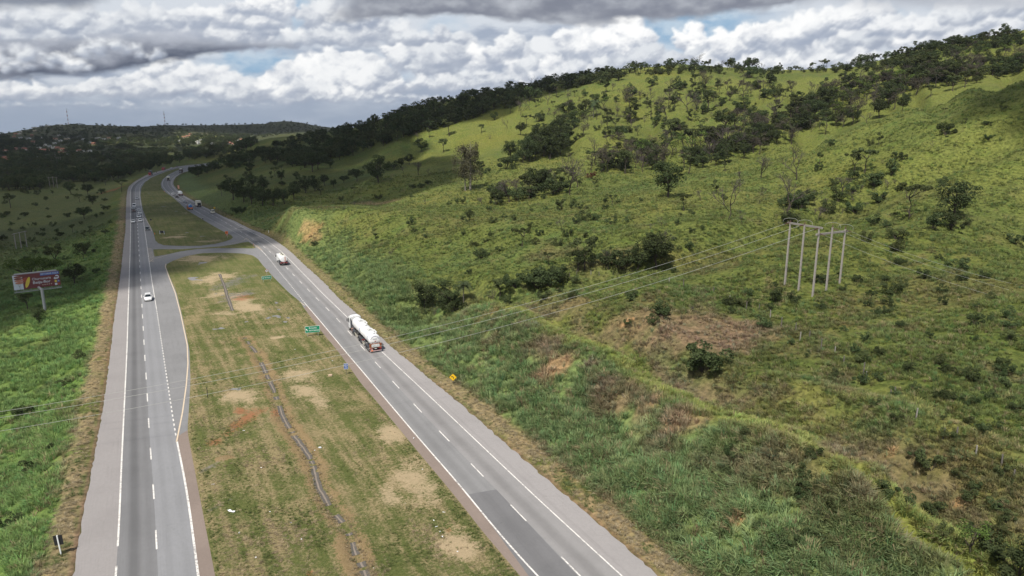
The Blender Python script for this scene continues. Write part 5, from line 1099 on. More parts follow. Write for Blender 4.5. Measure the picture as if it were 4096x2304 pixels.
# local axes of every vehicle: +X ahead, +Y left, z up, origin on the ground in the middle
WM={}
def wheel_meshes(r,w):
    key=(r,w)
    if key not in WM:
        t=MB(); prof=[(r*.62,-w/2),(r*.93,-w/2),(r,-w*.32),(r,w*.32),(r*.93,w/2),(r*.62,w/2)]
        n=20
        for i in range(n):
            for (a,b) in zip(prof,prof[1:]+prof[:1]):
                A0,A1=2*math.pi*i/n,2*math.pi*(i+1)/n
                t.face([(a[0]*math.cos(A0),a[1],a[0]*math.sin(A0)),(b[0]*math.cos(A0),b[1],b[0]*math.sin(A0)),(b[0]*math.cos(A1),b[1],b[0]*math.sin(A1)),(a[0]*math.cos(A1),a[1],a[0]*math.sin(A1))])
        q=MB(); q.tube([(0,-w*.42,0),(0,-w*.30,0),(0,w*.30,0),(0,w*.42,0)],[r*.40,r*.63,r*.63,r*.40],16); q.tube([(0,-w*.5,0),(0,w*.5,0)],r*.17,8)
        bm=bmesh.new(); me=t.mesh('tyre',m_tyre,False); bm.from_mesh(me); bmesh.ops.remove_doubles(bm,verts=bm.verts,dist=1e-4); bmesh.ops.recalc_face_normals(bm,faces=bm.faces); bm.to_mesh(me); bm.free(); me.polygons.foreach_set('use_smooth',np.ones(len(me.polygons),bool))
        WM[key]=(me,q.mesh('rim',m_rim,True,40))
    return WM[key]
def wheel(root,x,y,r,w):
    a,b=wheel_meshes(r,w); t=link(bpy.data.objects.new('wheel',a),root); t.location=(x,y,r); q=link(bpy.data.objects.new('rim',b),t)
def loft(st,mat,name,root,sub=1,loop=None):
    """stations: x, list of (y,z) on the left half from bottom to top"""
    mb=MB(); n=len(st[0][1]); base=[]
    for x,sec in st:
        b=len(mb.v); ring=[(x,y,z) for y,z in sec]+[(x,-y,z) for y,z in sec[::-1]]; mb.v+=ring; base.append(b)
    m=2*n
    for a,b in zip(base[:-1],base[1:]):
        for k in range(m): mb.f.append((a+k,a+(k+1)%m,b+(k+1)%m,b+k)); mb.m.append(0)
    mb.f.append(tuple(base[0]+k for k in range(m))); mb.m.append(0); mb.f.append(tuple(base[-1]+k for k in range(m-1,-1,-1))); mb.m.append(0)
    return mb.build(name,mat,root,True,32)
def quad_part(name,mat,root,pts,th=.02):
    a,b,c,d=[Vector(p) for p in pts]; n_=(b-a).cross(d-a).normalized()*th; mb=MB(); V=[a,b,c,d,a+n_,b+n_,c+n_,d+n_]
    mb.raw(V,[(3,2,1,0),(4,5,6,7),(0,1,5,4),(1,2,6,5),(2,3,7,6),(3,0,4,7)]); return mb.build(name,mat,root)
def car(loc,rz,paint,style,label,group=None,cat='car'):
    t=empty({'van':'van','suv':'suv'}.get(style,'car'),(loc[0],loc[1],.017),rz,label,cat,group)
    L,W,H,hood,belt,ws0,ws1,rs1,rs0={'hatch':(4.0,1.72,1.50,.92,.98,1.05,.38,-1.45,-1.85),'sedan':(4.45,1.76,1.46,.90,.97,1.05,.35,-1.0,-1.65),'suv':(4.55,1.84,1.70,1.05,1.10,1.15,.55,-1.75,-2.1),'van':(4.6,1.84,2.0,1.08,1.12,1.55,.85,-2.18,-2.28)}[style]
    h=L/2; w=W/2
    sec=lambda q,zb,zt: [(w*q*.80,zb),(w*q*.98,zb+.12),(w*q,zb+(zt-zb)*.5),(w*q*.97,zt-.10),(w*q*.84,zt)]
    st=[(-h,sec(.86,.42,belt-.18)),(-h+.10,sec(.95,.30,belt-.04)),(-h+.6,sec(1,.24,belt)),(ws0-.1,sec(1,.22,belt)),(ws0+.35,sec(1,.24,hood+.02)),(h-.5,sec(.97,.24,hood-.10)),(h-.12,sec(.88,.28,hood-.26)),(h,sec(.74,.38,hood-.42))]
    loft(st,paint,'body',t)
    zr=H; gs=lambda y0,y1,z0,z1: [(y0,z0),(y0*.97,z0+.05),(y1+.02,z1-.08),(y1*.9,z1)]
    wt=w*.76
    st=[(rs0-.02,[(w*.86,belt-.06),(w*.86,belt-.05),(w*.86,belt-.04),(w*.80,belt-.03)]),(rs1,gs(w*.93,wt,belt-.05,zr-.05)),((rs1+ws1)/2,gs(w*.94,wt,belt-.05,zr)),(ws1,gs(w*.93,wt,belt-.05,zr-.05)),(ws0+.02,[(w*.86,hood-.06),(w*.86,hood-.05),(w*.86,hood-.04),(w*.80,hood-.03)])]
    loft(st,paint,'cabin',t)
    q=.90
    quad_part('windscreen',m_glass,t,[(ws0-.04,-w*.80,hood+.03),(ws0-.04,w*.80,hood+.03),(ws1+.05,wt*.88,zr-.09),(ws1+.05,-wt*.88,zr-.09)],.035)
    quad_part('rear_window',m_glass,t,[(rs0+.03,w*.78,belt+.02),(rs0+.03,-w*.78,belt+.02),(rs1-.03,-wt*.86,zr-.12),(rs1-.03,wt*.86,zr-.12)],.035)
    for s in (1,-1):
        a=[(rs1+.12,s*(w*.925),belt+.03),(ws0-.30,s*(w*.925),belt+.03),(ws1-.05,s*(wt+.045),zr-.13),(rs1+.22,s*(wt+.045),zr-.13)]
        quad_part('side_window',m_glass,t,a if s<0 else a[::-1],.03)
        mb=MB(); mb.box((h-.17,s*w*.66,hood-.30),(.16,.34,.16),0,None,1,.04); mb.build('headlight',m_lamp,t)
        mb=MB(); mb.box((-h+.05,s*w*.76,belt-.22),(.10,.26,.20),0,None,1,.03); mb.build('tail_light',m_tail,t)
        mb=MB(); mb.box((ws0-.28,s*(w+.10),belt+.10),(.16,.22,.16),0,None,1,.05); mb.build('mirror',paint,t)
        for x in (h-.82,-h+.80): wheel(t,x,s*(w-.10),.33,.21)
    mb=MB(); mb.box((h-.04,0,.52),(.08,W*.62,.20),0,None,1,.03); mb.build('grille',m_sblack,t)
    mb=MB(); mb.box((h+.005,0,.40),(.03,.42,.13)); mb.build('number_plate',m_plate,t)
    mb=MB(); mb.box((-h-.005,0,.62),(.03,.42,.13)); mb.build('number_plate',m_plate,t)
    if style=='suv':
        quad_part('sunroof',m_glass,t,[(.15,-.42,zr+.002),(.42,-.42,zr-.008),(.42,.42,zr-.008),(.15,.42,zr+.002)][::-1],-.012)
        for s in (1,-1):
            mb=MB(); mb.tube([(-1.6,s*.62,zr-.02),(-1.4,s*.62,zr+.05),(.3,s*.62,zr+.05),(.5,s*.62,zr-.03)],.025,6); mb.build('roof_rail',m_galv,t)
            mb=MB(); mb.box((h-.10,s*w*.62,.44),(.12,.26,.12),0,None,1,.04); mb.build('fog_light',m_sblack,t)
    return t
def cab(t,x0,paint,w=2.45,H=3.1,L=2.1,z0=.55,fair=False):
    """cab-over-engine cab whose back wall stands at x0"""
    hw=w/2; mb=[(x0,[(hw*.96,z0+.3),(hw,z0+.5),(hw,H*.6),(hw*.98,H-.2),(hw*.90,H)]),(x0+L*.55,[(hw*.96,z0),(hw,z0+.2),(hw,H*.6),(hw*.98,H-.18),(hw*.90,H+.02)]),(x0+L*.9,[(hw*.96,z0-.1),(hw*.99,z0+.2),(hw*.98,H*.55),(hw*.95,H-.35),(hw*.86,H-.14)]),(x0+L,[(hw*.90,z0),(hw*.95,z0+.2),(hw*.95,H*.52),(hw*.88,H-.55),(hw*.80,H-.42)])]
    loft(mb,paint,'cab',t)
    quad_part('windscreen',m_glass,t,[(x0+L+.0,-hw*.86,H*.54),(x0+L+.0,hw*.86,H*.54),(x0+L*.93,hw*.80,H-.42),(x0+L*.93,-hw*.80,H-.42)],.05)
    for s in (1,-1):
        a=[(x0+L*.42,s*(hw+.005),H*.56),(x0+L*.88,s*(hw+.005),H*.56),(x0+L*.84,s*(hw*.975+.005),H-.52),(x0+L*.42,s*(hw*.985+.005),H-.48)]
        quad_part('side_window',m_glass,t,a if s<0 else a[::-1],.03)
        b=MB(); b.box((x0+L*.92,s*(hw+.24),H*.68),(.16,.20,.72),0,None,1,.06); b.tube([(x0+L*.88,s*hw,H*.82),(x0+L*.92,s*(hw+.24),H*.84)],.03,5); b.build('mirror',m_sblack,t)
        b=MB(); b.box((x0+L+.0,s*hw*.66,z0+.15),(.10,.42,.22),0,None,1,.04); b.build('headlight',m_lamp,t)
    b=MB(); b.box((x0+L+.02,0,z0+.55),(.06,w*.58,.55),0,None,1,.02); b.build('grille',m_sblack,t)
    b=MB(); b.box((x0+L-.02,0,z0-.18),(.26,w*.94,.34),0,None,1,.08); b.build('bumper',paint,t)
def rear_end(t,x,w=2.5,striped=False):
    b=MB(); b.box((x,0,.62),(.16,w*.96,.20),0,None,1,.02); b.build('bumper',m_chas,t)
    for s in (1,-1):
        b=MB(); b.box((x-.02,s*w*.38,.90),(.08,.42,.16),0,None,1,.02); b.build('tail_light',m_tail,t)
    b=MB(); b.box((x-.03,0,.92),(.05,.42,.16)); b.build('number_plate',m_plate,t)
def arch(t,x,y,r,w,mat):
    b=MB(); n=9; o=[(math.cos(math.pi*(i/(n-1))),math.sin(math.pi*(i/(n-1)))) for i in range(n)]; prof=[(x+c*(r+.12),.45+s*(r+.22)) for c,s in o]+[(x+c*(r+.07),.45+s*(r+.17)) for c,s in o[::-1]]
    b.prism(prof,y-w/2,y+w/2,lambda a,z,d:(a,d,z)); b.build('mudguard',mat,t)
def barrel(mb,x0,x1,r,zc,n=28,rings=(),m=0,ry=1.0,dome=.22):
    prof=[(x0,0),(x0,r*.55),(x0+dome*.35,r*.90),(x0+dome,r)]; xs=sorted(rings)
    for q in xs: prof+=[(q-.06,r),(q-.05,r+.035),(q+.05,r+.035),(q+.06,r)]
    prof+=[(x1-dome,r),(x1-dome*.35,r*.90),(x1,r*.55),(x1,0)]
    base=len(mb.v)
    for (x,q) in prof:
        for k in range(n): a=2*math.pi*k/n; mb.v.append((x,q*ry*math.cos(a),zc+q*math.sin(a)))
    for i in range(len(prof)-1):
        for k in range(n): mb.f.append((base+i*n+k,base+i*n+(k+1)%n,base+(i+1)*n+(k+1)%n,base+(i+1)*n+k)); mb.m.append(m)
# ---------------------------------------------------------------- the near two-tank lorry
pr=np.array(G(1504,1411)); pf=np.array(G(1385,1300)); tn=tangent(gR_CD,pr); rz=math.atan2(tn[1],tn[0])
T=empty('tanker_truck',(pr[0]+tn[0]*9.9,pr[1]+tn[1]*9.9,.017),rz,'long white double tanker truck with striped orange rear board, passing the yellow curve sign','truck')
X=lambda d: d-9.9                                   # distance from the rear bumper
b=MB(); b.box((X(15.6),0,.86),(7.0,.85,.26)); b.box((X(8.9),0,1.05),(7.6,.8,.28)); b.box((X(3.2),0,1.05),(6.2,.8,.28)); b.box((X(14.2),.0,.9),(1.6,2.2,.2)); b.build('chassis',m_chas,T)
cab(T,X(17.3),m_white,2.5,3.45,2.2,.6)
b=MB(); b.box((X(18.0),0,3.60),(1.2,1.9,.32),0,None,.8,.1); b.build('roof_spoiler',m_white,T)
b=MB(); b.box((X(18.75),0,3.66),(.18,1.3,.16),0,None,1,.04); b.build('sun_visor',m_sblack,T)
for s in (1,-1):
    b=MB(); b.box((X(16.95),s*1.20,2.05),(.62,.10,2.35),0,None,1,.03); b.build('side_fairing',m_dgreen,T)
    b=MB(); b.box((X(16.2),s*1.0,.78),(1.3,.55,.55),0,None,1,.1); b.build('fuel_tank',m_pink if s>0 else m_galv,T)
b=MB(); b.tube([(X(17.25),-.75,1.4),(X(17.25),-.75,3.3)],.05,6); b.tube([(X(17.25),-.98,1.4),(X(17.25),-.98,3.3)],.05,6)
for z in (1.8,2.2,2.6,3.0): b.tube([(X(17.25),-.75,z),(X(17.25),-.98,z)],.03,5)
b.build('ladder',m_galv,T)
RK=1.16; ZC=2.58
for x0,x1,rg in ((7.0,15.9,(7.9,9.2,10.6,12.0,13.4,15.0)),(.45,6.9,(1.2,2.4,3.8,5.2,6.3))):
    b=MB(); barrel(b,X(x0),X(x1),RK,ZC,36,[X(q) for q in rg],0,1.0,.30); tk_=b.build('tank',m_white,T,True,30)
    mid=X(x0+(x1-x0)*.52)
    b=MB(); fr=lambda x,y,d:(x,y,d)
    for s in (1,-1): b.box((mid,s*.52,ZC+RK+.10),(1.9,.05,.36),0,None,1,.01)
    for s in (1,-1): b.box((mid+s*.95,0,ZC+RK+.10),(.05,1.04,.36),0,None,1,.01)
    b.build('hatch_coaming',m_white,tk_)
    b=MB(); b.tube([(mid+.3,0,ZC+RK-.02),(mid+.3,0,ZC+RK+.14)],.34,14); b.tube([(mid-.55,.1,ZC+RK-.02),(mid-.55,.1,ZC+RK+.10)],.14,10); b.build('hatch',m_galv,tk_)
    b=MB(); b.tube([(mid-1.1,-.80,ZC+.92),(mid-1.0,-1.0,ZC+.95),(mid+.9,-1.0,ZC+.95),(mid+1.0,-.80,ZC+.9)],.13,8); b.build('hose_tube',m_white,tk_)
    b=MB()
    for q in (-.14,.14): b.box((X(x0+.75),q,ZC+RK+.05),(.12,.14,.10))
    b.build('vent',m_sblack,tk_)
    b=MB(); aa=[math.radians(q) for q in range(150,196,9)]; xs_=(X(x0+1.55),X(x0+2.15))
    for a0,a1 in zip(aa[:-1],aa[1:]):
        pt=lambda x,a:(x,-(RK+.008)*math.cos(a),ZC+(RK+.008)*math.sin(a)*-1 if False else ZC+(RK+.008)*math.sin(a)); b.face([pt(xs_[0],a0),pt(xs_[1],a0),pt(xs_[1],a1),pt(xs_[0],a1)])
    b.build('side_lettering',plain('faded_blue',(.42,.44,.56),.6,0,.35,9),tk_)
# writing on the rear head of the rear tank
b=MB(); xr=X(.45)-.02
frr=lambda x,y,d:(xr-d,-x,ZC+y)
for i,ch in enumerate('COOPERSUL'):
    a=math.radians(90+66-i*132/8); V,F,asp=TXT[ch]; hh=.20; ww=.17; R2=.88; ca,sa=math.cos(a-math.pi/2),math.sin(a-math.pi/2)
    cx,cy=R2*math.cos(a),R2*math.sin(a)-.05
    # the head is domed: letters sit on the rim of the dome
    off=-.12*(R2/RK)**2
    b.raw([tuple(frr(cx+(p[0]*ww*ca-p[1]*hh*sa),cy+(p[0]*ww*sa+p[1]*hh*ca),off+.05+p[2]*2)) for p in V],F)
b.build('lettering',plain('letter_blue',(.07,.07,.20),.6,0,.1,5),T)
b=MB(); b.box((xr-.02,.0,ZC+.26),(.03,.9,.07)); b.build('lettering',m_grey,T); b=MB(); b.box((xr-.02,-.06,ZC-.20),(.03,.30,.16)); b.build('placard',m_tail,T)
b=MB(); b.box((xr-.01,0,ZC-.44),(.03,1.9,.035)); b.build('trim_strip',m_sblack,T)
# striped rear board
b=MB(); xb=X(.10); zb=1.52; wb,hb=2.52,.92; frb=lambda x,y,d:(xb-d,-x,zb+y)
b.box((xb+.03,0,zb),(.05,wb,hb),0)
nst=22
for i in range(-8,nst+8):
    x0=-wb/2+i*wb/nst*1.0
    if i%2: continue
    p=[(x0,-hb/2),(x0+wb/nst,-hb/2),(x0+wb/nst+hb*.9,hb/2),(x0+hb*.9,hb/2)]
    def clipx(P,lo,hi):
        out=[]
        for sgn,lim in ((1,lo),(-1,hi)):
            out=[]; n_=len(P)
            for k_ in range(n_):
                a,c_=P[k_],P[(k_+1)%n_]; fa=sgn*(a[0]-lim); fc=sgn*(c_[0]-lim)
                if fa>=0: out.append(a)
                if fa*fc<0: t_=fa/(fa-fc); out.append((a[0]+(c_[0]-a[0])*t_,a[1]+(c_[1]-a[1])*t_))
            P=out
            if not P: return []
        return P
    p=clipx(p,-wb/2+.005,wb/2-.005)
    if len(p)>2: b.face([frb(x,y,.006) for x,y in p],1)
hz_=b.build('hazard_board',[m_orange,m_sblack],T,fix=False)
b=MB(); b.box((xb-.02,0,zb+.02),(.03,1.62,.54)); b.build('message_panel',m_swhite,hz_)
b=MB(); put_text(b,'VEÍCULO LONGO',frb,0,.12,1.45,.17,0,.036,.042); put_text(b,'COMPRIMENTO 20 METROS',frb,0,-.11,1.45,.11,0,.036,.042); b.build('lettering',m_sblack,hz_)
b=MB(); b.box((X(.25),0,.98),(.30,2.48,.14),0,None,1,.02); b.build('rear_beam',m_dred,T)
b=MB(); b.box((X(.12),0,.42),(.14,2.5,.16),0,None,1,.02)
for i in range(16): b.box((X(.045),-1.17+i*.156,.42),(.02,.078,.15),1)
b.build('bumper',[m_sred,m_swhite],T)
for s in (1,-1):
    b=MB(); b.box((X(.12),s*1.02,.86),(.08,.40,.16),0,None,1,.02); b.build('tail_light',m_tail,T)
    b=MB(); b.tube([(X(.2),s*.5,.42),(X(.35),s*.5,.95)],.05,5); b.tube([(X(.2),s*1.2,.42),(X(.25),s*1.2,.95)],.04,5); b.build('bumper_bracket',m_chas,T)
b=MB(); b.box((X(.08),.0,.88),(.03,.46,.14)); b.build('number_plate',m_plate,T)
b=MB(); b.box((X(.06),.86,.66),(.03,.46,.10)); b.build('reflector',m_swhite,T)
b=MB(); b.box((X(.05),.78,.50),(.03,.42,.34)); b.build('hazard_plate',m_sor,T)
b=MB(); b.box((X(6.95),.75,.98),(.10,.9,.28),0); b.build('tail_light',m_dred,T)
for q in (18.75,15.6,14.3,9.6,8.35,7.1+.35,3.6,2.4,1.2):
    for s in (1,-1): wheel(T,X(q),s*1.08,.50,.34 if q<18 else .30)
for q in (15.6,14.3,9.6,8.35,7.45,3.6,2.4,1.2):
    for s in (1,-1): arch(T,X(q),s*1.06,.50,.56,m_mud)
for a0,a1 in ((10.4,13.4),(4.5,6.5),(.4,.9)):
    for s in (1,-1):
        b=MB()
        for z in (.55,.90): b.tube([(X(a0),s*1.20,z),(X(a1),s*1.20,z)],.045,6)
        b.build('side_guard',m_offw,T)
for q in (11.6,5.5):
    b=MB(); b.box((X(q),.35,1.30),(.7,1.0,.7),0,None,1,.04); b.build('tool_box',m_black,T)
# ---------------------------------------------------------------- single white tanker behind it
def small_tanker(px,lane,label,boxes=True,sc=1.0,tm=None):
    p,rz=place(px,lane,True); t=empty('tanker_truck',(p[0]+math.cos(rz)*4.3,p[1]+math.sin(rz)*4.3,.017),rz,label,'truck'); t.scale=(sc,)*3
    tm=tm or m_white
    b=MB(); b.box((0,0,.85),(8.0,.85,.26)); b.build('chassis',m_chas,t); cab(t,2.3,m_white,2.45,3.05,2.0,.55)
    b=MB(); barrel(b,-4.2,2.1,1.12,2.25,32,[-2.6,-1.0,.6],0,1.06,.28); k_=b.build('tank',tm,t,True,30)
    if boxes:
        for q in (-2.3,.6):
            b=MB()
            for s in (1,-1): b.box((q,s*.55,3.38),(2.3,.05,.22)); b.box((q+s*1.15,0,3.38),(.05,1.1,.22))
            b.build('hatch_coaming',m_offw,k_)
            for e_ in (-.7,0,.7):
                b=MB(); b.tube([(q+e_,-.1,3.33),(q+e_,-.1,3.46)],.26,12); b.build('hatch',m_sblack,k_)
        b=MB()
        for s in (-.3,-.62): b.tube([(-4.22,s,1.5),(-4.22,s,3.1)],.03,5)
        for z in range(6): b.tube([(-4.22,-.3,1.6+z*.28),(-4.22,-.62,1.6+z*.28)],.022,4)
        b.build('ladder',m_orange,k_)
    rear_end(t,-4.25)
    b=MB(); b.box((-4.1,0,1.05),(.5,2.4,.16)); b.build('rear_deck',m_dred,t)
    for x in (3.3,-1.9,-3.1):
        for s in (1,-1): wheel(t,x,s*1.02,.48,.30)
    for x in (-1.9,-3.1):
        for s in (1,-1): arch(t,x,s*1.02,.48,.5,m_mud)
    for s in (1,-1):
        b=MB(); b.tube([(-1.0,s*1.18,.6),(2.2,s*1.18,.6)],.05,5); b.tube([(-1.0,s*1.18,.95),(2.2,s*1.18,.95)],.05,5); b.build('side_guard',m_galv,t)
    return t
small_tanker((1137,1063),gR_CD,'short white tanker truck with black roof hatches, just past the turning lane')
small_tanker((725,784),gR_WR,'distant white tanker truck beside the black car on the far bend',False,.95)
def box_truck(px,lane,away,cabm,boxm,label,L=7.5,Hb=3.5,name='box_truck',zf=1.0,off=0.0,roof=None):
    p,rz=place(px,lane,away,off); sg=1 if away else -1
    t=empty(name,(p[0]+math.cos(rz)*L/2*sg,p[1]+math.sin(rz)*L/2*sg,.017),rz,label,'truck'); h=L/2
    cab(t,h-1.95,cabm,2.4,2.75,1.9,.5)
    b=MB(); b.box((-.05,0,.8),(L-1,.8,.25)); b.build('chassis',m_chas,t)
    b=MB(); b.box((-1.05,0,(Hb+1.0)/2+.05),(L-2.2,2.45,Hb-1.0),0,None,1,.04); bx=b.build('cargo_box',boxm,t)
    if roof is not None: b=MB(); b.box((-1.05,0,Hb+.08),(L-2.16,2.5,.08)); b.build('roof_panel',roof,bx)
    b=MB(); b.box((-1.05-(L-2.2)/2-.02,0,1.85),(.05,1.9,1.5)); b.build('rear_door',m_sblack if boxm is m_offw else m_grey,bx)
    rear_end(t,-h+.02)
    for x in (h-1.0,-h+2.3,-h+1.2):
        for s in (1,-1): wheel(t,x,s*1.0,.47,.30)
    return t
box_truck((798,829),gR_WR,True,m_white,m_offw,'cream box truck with a black rear door on the uphill lane',7.5,3.6)
box_truck((674,723),gR_CD,True,m_white,m_offw,'pale green box truck farthest along the away carriageway bend',7.0,3.6)
box_truck((722,693),gR_CD,True,m_brown,m_brown,'brown stake truck with a white roof, half hidden by the bend tree',11,4.2,'box_truck',1,0,m_white)
box_truck((599,702),gL_CD,False,m_red,m_tarp,'red cab truck with a dark tarpaulin box coming round the bend',9.5,4.3,'box_truck',1,0,m_grey)
box_truck((652,682),gL_CD,False,m_red,m_dred,'all red truck following the tarpaulin truck round the bend',8.5,3.5)
# blue tank lorry of the road crew
p,rz=place((764,841),gR_WL,True); t=empty('works_truck',(p[0]+math.cos(rz)*2.9,p[1]+math.sin(rz)*2.9,.017),rz,'works truck with blue drum and orange rear stopped at the median edge','truck')
cab(t,1.1,m_orange,2.3,2.6,1.7,.5); b=MB(); barrel(b,-2.7,.9,.98,2.15,26,[-1.6,-.2],0,1.0,.3); b.build('drum',m_blue,t,True,30)
b=MB(); b.tube([(-2.45,0,2.15),(-2.3,0,2.15)],1.02,26); b.build('drum_band',m_swhite,t,True,30)
b=MB(); b.box((-2.75,0,1.05),(.5,2.2,1.1),0,None,.86,.05); b.build('rear_hopper',m_orange,t); b=MB(); b.box((0,0,.78),(5.4,.8,.25)); b.build('chassis',m_chas,t); rear_end(t,-3.0,2.2)
for x in (1.9,-1.8):
    for s in (1,-1): wheel(t,x,s*.95,.45,.3)
# cars
away=gR_CD; tow=gL_CD
p,rz=place((594,1206),gL_CD,False); car((p[0]-math.cos(rz)*2.0,p[1]-math.sin(rz)*2.0),rz,m_white,'suv','white sport utility car with roof rails, coming down the near carriageway alone')
CG='cars coming down the left carriageway'
for px,pm,sty,lab in [((548,797),m_silver,'sedan','silver car farthest back of the oncoming queue, alone in the inner lane'),((537,828),m_white,'van','white van leading the far group of oncoming cars'),((533,836),m_silver,'sedan','silver grey sedan close behind the dark maroon car'),((535,847.5),m_maroon,'sedan','dark maroon car in the outer lane beside the white cars'),
  ((556,844.5),m_white,'hatch','white hatchback at the back of the inner lane queue'),((559.5,856),m_white,'sedan','white sedan second from the back of the inner lane queue'),((556.5,870),m_white,'sedan','white sedan with a dark windscreen second in the inner lane queue'),((561.5,887),m_white,'hatch','white hatchback heading the inner lane queue'),((533,891),m_white,'sedan','white sedan heading the outer lane, left of the hatchback'),((590,920),m_dgreen,'hatch','dark teal hatchback in the turning lane beside the median'),
  ((685,682.5-10+1.5),m_white,'sedan','white sedan behind the all red truck on the bend'),((708,668.5),m_maroon,'sedan','small dark red car farthest away on the bend')]:
    p,rz=place(px,gL_CD,False); car(p,rz,pm,sty,lab,CG,'van' if sty=='van' else 'car')
CG='cars going up the right carriageway'
for px,pm,sty,lab in [((739,810.5),m_silver,'sedan','silver sedan in the middle lane ahead of the works truck'),((707.5,790.5),m_black,'sedan','black sedan just behind the distant white tanker'),((692,780),m_white,'sedan','white sedan ahead of the black sedan'),((851,853),m_offw,'van','small cream van below the far yellow curve sign')]:
    p,rz=place(px,gR_CD,True); car(p,rz,pm,sty,lab,CG,'van' if sty=='van' else 'car')
# ---------------------------------------------------------------- people and a motorcycle
m_skin=plain('skin',(.20,.11,.075),.7); m_hiv=plain('cloth_ochre',(.50,.30,.05),.9); m_pants=plain('cloth_maroon',(.10,.035,.03),.9); m_pale=plain('cloth_pale',(.50,.52,.45),.9); m_navy=plain('cloth_dark',(.03,.035,.05),.9)
def person(name,loc,rz,shirt,pants,helmet,pose,label):
    J=pose; order=list(J); ed=[('pel','spi'),('spi','che'),('che','nek'),('nek','hea'),('che','sL'),('sL','eL'),('eL','wL'),('wL','hL'),('che','sR'),('sR','eR'),('eR','wR'),('wR','hR'),('pel','pL'),('pL','kL'),('kL','aL'),('aL','tL'),('pel','pR'),('pR','kR'),('kR','aR'),('aR','tR')]
    rad={'pel':.15,'spi':.14,'che':.16,'nek':.06,'hea':.105,'sL':.075,'sR':.075,'eL':.05,'eR':.05,'wL':.034,'wR':.034,'hL':.035,'hR':.035,'pL':.105,'pR':.105,'kL':.066,'kR':.066,'aL':.048,'aR':.048,'tL':.045,'tR':.045}
    me=bpy.data.meshes.new('person'); me.from_pydata([J[k] for k in order],[(order.index(a),order.index(c)) for a,c in ed],[])
    o=bpy.data.objects.new('person',me); COL.objects.link(o); o.modifiers.new('skin','SKIN'); sk=me.skin_vertices
    if not sk:
        bm=bmesh.new(); bm.from_mesh(me); bm.verts.layers.skin.verify(); bm.to_mesh(me); bm.free()
    for i,k_ in enumerate(order): me.skin_vertices[0].data[i].radius=(rad[k_],rad[k_])
    me.skin_vertices[0].data[0].use_root=True; sb=o.modifiers.new('sub','SUBSURF'); sb.levels=1; sb.render_levels=1
    for mm in (m_skin,shirt,pants): me.materials.append(mm)
    o.location=loc; o.rotation_euler=(0,0,rz); tag(o,label,'person')
    PEOPLE.append((o,shirt,pants,helmet,J)); return o
PEOPLE=[]
stand=dict(pel=(0,0,.95),spi=(0,0,1.1),che=(.02,0,1.32),nek=(.02,0,1.47),hea=(.03,0,1.62),sL=(.02,.19,1.40),eL=(.08,.27,1.15),wL=(.26,.22,1.02),hL=(.33,.20,1.0),sR=(.02,-.19,1.40),eR=(.04,-.28,1.13),wR=(.16,-.26,.92),hR=(.2,-.26,.85),pL=(0,.10,.88),kL=(.03,.12,.48),aL=(0,.12,.09),tL=(.14,.13,.05),pR=(0,-.10,.88),kR=(.03,-.13,.48),aR=(-.02,-.13,.09),tR=(.12,-.14,.05))
stride=dict(stand,kL=(.26,.11,.52),aL=(.30,.11,.10),tL=(.43,.11,.07),kR=(-.02,-.11,.47),aR=(-.34,-.11,.14),tR=(-.24,-.11,.05),eR=(.18,-.26,1.16),wR=(.36,-.22,1.16),hR=(.42,-.20,1.16),eL=(-.16,.26,1.16),wL=(-.12,.27,.92),hL=(-.1,.27,.85))
ride=dict(stand,pel=(-.15,0,.85),spi=(-.08,0,1.0),che=(.06,0,1.22),nek=(.12,0,1.36),hea=(.18,0,1.50),sL=(.08,.19,1.28),eL=(.28,.27,1.10),wL=(.48,.27,1.05),hL=(.54,.27,1.04),sR=(.08,-.19,1.28),eR=(.28,-.27,1.10),wR=(.48,-.27,1.05),hR=(.54,-.27,1.04),pL=(-.12,.13,.80),kL=(.28,.22,.70),aL=(.08,.22,.34),tL=(.2,.23,.30),pR=(-.12,-.13,.80),kR=(.28,-.22,.70),aR=(.08,-.22,.34),tR=(.2,-.23,.30))
p=np.array(G(811.5,879)); person('person',(p[0],p[1],.02),2.2,m_pale,m_pants,None,stride,'person in a pale top and maroon trousers walking along the road edge')
p=np.array(G(749,839)); person('person',(p[0],p[1],.06),-.6,m_hiv,m_hiv,m_swhite,stand,'worker in ochre overalls and white helmet beside the works truck')
p,rz=place((627,691.5),gL_WL,False); t=empty('motorcycle',(p[0],p[1],.017),rz,'dark motorcycle near the shoulder between the two red trucks','motorcycle')
wheel(t,.65,0,.31,.12); wheel(t,-.65,0,.31,.14); b=MB(); b.tube([(.65,0,.31),(.48,0,.95),(.42,0,1.02)],.04,6); b.tube([(.42,-.33,1.04),(.40,0,1.02),(.42,.33,1.04)],.02,5); b.tube([(.45,0,.8),(.0,0,.45),(-.65,0,.31)],.05,6); b.build('frame',m_chas,t)
b=MB(); b.box((.14,0,.80),(.55,.30,.26),0,None,.8,.08); b.build('fuel_tank',m_red,t); b=MB(); b.box((-.42,0,.78),(.70,.26,.12),0,None,1,.05); b.build('seat',m_sblack,t); b=MB(); b.box((.05,0,.45),(.45,.28,.34),0,None,1,.05); b.build('engine',m_galv,t)
person('person',(p[0],p[1],.02),rz,m_navy,m_navy,m_sred,ride,'rider in dark clothes and red helmet on the motorcycle')
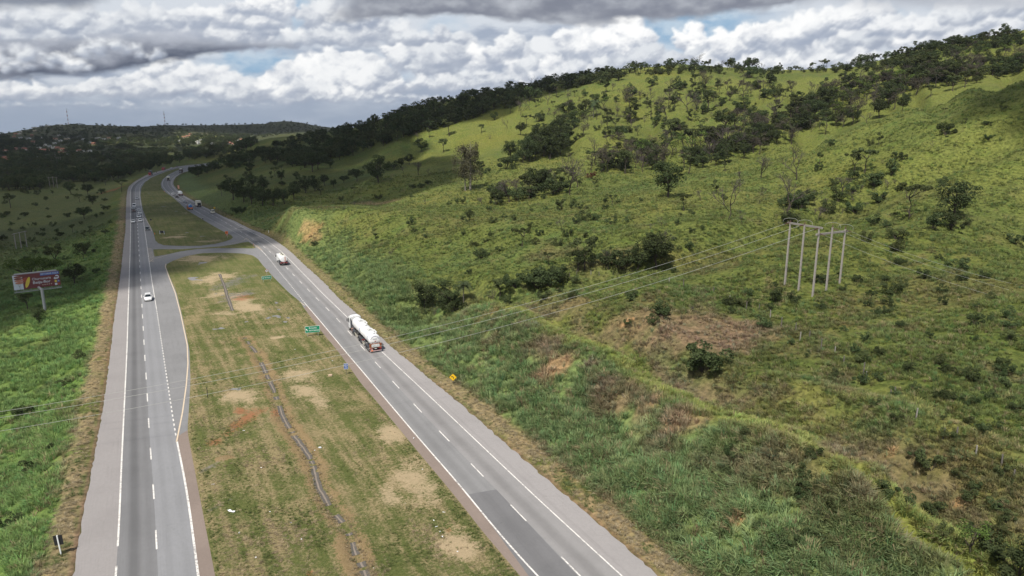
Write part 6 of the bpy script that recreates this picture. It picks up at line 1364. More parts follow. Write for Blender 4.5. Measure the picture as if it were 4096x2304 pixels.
def finish_people():
    dg=bpy.context.evaluated_depsgraph_get()
    for o,shirt,pants,helmet,J in PEOPLE:
        me=bpy.data.meshes.new_from_object(o.evaluated_get(dg)); o.modifiers.clear(); o.data=me
        me.materials.clear()
        for mm in (m_skin,shirt,pants): me.materials.append(mm)
        zs=np.zeros(len(me.vertices)*3); me.vertices.foreach_get('co',zs); zs=zs.reshape(-1,3); nz=J['nek'][2]; pz=J['pel'][2]
        for pl in me.polygons:
            c=zs[list(pl.vertices)].mean(0); hand=min(np.linalg.norm(c-np.array(J[k_])) for k_ in ('hL','hR'))<.07
            legs=min(np.linalg.norm(c-np.array(J[k_])) for k_ in ('pL','kL','aL','pR','kR','aR','tL','tR'))<.22
            pl.material_index=0 if (c[2]>nz+.02 or hand) else (2 if (c[2]<pz-.02 or (legs and c[2]<pz+.03)) else 1); pl.use_smooth=True
        hx,hy,hz=J['hea']
        b=MB(); 
        for k_ in range(5):
            pass
        prof=[(0.128,-.02),(.125,.04),(.095,.10),(.05,.125),(0.001,.132)] if helmet else [(.112,-.01),(.112,.05),(.085,.095),(.04,.115),(.001,.12)]
        b.tube([(hx-.01,hy,hz+z) for r,z in prof],[r for r,z in prof],12); b.build('helmet' if helmet else 'hair',helmet or m_sblack,o,True,80)
        b=MB(); b.box((hx+.105,0,hz-.01),(.03,.03,.05)); b.build('nose',m_skin,o)
        for s in (1,-1):
            b=MB(); b.box((hx+.088,s*.04,hz+.02),(.02,.025,.014)); b.build('eye',m_sblack,o)
            hb=J['hL'] if s>0 else J['hR']; wb_=J['wL'] if s>0 else J['wR']; dv=(Vector(hb)-Vector(wb_)).normalized(); sd=dv.cross(Vector((0,1,0))).normalized()
            for f_ in range(4):
                q=Vector(hb)+sd*(f_-1.5)*.018; b=MB(); b.tube([q,q+dv*.045,q+dv*.075-Vector((0,0,.012))],[.009,.008,.006],5); b.build('finger',m_skin,o)
            q=Vector(hb)+sd*.035; b=MB(); b.tube([q-dv*.02,q+dv*.02+sd*.02],[.010,.008],5); b.build('thumb',m_skin,o)
finish_people()
# ================================================================ signs
def frame_of(pa,pb=None,ang=None):
    """board frame: x along the board to the viewer's right, y up, d towards the viewer"""
    a=np.array(pa[:2]); 
    if pb is not None: t=np.array(pb[:2])-a; t/=np.linalg.norm(t)
    else: t=np.array([math.cos(ang),math.sin(ang)])
    nrm=np.array([t[1],-t[0]])
    return t,nrm
def sign(name,label,cat,c,t,nrm,w,h,zb,face,edge,posts,postm,texts=(),shapes=(),group=None,border=.05,pr_=.045,round_=False,diamond=False,tri=False,z0=0.0,back=None,top=True):
    """c: ground point under the middle; posts: offsets along the board"""
    root=empty(name,(c[0],c[1],z0),math.atan2(t[1],t[0]),label,cat,group)
    fr=lambda x,y,d:(x,-d,y)                       # local: x right, -y towards viewer
    zm=zb+h/2
    if round_: out=[(w/2*math.cos(a),zm+h/2*math.sin(a)) for a in np.linspace(0,2*math.pi,28)[:-1]]; inn=[(x*.80,zm+(y-zm)*.80) for x,y in out]
    elif diamond: out=[(w/2,zm),(0,zm+h/2),(-w/2,zm),(0,zm-h/2)]; inn=[(x*.94,zm+(y-zm)*.94) for x,y in out]
    elif tri: out=[(-w/2,zb+h),(0,zb),(w/2,zb+h)]; inn=[(-w*.22,zb+h*.80),(0,zb+h*.34),(w*.22,zb+h*.80)]
    else:
        r_=min(.08,h*.1); out=[]
        for sx,sy,a0 in ((1,1,0),(-1,1,90),(-1,-1,180),(1,-1,270)):
            for q in (0,45,90): a=math.radians(a0+q); out.append((sx*(w/2-r_)+r_*math.cos(a),zm+sy*(h/2-r_)+r_*math.sin(a)))
        inn=[(x*(1-2*border/w),zm+(y-zm)*(1-2*border/h)) for x,y in out]
    b=MB(); b.prism(out,0,.03,fr); bd=b.build('board',edge if face is not None else back,root)
    if face is not None: b=MB(); b.prism(inn,.03,.036,fr); b.build('face',face,bd)
    for s_,x,y,ww,hh,mt in texts: b=MB(); put_text(b,s_,fr,x,zm+y,ww,hh,0,.038,.044); b.build('lettering',mt,bd)
    for poly_,mt,nm in shapes: b=MB(); b.prism([(x,zm+y) for x,y in poly_],.038,.044,fr); b.build(nm,mt,bd)
    for x in posts: b=MB(); b.tube([(x,.05,-.3),(x,.05,(zb+h*.92) if top else zb+.05)],pr_,7); b.build('post',postm,root)
    return root
A=G(1232.4,1348); Bp=G(1273,1344.5); t_,n_=frame_of(A,Bp); mid=((A[0]+Bp[0])/2-t_[0]*.05,(A[1]+Bp[1])/2-t_[1]*.05)
arrow=lambda a,L,wd,hw,hl,cx,cy:[(cx+x*math.cos(a)-y*math.sin(a),cy+x*math.sin(a)+y*math.cos(a)) for x,y in ((-L/2,-wd/2),(L/2-hl,-wd/2),(L/2-hl,-hw/2),(L/2,0),(L/2-hl,hw/2),(L/2-hl,wd/2),(-L/2,wd/2))]
sign('direction_sign','green road sign lettered Brasilia and RETORNO on two posts in the median','road sign',mid,t_,n_,3.15,1.5,.95,m_green,m_swhite,(-1.1,1.15),m_galv,[('Brasilia',.10,.32,1.65,.30,m_swhite),('RETORNO',.35,-.26,2.2,.27,m_swhite)],[(arrow(math.radians(128),.62,.14,.42,.28,-1.22,-.05),m_swhite,'arrow')])
A=G(1053,1130); Bp=G(1088,1125.5); t2,n2=frame_of(A,Bp); mid=((A[0]+Bp[0])/2-.2*t2[0],(A[1]+Bp[1])/2-.2*t2[1])
sign('direction_sign','green road sign with a left arrow and RETORNO, below the round speed sign','road sign',mid,t2,n2,2.95,1.05,.85,m_green,m_swhite,(-1.0,1.05),m_galv,[('RETORNO',.32,0,1.75,.34,m_swhite)],[(arrow(math.pi,.55,.14,.42,.28,-1.02,0),m_swhite,'arrow')])
c=G(1068,1099.5); sign('speed_sign','round white speed sign with red rim reading 40','road sign',c,t2,n2,.98,.98,.85,m_swhite,m_sred,(0,),m_galv,[('40',0,0,.50,.40,m_sblack)],round_=True)
c=G(1385.7,1499.8); sign('kilometre_sign','small blue kilometre sign on a dark post at the median edge','road sign',c,t_,n_,.78,1.12,1.15,m_sblue,m_swhite,(0,),m_wood,[('SUL',0,.36,.40,.15,m_swhite),('km',0,-.04,.38,.16,m_swhite),('102',0,-.33,.48,.19,m_swhite)],[([(-.36,.15),(.36,.15),(.36,.19),(-.36,.19)],m_swhite,'divider')],border=.035)
def bent(): 
    P=[(.16,-.30),(.16,-.06),(.10,.08),(-.03,.16),(-.12,.16),(-.12,.28),(-.34,.10),(-.12,-.06),(-.12,.05),(-.04,.05),(.03,0),(.05,-.08),(.05,-.30)]; return P
c=G(1812.5,1540.5); tr_=np.array([math.cos(.02),math.sin(.02)]); sign('curve_sign','yellow diamond sign with a black bend arrow beside the near verge','road sign',c,tr_,None,1.42,1.42,.80,m_yel2,m_sblack,(0,),m_wood,[],[(bent(),m_sblack,'arrow')],diamond=True)
q=hit(858.5,838.5); sign('curve_sign','small far yellow diamond sign on the outer verge of the bend','road sign',q,tr_,None,1.25,1.25,.45,m_yel2,m_sblack,(0,),m_wood,[],[(bent(),m_sblack,'arrow')],diamond=True,z0=q[2])
c=G(909.5,953); sr=sign('yield_sign','red and white yield triangle with an orange square works sign above','road sign',c,tr_,None,.98,.90,.85,m_swhite,m_sred,(0,),m_galv,[],[],tri=True)
b=MB(); b.prism([(-.55,1.95),(.55,1.95),(.55,2.95),(-.55,2.95)],0,.03,lambda x,y,d:(x-.1,-d+.0,y)); b.build('upper_board',m_sor,sr); b=MB(); b.box((-.1,-.035,2.45),(.16,.02,.5)); b.box((-.1,-.035,2.55),(.36,.02,.14)); b.build('symbol',m_sblack,sr); b=MB(); b.tube([(0,.05,1.6),(-.1,.05,2.9)],.045,6); b.build('post',m_galv,sr)
q=hit(715,757); so_=sign('works_sign','tall orange and white striped panel on the grass by the far bend','road sign',q,tr_,None,1.35,2.75,.35,m_offw,m_sor,(-.4,.4),m_wood,[],[([(-.38,y),(.38,y),(.38,y+.34),(-.38,y+.34)],m_sor,'symbol') for y in (-1.05,-.45,.15,.75)],z0=q[2],border=.16)
A=G(638.5,937.5); Bp=G(659.5,938); tb,nb_=frame_of(A,Bp); mid=((A[0]+Bp[0])/2,(A[1]+Bp[1])/2)
def backsign(name,label,c,t,w,h,zb,posts,pm,pr_,rd=False,z0=0.0,bk=None):
    root=empty(name,(c[0],c[1],z0),math.atan2(t[1],t[0]),label,'road sign'); fr=lambda x,y,d:(x,-d,y); zm=zb+h/2
    out=[(w/2*math.cos(a),zm+h/2*math.sin(a)) for a in np.linspace(0,2*math.pi,24)[:-1]] if rd else [(-w/2,zb),(w/2,zb),(w/2,zb+h),(-w/2,zb+h)]
    b=MB(); b.prism(out,-.03,0,fr); b.build('board',m_sblack,root)
    for x in posts: b=MB(); b.box((x,-.06,(zb+h+.02)/2-.15),(pr_*2,pr_*2,zb+h+.32),0,None,1,.01); b.build('post',pm,root)
    return root
backsign('direction_sign','dark back of a wide road sign on two white posts in the far median',mid,tb,2.85,.95,.65,(-1.02,1.02),m_swhite,.07)
backsign('speed_sign','dark round back of a road sign near the turning lane start',G(604,888),tr_,.9,.9,.75,(0,),m_wood,.04,True)
c=hit(245.5,2217); r_=backsign('marker_sign','black back of a tilted road sign on a white post in tall grass',c,np.array([math.cos(.25),math.sin(.25)]),.88,1.18,1.15,(0,),m_swhite,.06,False,c[2]); r_.rotation_euler=(.02,-.04,r_.rotation_euler[2])
# billboard
pp=hit(180.8,1241.8); zz=np.linspace(0,14,1401); zb=pp[2]+zz[np.argmin([abs(proj((pp[0],pp[1],pp[2]+z))[1]-1159) for z in zz])]
Lb=np.array(G(56.2,1161.8,zb)); Rb=np.array(G(243.7,1139.5,zb)); tt=(Rb-Lb)/np.linalg.norm(Rb-Lb); Wb=float(np.linalg.norm(Rb-Lb)); cc=(Lb+Rb)/2
zt=zb+zz[np.argmin([abs(proj((Lb[0],Lb[1],zb+z))[1]-1102.8) for z in zz])]; Hb=zt-zb
print('billboard',Wb,Hb,zb,pp)
BB=empty('billboard',(cc[0],cc[1],zb),math.atan2(tt[1],tt[0]),'maroon restaurant billboard lettered Churrascaria Beija-flor on one thick pole','billboard')
m_bbr=plain('billboard_maroon',(.110,.022,.027),.6,0,.06,1.5); m_bbw=plain('billboard_white',(.42,.46,.53),.6,0,.06,1.5); m_bbb=plain('billboard_blue',(.05,.10,.32),.6,0,.06,2); m_leafy=plain('leaf_yellow',(.48,.38,.05),.6,0,.2,1.0); m_wing=plain('wing_red',(.24,.045,.03),.6,0,.15,1.5); m_meat=plain('meat_brown',(.16,.055,.045),.5,0,.35,3); m_meat2=plain('meat_pink',(.36,.16,.12),.5,0,.3,3)
f0=lambda x,y,d:((x-.5)*Wb,-d,y*Hb)
def bshape(P,m,nm,d0,d1,parent): b=MB(); b.prism([(x,y) for x,y in P],d0,d1,f0); return b.build(nm,m,parent)
bd=bshape([(0,0),(1,0),(1,1),(0,1)],m_bbr,'panel',0,.12,BB)
bshape([(.005,.005),(.205,.005),(.205,.90),(.005,.995)],m_bbw,'picture',.12,.13,bd)
for i,(x0,x1,y0,y1,mm) in enumerate([(.03,.215,.80,.93,m_meat),(.03,.21,.66,.80,m_meat),(.035,.23,.53,.67,m_meat2),(.045,.225,.38,.53,m_meat2)]):
    bshape([( (x0+x1)/2+(x1-x0)/2*math.cos(a),(y0+y1)/2+(y1-y0)/2*math.sin(a)) for a in np.linspace(0,6.283,19)[:-1]],mm,'sausage',.13,.19,bd)
bshape([(.105,.38),(.112,.38),(.116,.26),(.135,.25),(.139,.37),(.146,.37),(.143,.22),(.131,.17),(.137,.01),(.127,.01),(.121,.17),(.110,.22)],m_grey,'fork',.132,.15,bd)
bshape([(.205,.72),(.28,.80),(.345,.74),(.352,.60),(.34,.42),(.28,.44),(.215,.52)],m_wing,'wing',.122,.135,bd)
bshape([(.305+ .055*math.sin(a)*abs(math.sin(a))**.1*.75+.045*(math.cos(a)),.44+.36*math.cos(a)) for a in np.linspace(0,6.283,27)[:-1]],m_leafy,'leaf',.137,.15,bd)
bshape([(.585,.79),(.99,.79),(.99,.975),(.585,.975)],m_bbb,'banner',.122,.13,bd)
def btext(s_,x,y,w,h,m,d=.135): b=MB(); put_text(b,s_,f0,x,y,w,h,0,d,d+.015); b.build('lettering',m,bd)
btext('RETORNE AQUI',.785,.885,.37,.115,m_bbw); btext('Churrascaria',.605,.615,.40,.165,m_bbw,.125); btext('Beija-flor',.60,.345,.375,.24,m_bbw,.125)
for i in range(5):
    x=.615+i*.046; bshape([(x+(.011 if k_%2==0 else .005)*math.sin(k_*math.pi/5),.165+(.038 if k_%2==0 else .016)*math.cos(k_*math.pi/5)) for k_ in range(10)],m_offw,'star',.122,.132,bd)
ua=[(.905,.72)]+[(.945+.036*math.sin(a)*1.0,.60+.125*math.cos(a)) for a in np.linspace(0,math.pi,9)]+[(.895,.475),(.895,.42),(.862,.53),(.895,.63),(.895,.565)]+[(.945+.016*math.sin(a),.60+.045*math.cos(a)) for a in np.linspace(math.pi,0,7)]+[(.905,.65)]
bshape(ua,m_bbw,'u_turn_arrow',.122,.135,bd)
for x,y,mm in ((.875,.315,m_leafy),(.935,.315,m_bbb),(.875,.115,m_bbw),(.935,.115,m_wing)):
    bshape([(x,y-.07),(x+.05,y-.07),(x+.05,y+.07),(x,y+.07)],mm,'service_icon',.122,.132,bd)
b=MB(); put_text(b,'24h',f0,.96,.315,.035,.07,0,.134,.14); b.build('lettering',m_bbw,bd)
b=MB()
for z in (-.25,-.55): b.box((0,-.75,z),(Wb*1.02,.07,.07))
b.box((0,-.45,-.60),(Wb*1.0,.75,.05)); b.box((0,.5,Hb+.12),(Wb*.9,.9,.22)); b.box((0,.9,Hb*.5),(Wb*.96,.1,Hb*.96))
for i in range(7):
    x=-Wb*.45+Wb*.9*i/6; b.box((x,.45,-.2),(.10,1.9,.10)); b.box((x,.55,Hb*.5),(.10,.9,Hb))
b.build('catwalk',m_grey,BB)
px_=np.array([pp[0]-cc[0],pp[1]-cc[1]]); lx=float(px_@tt); ly=float(px_@np.array([-tt[1],tt[0]]))
b=MB(); b.tube([(lx,ly,pp[2]-zb-.4),(lx,ly,.2)],.36,16); b.tube([(lx,ly,.0),(lx*.2,.45,.1)],.3,8); b.build('pole',m_grey,BB,True)
# ================================================================ power line
def conc_pole(p,top,root,rz,w0=.62,w1=.28,n=5):
    """tapered H-section concrete pole with openings between its two flanges"""
    H=top-p[2]; b=MB(); R=Matrix.Rotation(rz,3,'Z')
    def wd(z): return w0+(w1-w0)*z/H
    for s in (1,-1):
        V=[];
        for z in (-.8,H):
            q=wd(max(z,0))/2
            for a,c_ in ((s*q-s*.09,-.14),(s*q,-.14),(s*q,.14),(s*q-s*.09,.14)): V.append(tuple(R@Vector((a,c_,z))+Vector(p)))
        b.raw(V,[(0,1,5,4),(1,2,6,5),(2,3,7,6),(3,0,4,7),(4,5,6,7)])
    for i in range(7):
        z=H*(.06+.10*i) if i<5 else H*(.62+.14*(i-5)); b.box(tuple(Vector(p)+Vector((0,0,z))),(wd(z)*.96,.20,.16 if i<5 else H*.16),0,R)
    b.box(tuple(Vector(p)+Vector((0,0,H*.78))),(wd(H*.78)*.9,.10,H*.44),0,R)
    return b.build('pole',m_conc,root)
PX=[((3163.7,890.4),(3139,1141)),((3218.4,898.7),(3193.6,1164.5)),((3276.4,908.3),(3250,1185.5)),((3328,909),(3304,1164.5)),((3380,916),(3358.4,1133))]
bot=[];topz=[]
for tp,bt in PX:
    p=hit(*bt); bot.append(p); zq=np.linspace(6,20,1401); topz.append(p[2]+zq[np.argmin([abs(proj((p[0],p[1],p[2]+z))[1]-tp[1]) for z in zq])])
print('poles',[np.round(p,1) for p in bot],np.round(topz,1))
PW=empty('power_pole_frame',bot[2],0,'five tall concrete poles with two cross beams on the grassy hillside','power pole'); 
PW_off=-Vector(bot[2])
class Sub:  # parts are built in world space, then shifted to the parent's frame
    pass
def reloc(o): o.location=PW_off; return o
for p,z in zip(bot,topz): reloc(conc_pole(p,z,PW,.9))
P3=[Vector((p[0],p[1],z)) for p,z in zip(bot,topz)]
def beam(a,c,ext,drop,nm='cross_beam'):
    a=Vector(a); c=Vector(c); d=(c-a).normalized(); a=a-d*ext; c=c+d*ext; mid_=(a+c)/2; L=(c-a).length
    R=Matrix(((d.x,-d.y,0),(d.y,d.x,0),(0,0,1))); R=d.to_track_quat('X','Z').to_matrix()
    b=MB(); b.box(tuple(mid_-Vector((0,0,drop))),(L,.26,.34),0,R); return reloc(b.build(nm,m_conc,PW))
beam(P3[0],P3[2],.8,.1); beam(P3[2]-Vector((0,0,1.0)),P3[4]-Vector((0,0,.1)),.9,.35)
m_ins=plain('insulator_brown',(.10,.05,.04),.3,0,.1,6); m_wire=plain('wire_aluminium',(.46,.46,.42),.45,.3,.05,9)
WIRE=[]
yl=[1652,1676,1730]
A3=[P3[0],P3[1],P3[2]-Vector((0,0,.2))]
m_w=m_wire
for i,(a,y) in enumerate(zip(A3,yl)):
    e_=Vector((*G(-60,y+4,4.6),4.6)); d=(e_-a).normalized(); st=a+d*1.3
    b=MB(); b.tube([a,st],[.05,.05],6)
    for q in range(5): b.disc(tuple(a+d*(.35+q*.17)),tuple(d),.13,.13,.05,10)
    reloc(b.build('insulator',m_ins,PW))
    pts=[]; far_=e_+(e_-st)*.22
    for q in range(49):
        u=q/48*1.22; p=st.lerp(e_,u); p.z-=4*3.5*u*(1.0-u)*1.0; pts.append(p)
    WIRE.append((pts,['upper','middle','lower'][i]))
yr=[(4096,1222),(4096,1180),(4096,1148)]
B3=[P3[2]-Vector((0,0,1.2)),P3[3]-Vector((0,0,.2)),P3[4]-Vector((0,0,.2))]
for i,(a,(x,y)) in enumerate(zip(B3,yr)):
    e_=Vector((*G(x+100,y+18,14.5+i*.6),14.5+i*.6)); d=(e_-a).normalized(); st=a+d*1.2; b=MB(); b.tube([a,st],.05,6)
    for q in range(5): b.disc(tuple(a+d*(.3+q*.17)),tuple(d),.13,.13,.05,10)
    reloc(b.build('insulator',m_ins,PW)); pts=[]
    for q in range(25):
        u=q/24*1.15; p=st.lerp(e_,u); p.z-=4*1.0*u*(1-u); pts.append(p)
    WIRE.append((pts,['lower','middle','upper'][i]))
for i,(pts,nm) in enumerate(WIRE):
    b=MB(); b.tube(pts,.024 if i<3 else .016,5); o=b.build('power_cable',m_w,None); tag(o,f"{nm} of three pale power cables "+('crossing both roads towards the valley' if i<3 else 'running off over the shrubs beyond the poles'),'cable','power cables strung from the concrete poles')
for k_,a in enumerate([P3[0],P3[1],P3[3],P3[4]]):   # jumper loops
    b=MB(); d=Vector((.8,-.35,0)).normalized(); b.tube([a+d*(1.35*math.cos(q))+Vector((0,0,.15+.75*math.sin(q)**.7 if math.sin(q)>0 else .15-.3)) for q in np.linspace(0,math.pi,13)],.022,5); reloc(b.build('jumper_cable',m_wire,PW))
    b=MB(); b.tube([a,a+Vector((0,0,.45))],[.12,.08],8); reloc(b.build('insulator',m_ins,PW))
for bots,arm,lab in [([(65.4,998),(86,992.5),(108.5,988)],(40.8,'three-pole wooden power frame nearest the billboard in the pasture'),0),([(200.7,753),(215.8,750),(230.5,753)],(27.5,'three-pole power frame at the edge of the valley wood'),0),([(228.5,660),(237,659),(245.6,660)],(19.5,'three-pole power frame rising out of the valley wood'),0)]:
    hp,lb=arm; g_=[hit(*q) for q in bots]; zc=proj(g_[1])[2]; H=hp*K*zc/FPX*1.0; r=empty('power_pole_frame',g_[1],0,lb,'power pole'); tops=[]
    H=min(H,12.5)
    zt_=g_[1][2]+H
    for q in g_:
        b=MB(); v0=Vector(q)-Vector(g_[1]); b.tube([v0-Vector((0,0,.6)),Vector((v0.x,v0.y,H))],[.24,.17],7); b.build('pole',m_conc,r); tops.append(Vector((v0.x,v0.y,H-.3)))
    d=(tops[2]-tops[0]).normalized(); b=MB(); b.tube([tops[0]-d*1.4,tops[2]+d*1.4],.14,6); b.build('cross_beam',m_conc,r)
    for tpp in (tops[0]-d*1.2,tops[1],tops[2]+d*1.2): b=MB(); b.tube([tpp,tpp-Vector((0,0,.9))],.09,7); b.build('insulator',m_ins,r)
# masts on the far hill
m_mr=plain('mast_red',(.42,.14,.10),.6); 
for bx,by,tx,ty,lb in [(274,469,266,414.5,'tall red and white lattice mast on the far hilltop'),(660.6,494.8,656,448,'shorter lattice mast with a flat head on the lower far ridge')]:
    g_=hitd(bx,by+3); zc=proj(g_)[2]; H=(by-ty+4)*zc/FPX*1.02; r=empty('radio_mast',g_,0,lb,'mast'); ns=8; w0=2.6
    for i in range(ns):
        b=MB(); z0,z1=H*i/ns,H*(i+1)/ns; wa=w0*(1-.55*i/ns); wb_=w0*(1-.55*(i+1)/ns)
        cs=[(1,1),(-1,1),(-1,-1),(1,-1)]
        for k_,(a,c_) in enumerate(cs):
            a2,c2=cs[(k_+1)%4]; b.tube([(a*wa/2,c_*wa/2,z0),(a*wb_/2,c_*wb_/2,z1)],.20,4); b.tube([(a*wa/2,c_*wa/2,z0),(a2*wb_/2,c2*wb_/2,z1)],.11,4); b.tube([(a*wb_/2,c_*wb_/2,z1),(a2*wb_/2,c2*wb_/2,z1)],.11,4)
        b.build('lattice_section',m_mr if i%2==0 else m_swhite,r)
    b=MB(); b.tube([(0,0,H-1),(0,0,H+5)],.2,5); b.build('antenna',m_galv,r)
    b=MB(); b.disc((w0*.35,-.5,H*.9),(0,-1,0),1.3,1.3,.5,12); b.disc((-w0*.3,-.5,H*.8),(0,-1,0),1.0,1.0,.5,12); b.build('dish',m_swhite,r)
# ================================================================ small things at the roadside
FP=[(420,50,35),(507,72,45),(690,110,38),(787,155,25),(887,215,55),(965,215,35),(1034,262,50),(1101,325,75),(1189,345,55),(1215,400,55),(1272,380,40),(1343,455,70),(1425,480,45),(1480,540,50),(1600,605,75),(1612,650,65),(1790,735,55),(1765,742,40),(1920,872,65),(2083,998,72),(2167,985,62),(2285,1090,45),(2440,1155,68),(2510,1240,55)]
fpos=sorted([(2400+x/1.519,1100+y/1.519,h/1.519) for x,y,h in FP]+[(1600+x/2.1467,800+y/2.1467,h/2.1467) for x,y,h in [(1312,680,42),(1455,660,30),(1517,642,30),(1640,640,28),(1710,648,30),(1830,640,35)]])
for i,(x,y,h) in enumerate(fpos):
    g_=hit(x,y); zc=proj(g_)[2]; H=h*zc/FPX*1.03; b=MB(); r_=.085; lean=(random.uniform(-.06,.06),random.uniform(-.06,.06)); hh=max(1.0,min(2.0,H))
    b.tube([(0,0,-.3),(lean[0]*.5,lean[1]*.5,hh*.5),(lean[0],lean[1],hh),(lean[0],lean[1],hh+.04)],[r_*1.1,r_,r_*.9,r_*.6],7); o=b.build('fence_post',m_wood if i%3 else m_conc,None,False,loc=g_); tag(o,f"{ordinal(i+1)} fence post from left of the weathered row on the hillside",'fence post','weathered fence posts on the hillside')
c=G(831.4,1593); b=MB(); b.tube([(0,0,-.2),(0,0,1.9),(0,0,2.0)],[.06,.06,.04],8); tag(b.build('marker_post',m_sblack,None,loc=(c[0],c[1],.05)),'plain black post standing in the median near the left carriageway','post')
c=G(1015.6,989); b=MB(); b.tube([(0,0,-.2),(0,0,1.3)],[.09,.07],8); b.box((0,-.1,1.0),(.3,.03,.55)); tag(b.build('marker_post',m_pink,None,loc=(c[0],c[1],.05)),'rusty marker post at the tip of the grass sliver','post')
c=hit(1075,931); b=MB(); b.tube([(0,0,-.2),(0,0,1.05)],[.11,.09],8); tag(b.build('marker_post',m_swhite,None,loc=c),'short white marker post on the outer verge opposite the sliver','post')
c=G(658,768); b=MB(); b.tube([(0,0,0),(0,0,.05),(0,0,.06),(0,0,.75)],[.24,.24,.15,.04],12); tag(b.build('traffic_cone',m_sor,None,loc=(c[0],c[1],.02)),'small orange traffic cone on the median side of the far bend','cone')
c=G(619,937); b=MB(); b.tube([(0,0,0),(0,0,.05),(0,0,.06),(0,0,.75)],[.24,.24,.15,.04],12); tag(b.build('traffic_cone',m_sor,None,loc=(c[0],c[1],.02)),'faded orange traffic cone at the edge of the turning lane','cone')
c=G(1321.7,1506); b=MB(); b.box((0,0,.16),(.68,.42,.32),0,Matrix.Rotation(.15,3,'Z'),1,.02); tag(b.build('crate',plain('box_pink',(.52,.38,.27),.8,0,.15,4),None,loc=(c[0],c[1],.1)),'pinkish cardboard box lying near the blue kilometre sign','box')
def scrap(px,L,W_,seed,lab,mat,grp=None,z=.12):
    r=random.Random(seed); c=G(*px); b=MB(); n_=5
    pts=[[( (i/n_-.5)*L+r.uniform(-.05,.05)*L,(j/2-.5)*W_+r.uniform(-.15,.15)*W_,r.uniform(.0,.30)*W_) for j in range(3)] for i in range(n_+1)]
    for i in range(n_):
        for j in range(2):
            q=[pts[i][j],pts[i+1][j],pts[i+1][j+1],pts[i][j+1]]; b.face(q)
    for i in range(n_):
        for j in range(2): b.face([tuple(np.array(pp_)-[0,0,.015]) for pp_ in (pts[i][j+1],pts[i+1][j+1],pts[i+1][j],pts[i][j])])
    o=b.build('litter',mat,None,loc=(c[0],c[1],z),fix=False); o.rotation_euler=(0,0,r.uniform(0,3.1)); tag(o,lab,'litter',grp,'thing'); return o
m_lit=plain('litter_white',(.80,.81,.80),.6,0,.1,6); m_film=plain('plastic_film',(.56,.58,.60),.5,0,.2,6)
o=scrap((925,2048),1.0,.34,1,'bright white board lying in the grass near the left carriageway',m_lit); o.rotation_euler=(0,0,-.5)
o=scrap((1273,1800),1.3,.42,2,'torn grey plastic sheet beside the drain',m_film)
LIT=[(975,1725),(852,1940),(1046,1874),(957,2134),(1497,1904),(1467,1947),(1619,2017),(1206,2160),(1024,2233),(1583,1966),(1760,2130),(1735,2085),(1500,2275),(1310,2270),(1080,2050),(1690,1880),(1655,1755),(900,1590),(1030,1690),(1180,1400),(780,952),(1120,1365),(740,1158),(1330,1445),(1745,2110),(1770,2150),(1775,2052),(1830,2210)]
for i,q in enumerate(sorted(LIT)): scrap(q,.16+.10*(i%3),.11,10+i,f'{ordinal(i+1)} from left of small white litter scraps on the median grass',m_lit,'small litter scraps on the median grass')
# concrete drain in the median
m_dr=plain('drain_concrete',(.115,.105,.092),.9,0,.3,1.6,0,.15); m_drm=plain('drain_mud',(.24,.20,.165),.95,0,.3,2,0,.1)
for P_,lb in ((DRAIN1,'short straight concrete drain channel in the far part of the median'),(DRAIN2,'long broken concrete drain channel winding down the near median')):
    n_=len(P_); jit=np.stack([(fbm(np.arange(n_)*.35,np.zeros(n_)+7,3,97)-.5),(fbm(np.arange(n_)*.35+30,np.zeros(n_)+9,3,98)-.5)],1)*.22; Q_=P_+jit
    w_=.26+.34*fbm(np.arange(n_)*.22,np.zeros(n_)+3,3,96)
    tg=np.gradient(Q_,axis=0); tg/=np.linalg.norm(tg,axis=1)[:,None]; nr_=np.stack([-tg[:,1],tg[:,0]],1)
    root=empty('drain_channel',(Q_[0][0],Q_[0][1],0),0,lb,'drain'); b=MB(); m2=MB(); O=np.array([Q_[0][0],Q_[0][1]])
    prof=[(-1.0,.06),(-.9,.085),(-.22,.04),(.22,.04),(.9,.085),(1.0,.06)]
    for i in range(n_-1):
        cov=fbm(np.array([i*.28]),np.array([5.0]),3,99)[0]
        if cov>.60 and P_ is DRAIN2: continue
        for (u0,z0),(u1,z1) in zip(prof[:-1],prof[1:]):
            q=[]
            for (ii,u,z) in ((i,u0,z0),(i,u1,z1),(i+1,u1,z1),(i+1,u0,z0)):
                p=Q_[ii]+nr_[ii]*w_[ii]*u-O; q.append((p[0],p[1],z+.0))
            (m2 if (z0==z1) else b).face(q)
    b.build('side_slab',m_dr,root); m2.build('channel_bed',m_drm,root)
# ================================================================ the settlement in the valley
m_terra=plain('roof_terracotta',(.30,.13,.085),.9,0,.25,1.5); m_roofg=plain('roof_grey',(.30,.31,.33),.8,0,.2,1.5); m_roofw=plain('roof_white',(.68,.67,.63),.7,0,.1,1.5); m_wallw=plain('wall_white',(.70,.68,.64),.8,0,.08,1.5); m_wallb=plain('wall_brick',(.33,.19,.14),.9,0,.2,2); m_wallc=plain('wall_cream',(.58,.47,.34),.9,0,.1,2)
WN={'w':('white',m_wallw),'b':('brick-red',m_wallb),'c':('cream',m_wallc)}; RN={'w':('pale flat',m_roofw),'g':('grey',m_roofg),'t':('terracotta tiled',m_terra)}
hs={}
for x,y,a,r_,w_,d_ in HS:
    sx,sy=x/2.6286,460+y/2.6286; zone='on the far hilltop' if y<90 else ('in the sunlit clearing' if x>1800 else ('on the shaded town slope' if y<330 else 'among the shaded valley trees'))
    hs.setdefault((a,r_,zone),[]).append((sx,sy,w_,d_))
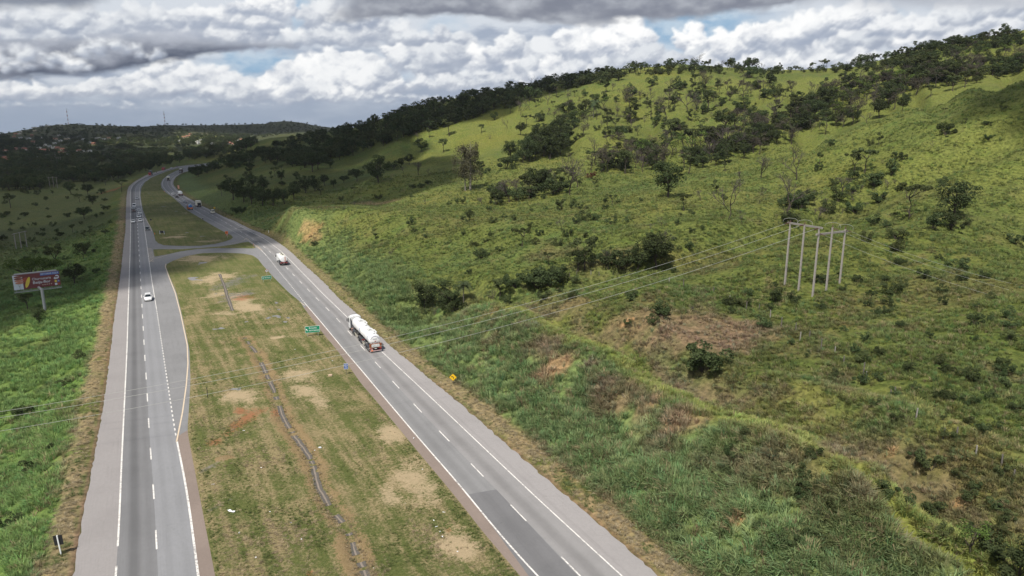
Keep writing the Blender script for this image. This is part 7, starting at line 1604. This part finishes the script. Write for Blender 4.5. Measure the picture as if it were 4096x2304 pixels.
for (a,r_,zone),L_ in hs.items():
    L_.sort()
    for i,(sx,sy,w_,d_) in enumerate(L_):
        g_=hitd(sx,sy+1.5,rmin=500)
        zc=proj(g_)[2]; k_=zc/FPX; W=w_/2.6286*k_*2.0*.55+3; W=max(7,min(26,W)); D=max(7,W*.6); H=max(3.2,min(9.0,d_/2.6286*k_*.95)); st_=zc
        one=f"{WN[a][0]} house with {RN[r_][0]} roof {zone}"; many=f"{WN[a][0]} houses with {RN[r_][0]} roofs {zone}"
        lab=one if len(L_)==1 else f"{ordinal(i+1)} from left of {many}"
        o=empty('house',(g_[0],g_[1],g_[2]-.4),random.uniform(-.5,.5)+math.atan2(-g_[0],g_[1])*.6,lab,'house',many if len(L_)>1 else None)
        b=MB(); b.box((0,0,H/2-.5),(W,D,H+1)); wl=b.build('wall',WN[a][1],o)
        b=MB()
        if r_=='t':
            rh=1.9; b.prism([(-D/2-.7,H),(D/2+.7,H),(0,H+rh)],-W/2-.6,W/2+.6,lambda yy,z,xx:(xx,yy,z))
        else: b.box((0,0,H+.14),(W+.9,D+.9,.30)); b.box((W*.2,D*.1,H+.7),(W*.25,D*.3,.9))
        b.build('roof',RN[r_][1],o)
        nw=max(2,int(W/4))
        for q in range(nw): b=MB(); b.box((-W/2+W*(q+.5)/nw,-D/2-.03,H*.5),(1.3,.08,1.3)); b.build('window',m_glass,o)
        b=MB(); b.box((W*.08,-D/2-.03,1.1),(1.0,.08,2.1)); b.build('door',m_brown,o)
CLOUDS=[(-430,520,-8,330,300,1),(-160,800,10,250,240,2),(-820,960,0,420,280,3),(-250,1220,10,280,210,4),(-225,300,-6,115,110,5),(-190,176,-4,60,54,17),(-1750,2420,60,620,640,6),(-650,2760,60,700,440,7),(-175,760,60,115,130,8),(-1480,1720,20,420,320,9),(240,238,52,74,62,10),(222,226,48,60,50,11),(262,252,58,60,46,13),(-115,425,4,90,70,12),(-1150,1830,20,190,420,14),(-1020,1400,5,420,150,15),(-1000,2340,40,320,150,16)]
HAZE=4.5e-5
# ================================================================ clouds overhead (outside the photographed strip): they cast the shade
def cloud_mat(name,op):
    m=bpy.data.materials.new(name); m.use_nodes=True; nt=m.node_tree; nt.nodes.clear(); k=N(nt)
    out=k.n('ShaderNodeOutputMaterial'); d=k.n('ShaderNodeBsdfDiffuse'); d.inputs[0].default_value=(.92,.92,.94,1); tr=k.n('ShaderNodeBsdfTransparent'); mx=k.n('ShaderNodeMixShader'); lw=k.n('ShaderNodeLayerWeight')
    k.lk(k.step(lw.outputs['Facing'],1.0,.12,0,op),mx.inputs[0]); k.lk(tr.outputs[0],mx.inputs[1]); k.lk(d.outputs[0],mx.inputs[2]); k.lk(mx.outputs[0],out.inputs[0]); return m
m_cl=cloud_mat('cloud_white',.64); m_cl2=cloud_mat('cloud_thin',.44)
def cloud(x0,y0,z0,rx,ry,seed,H=760):
    """a cloud whose shade falls round (x0,y0,z0)"""
    t=(H-z0)/SUNV[2]; c=np.array([x0,y0,z0])+SUNV*t
    bm=bmesh.new(); bmesh.ops.create_icosphere(bm,subdivisions=5,radius=1)
    for v in bm.verts:
        p=v.co.copy(); q=p*1.1+Vector((seed*7.1,seed*3.3,0)); n_=mnoise.fractal(q,1.0,2.1,5)+.5*mnoise.noise(p*4+Vector((seed,0,0)))
        f=1+.42*n_; v.co=Vector((p.x*rx*f,p.y*ry*f,(p.z*70*f if p.z>0 else p.z*22)))
    me=bpy.data.meshes.new('cloud'); bm.to_mesh(me); bm.free(); me.materials.append(m_cl2 if seed in (10,11,13) else m_cl); me.polygons.foreach_set('use_smooth',np.ones(len(me.polygons),bool))
    o=bpy.data.objects.new('cloud',me); o.location=c; tag(link(o),kind='structure')
for q in CLOUDS: cloud(*q)

# air between the camera and the far hills
mh=bpy.data.materials.new('air'); mh.use_nodes=True; nt=mh.node_tree; nt.nodes.clear()
out=nt.nodes.new('ShaderNodeOutputMaterial'); pv=nt.nodes.new('ShaderNodeVolumePrincipled'); pv.inputs['Color'].default_value=(.80,.87,.97,1); pv.inputs['Density'].default_value=HAZE; pv.inputs['Anisotropy'].default_value=.2
nt.links.new(pv.outputs[0],out.inputs['Volume'])
b=MB(); b.box((0,0,10),(10800,10800,370)); o=b.build('haze',mh); tag(o,kind='stuff')
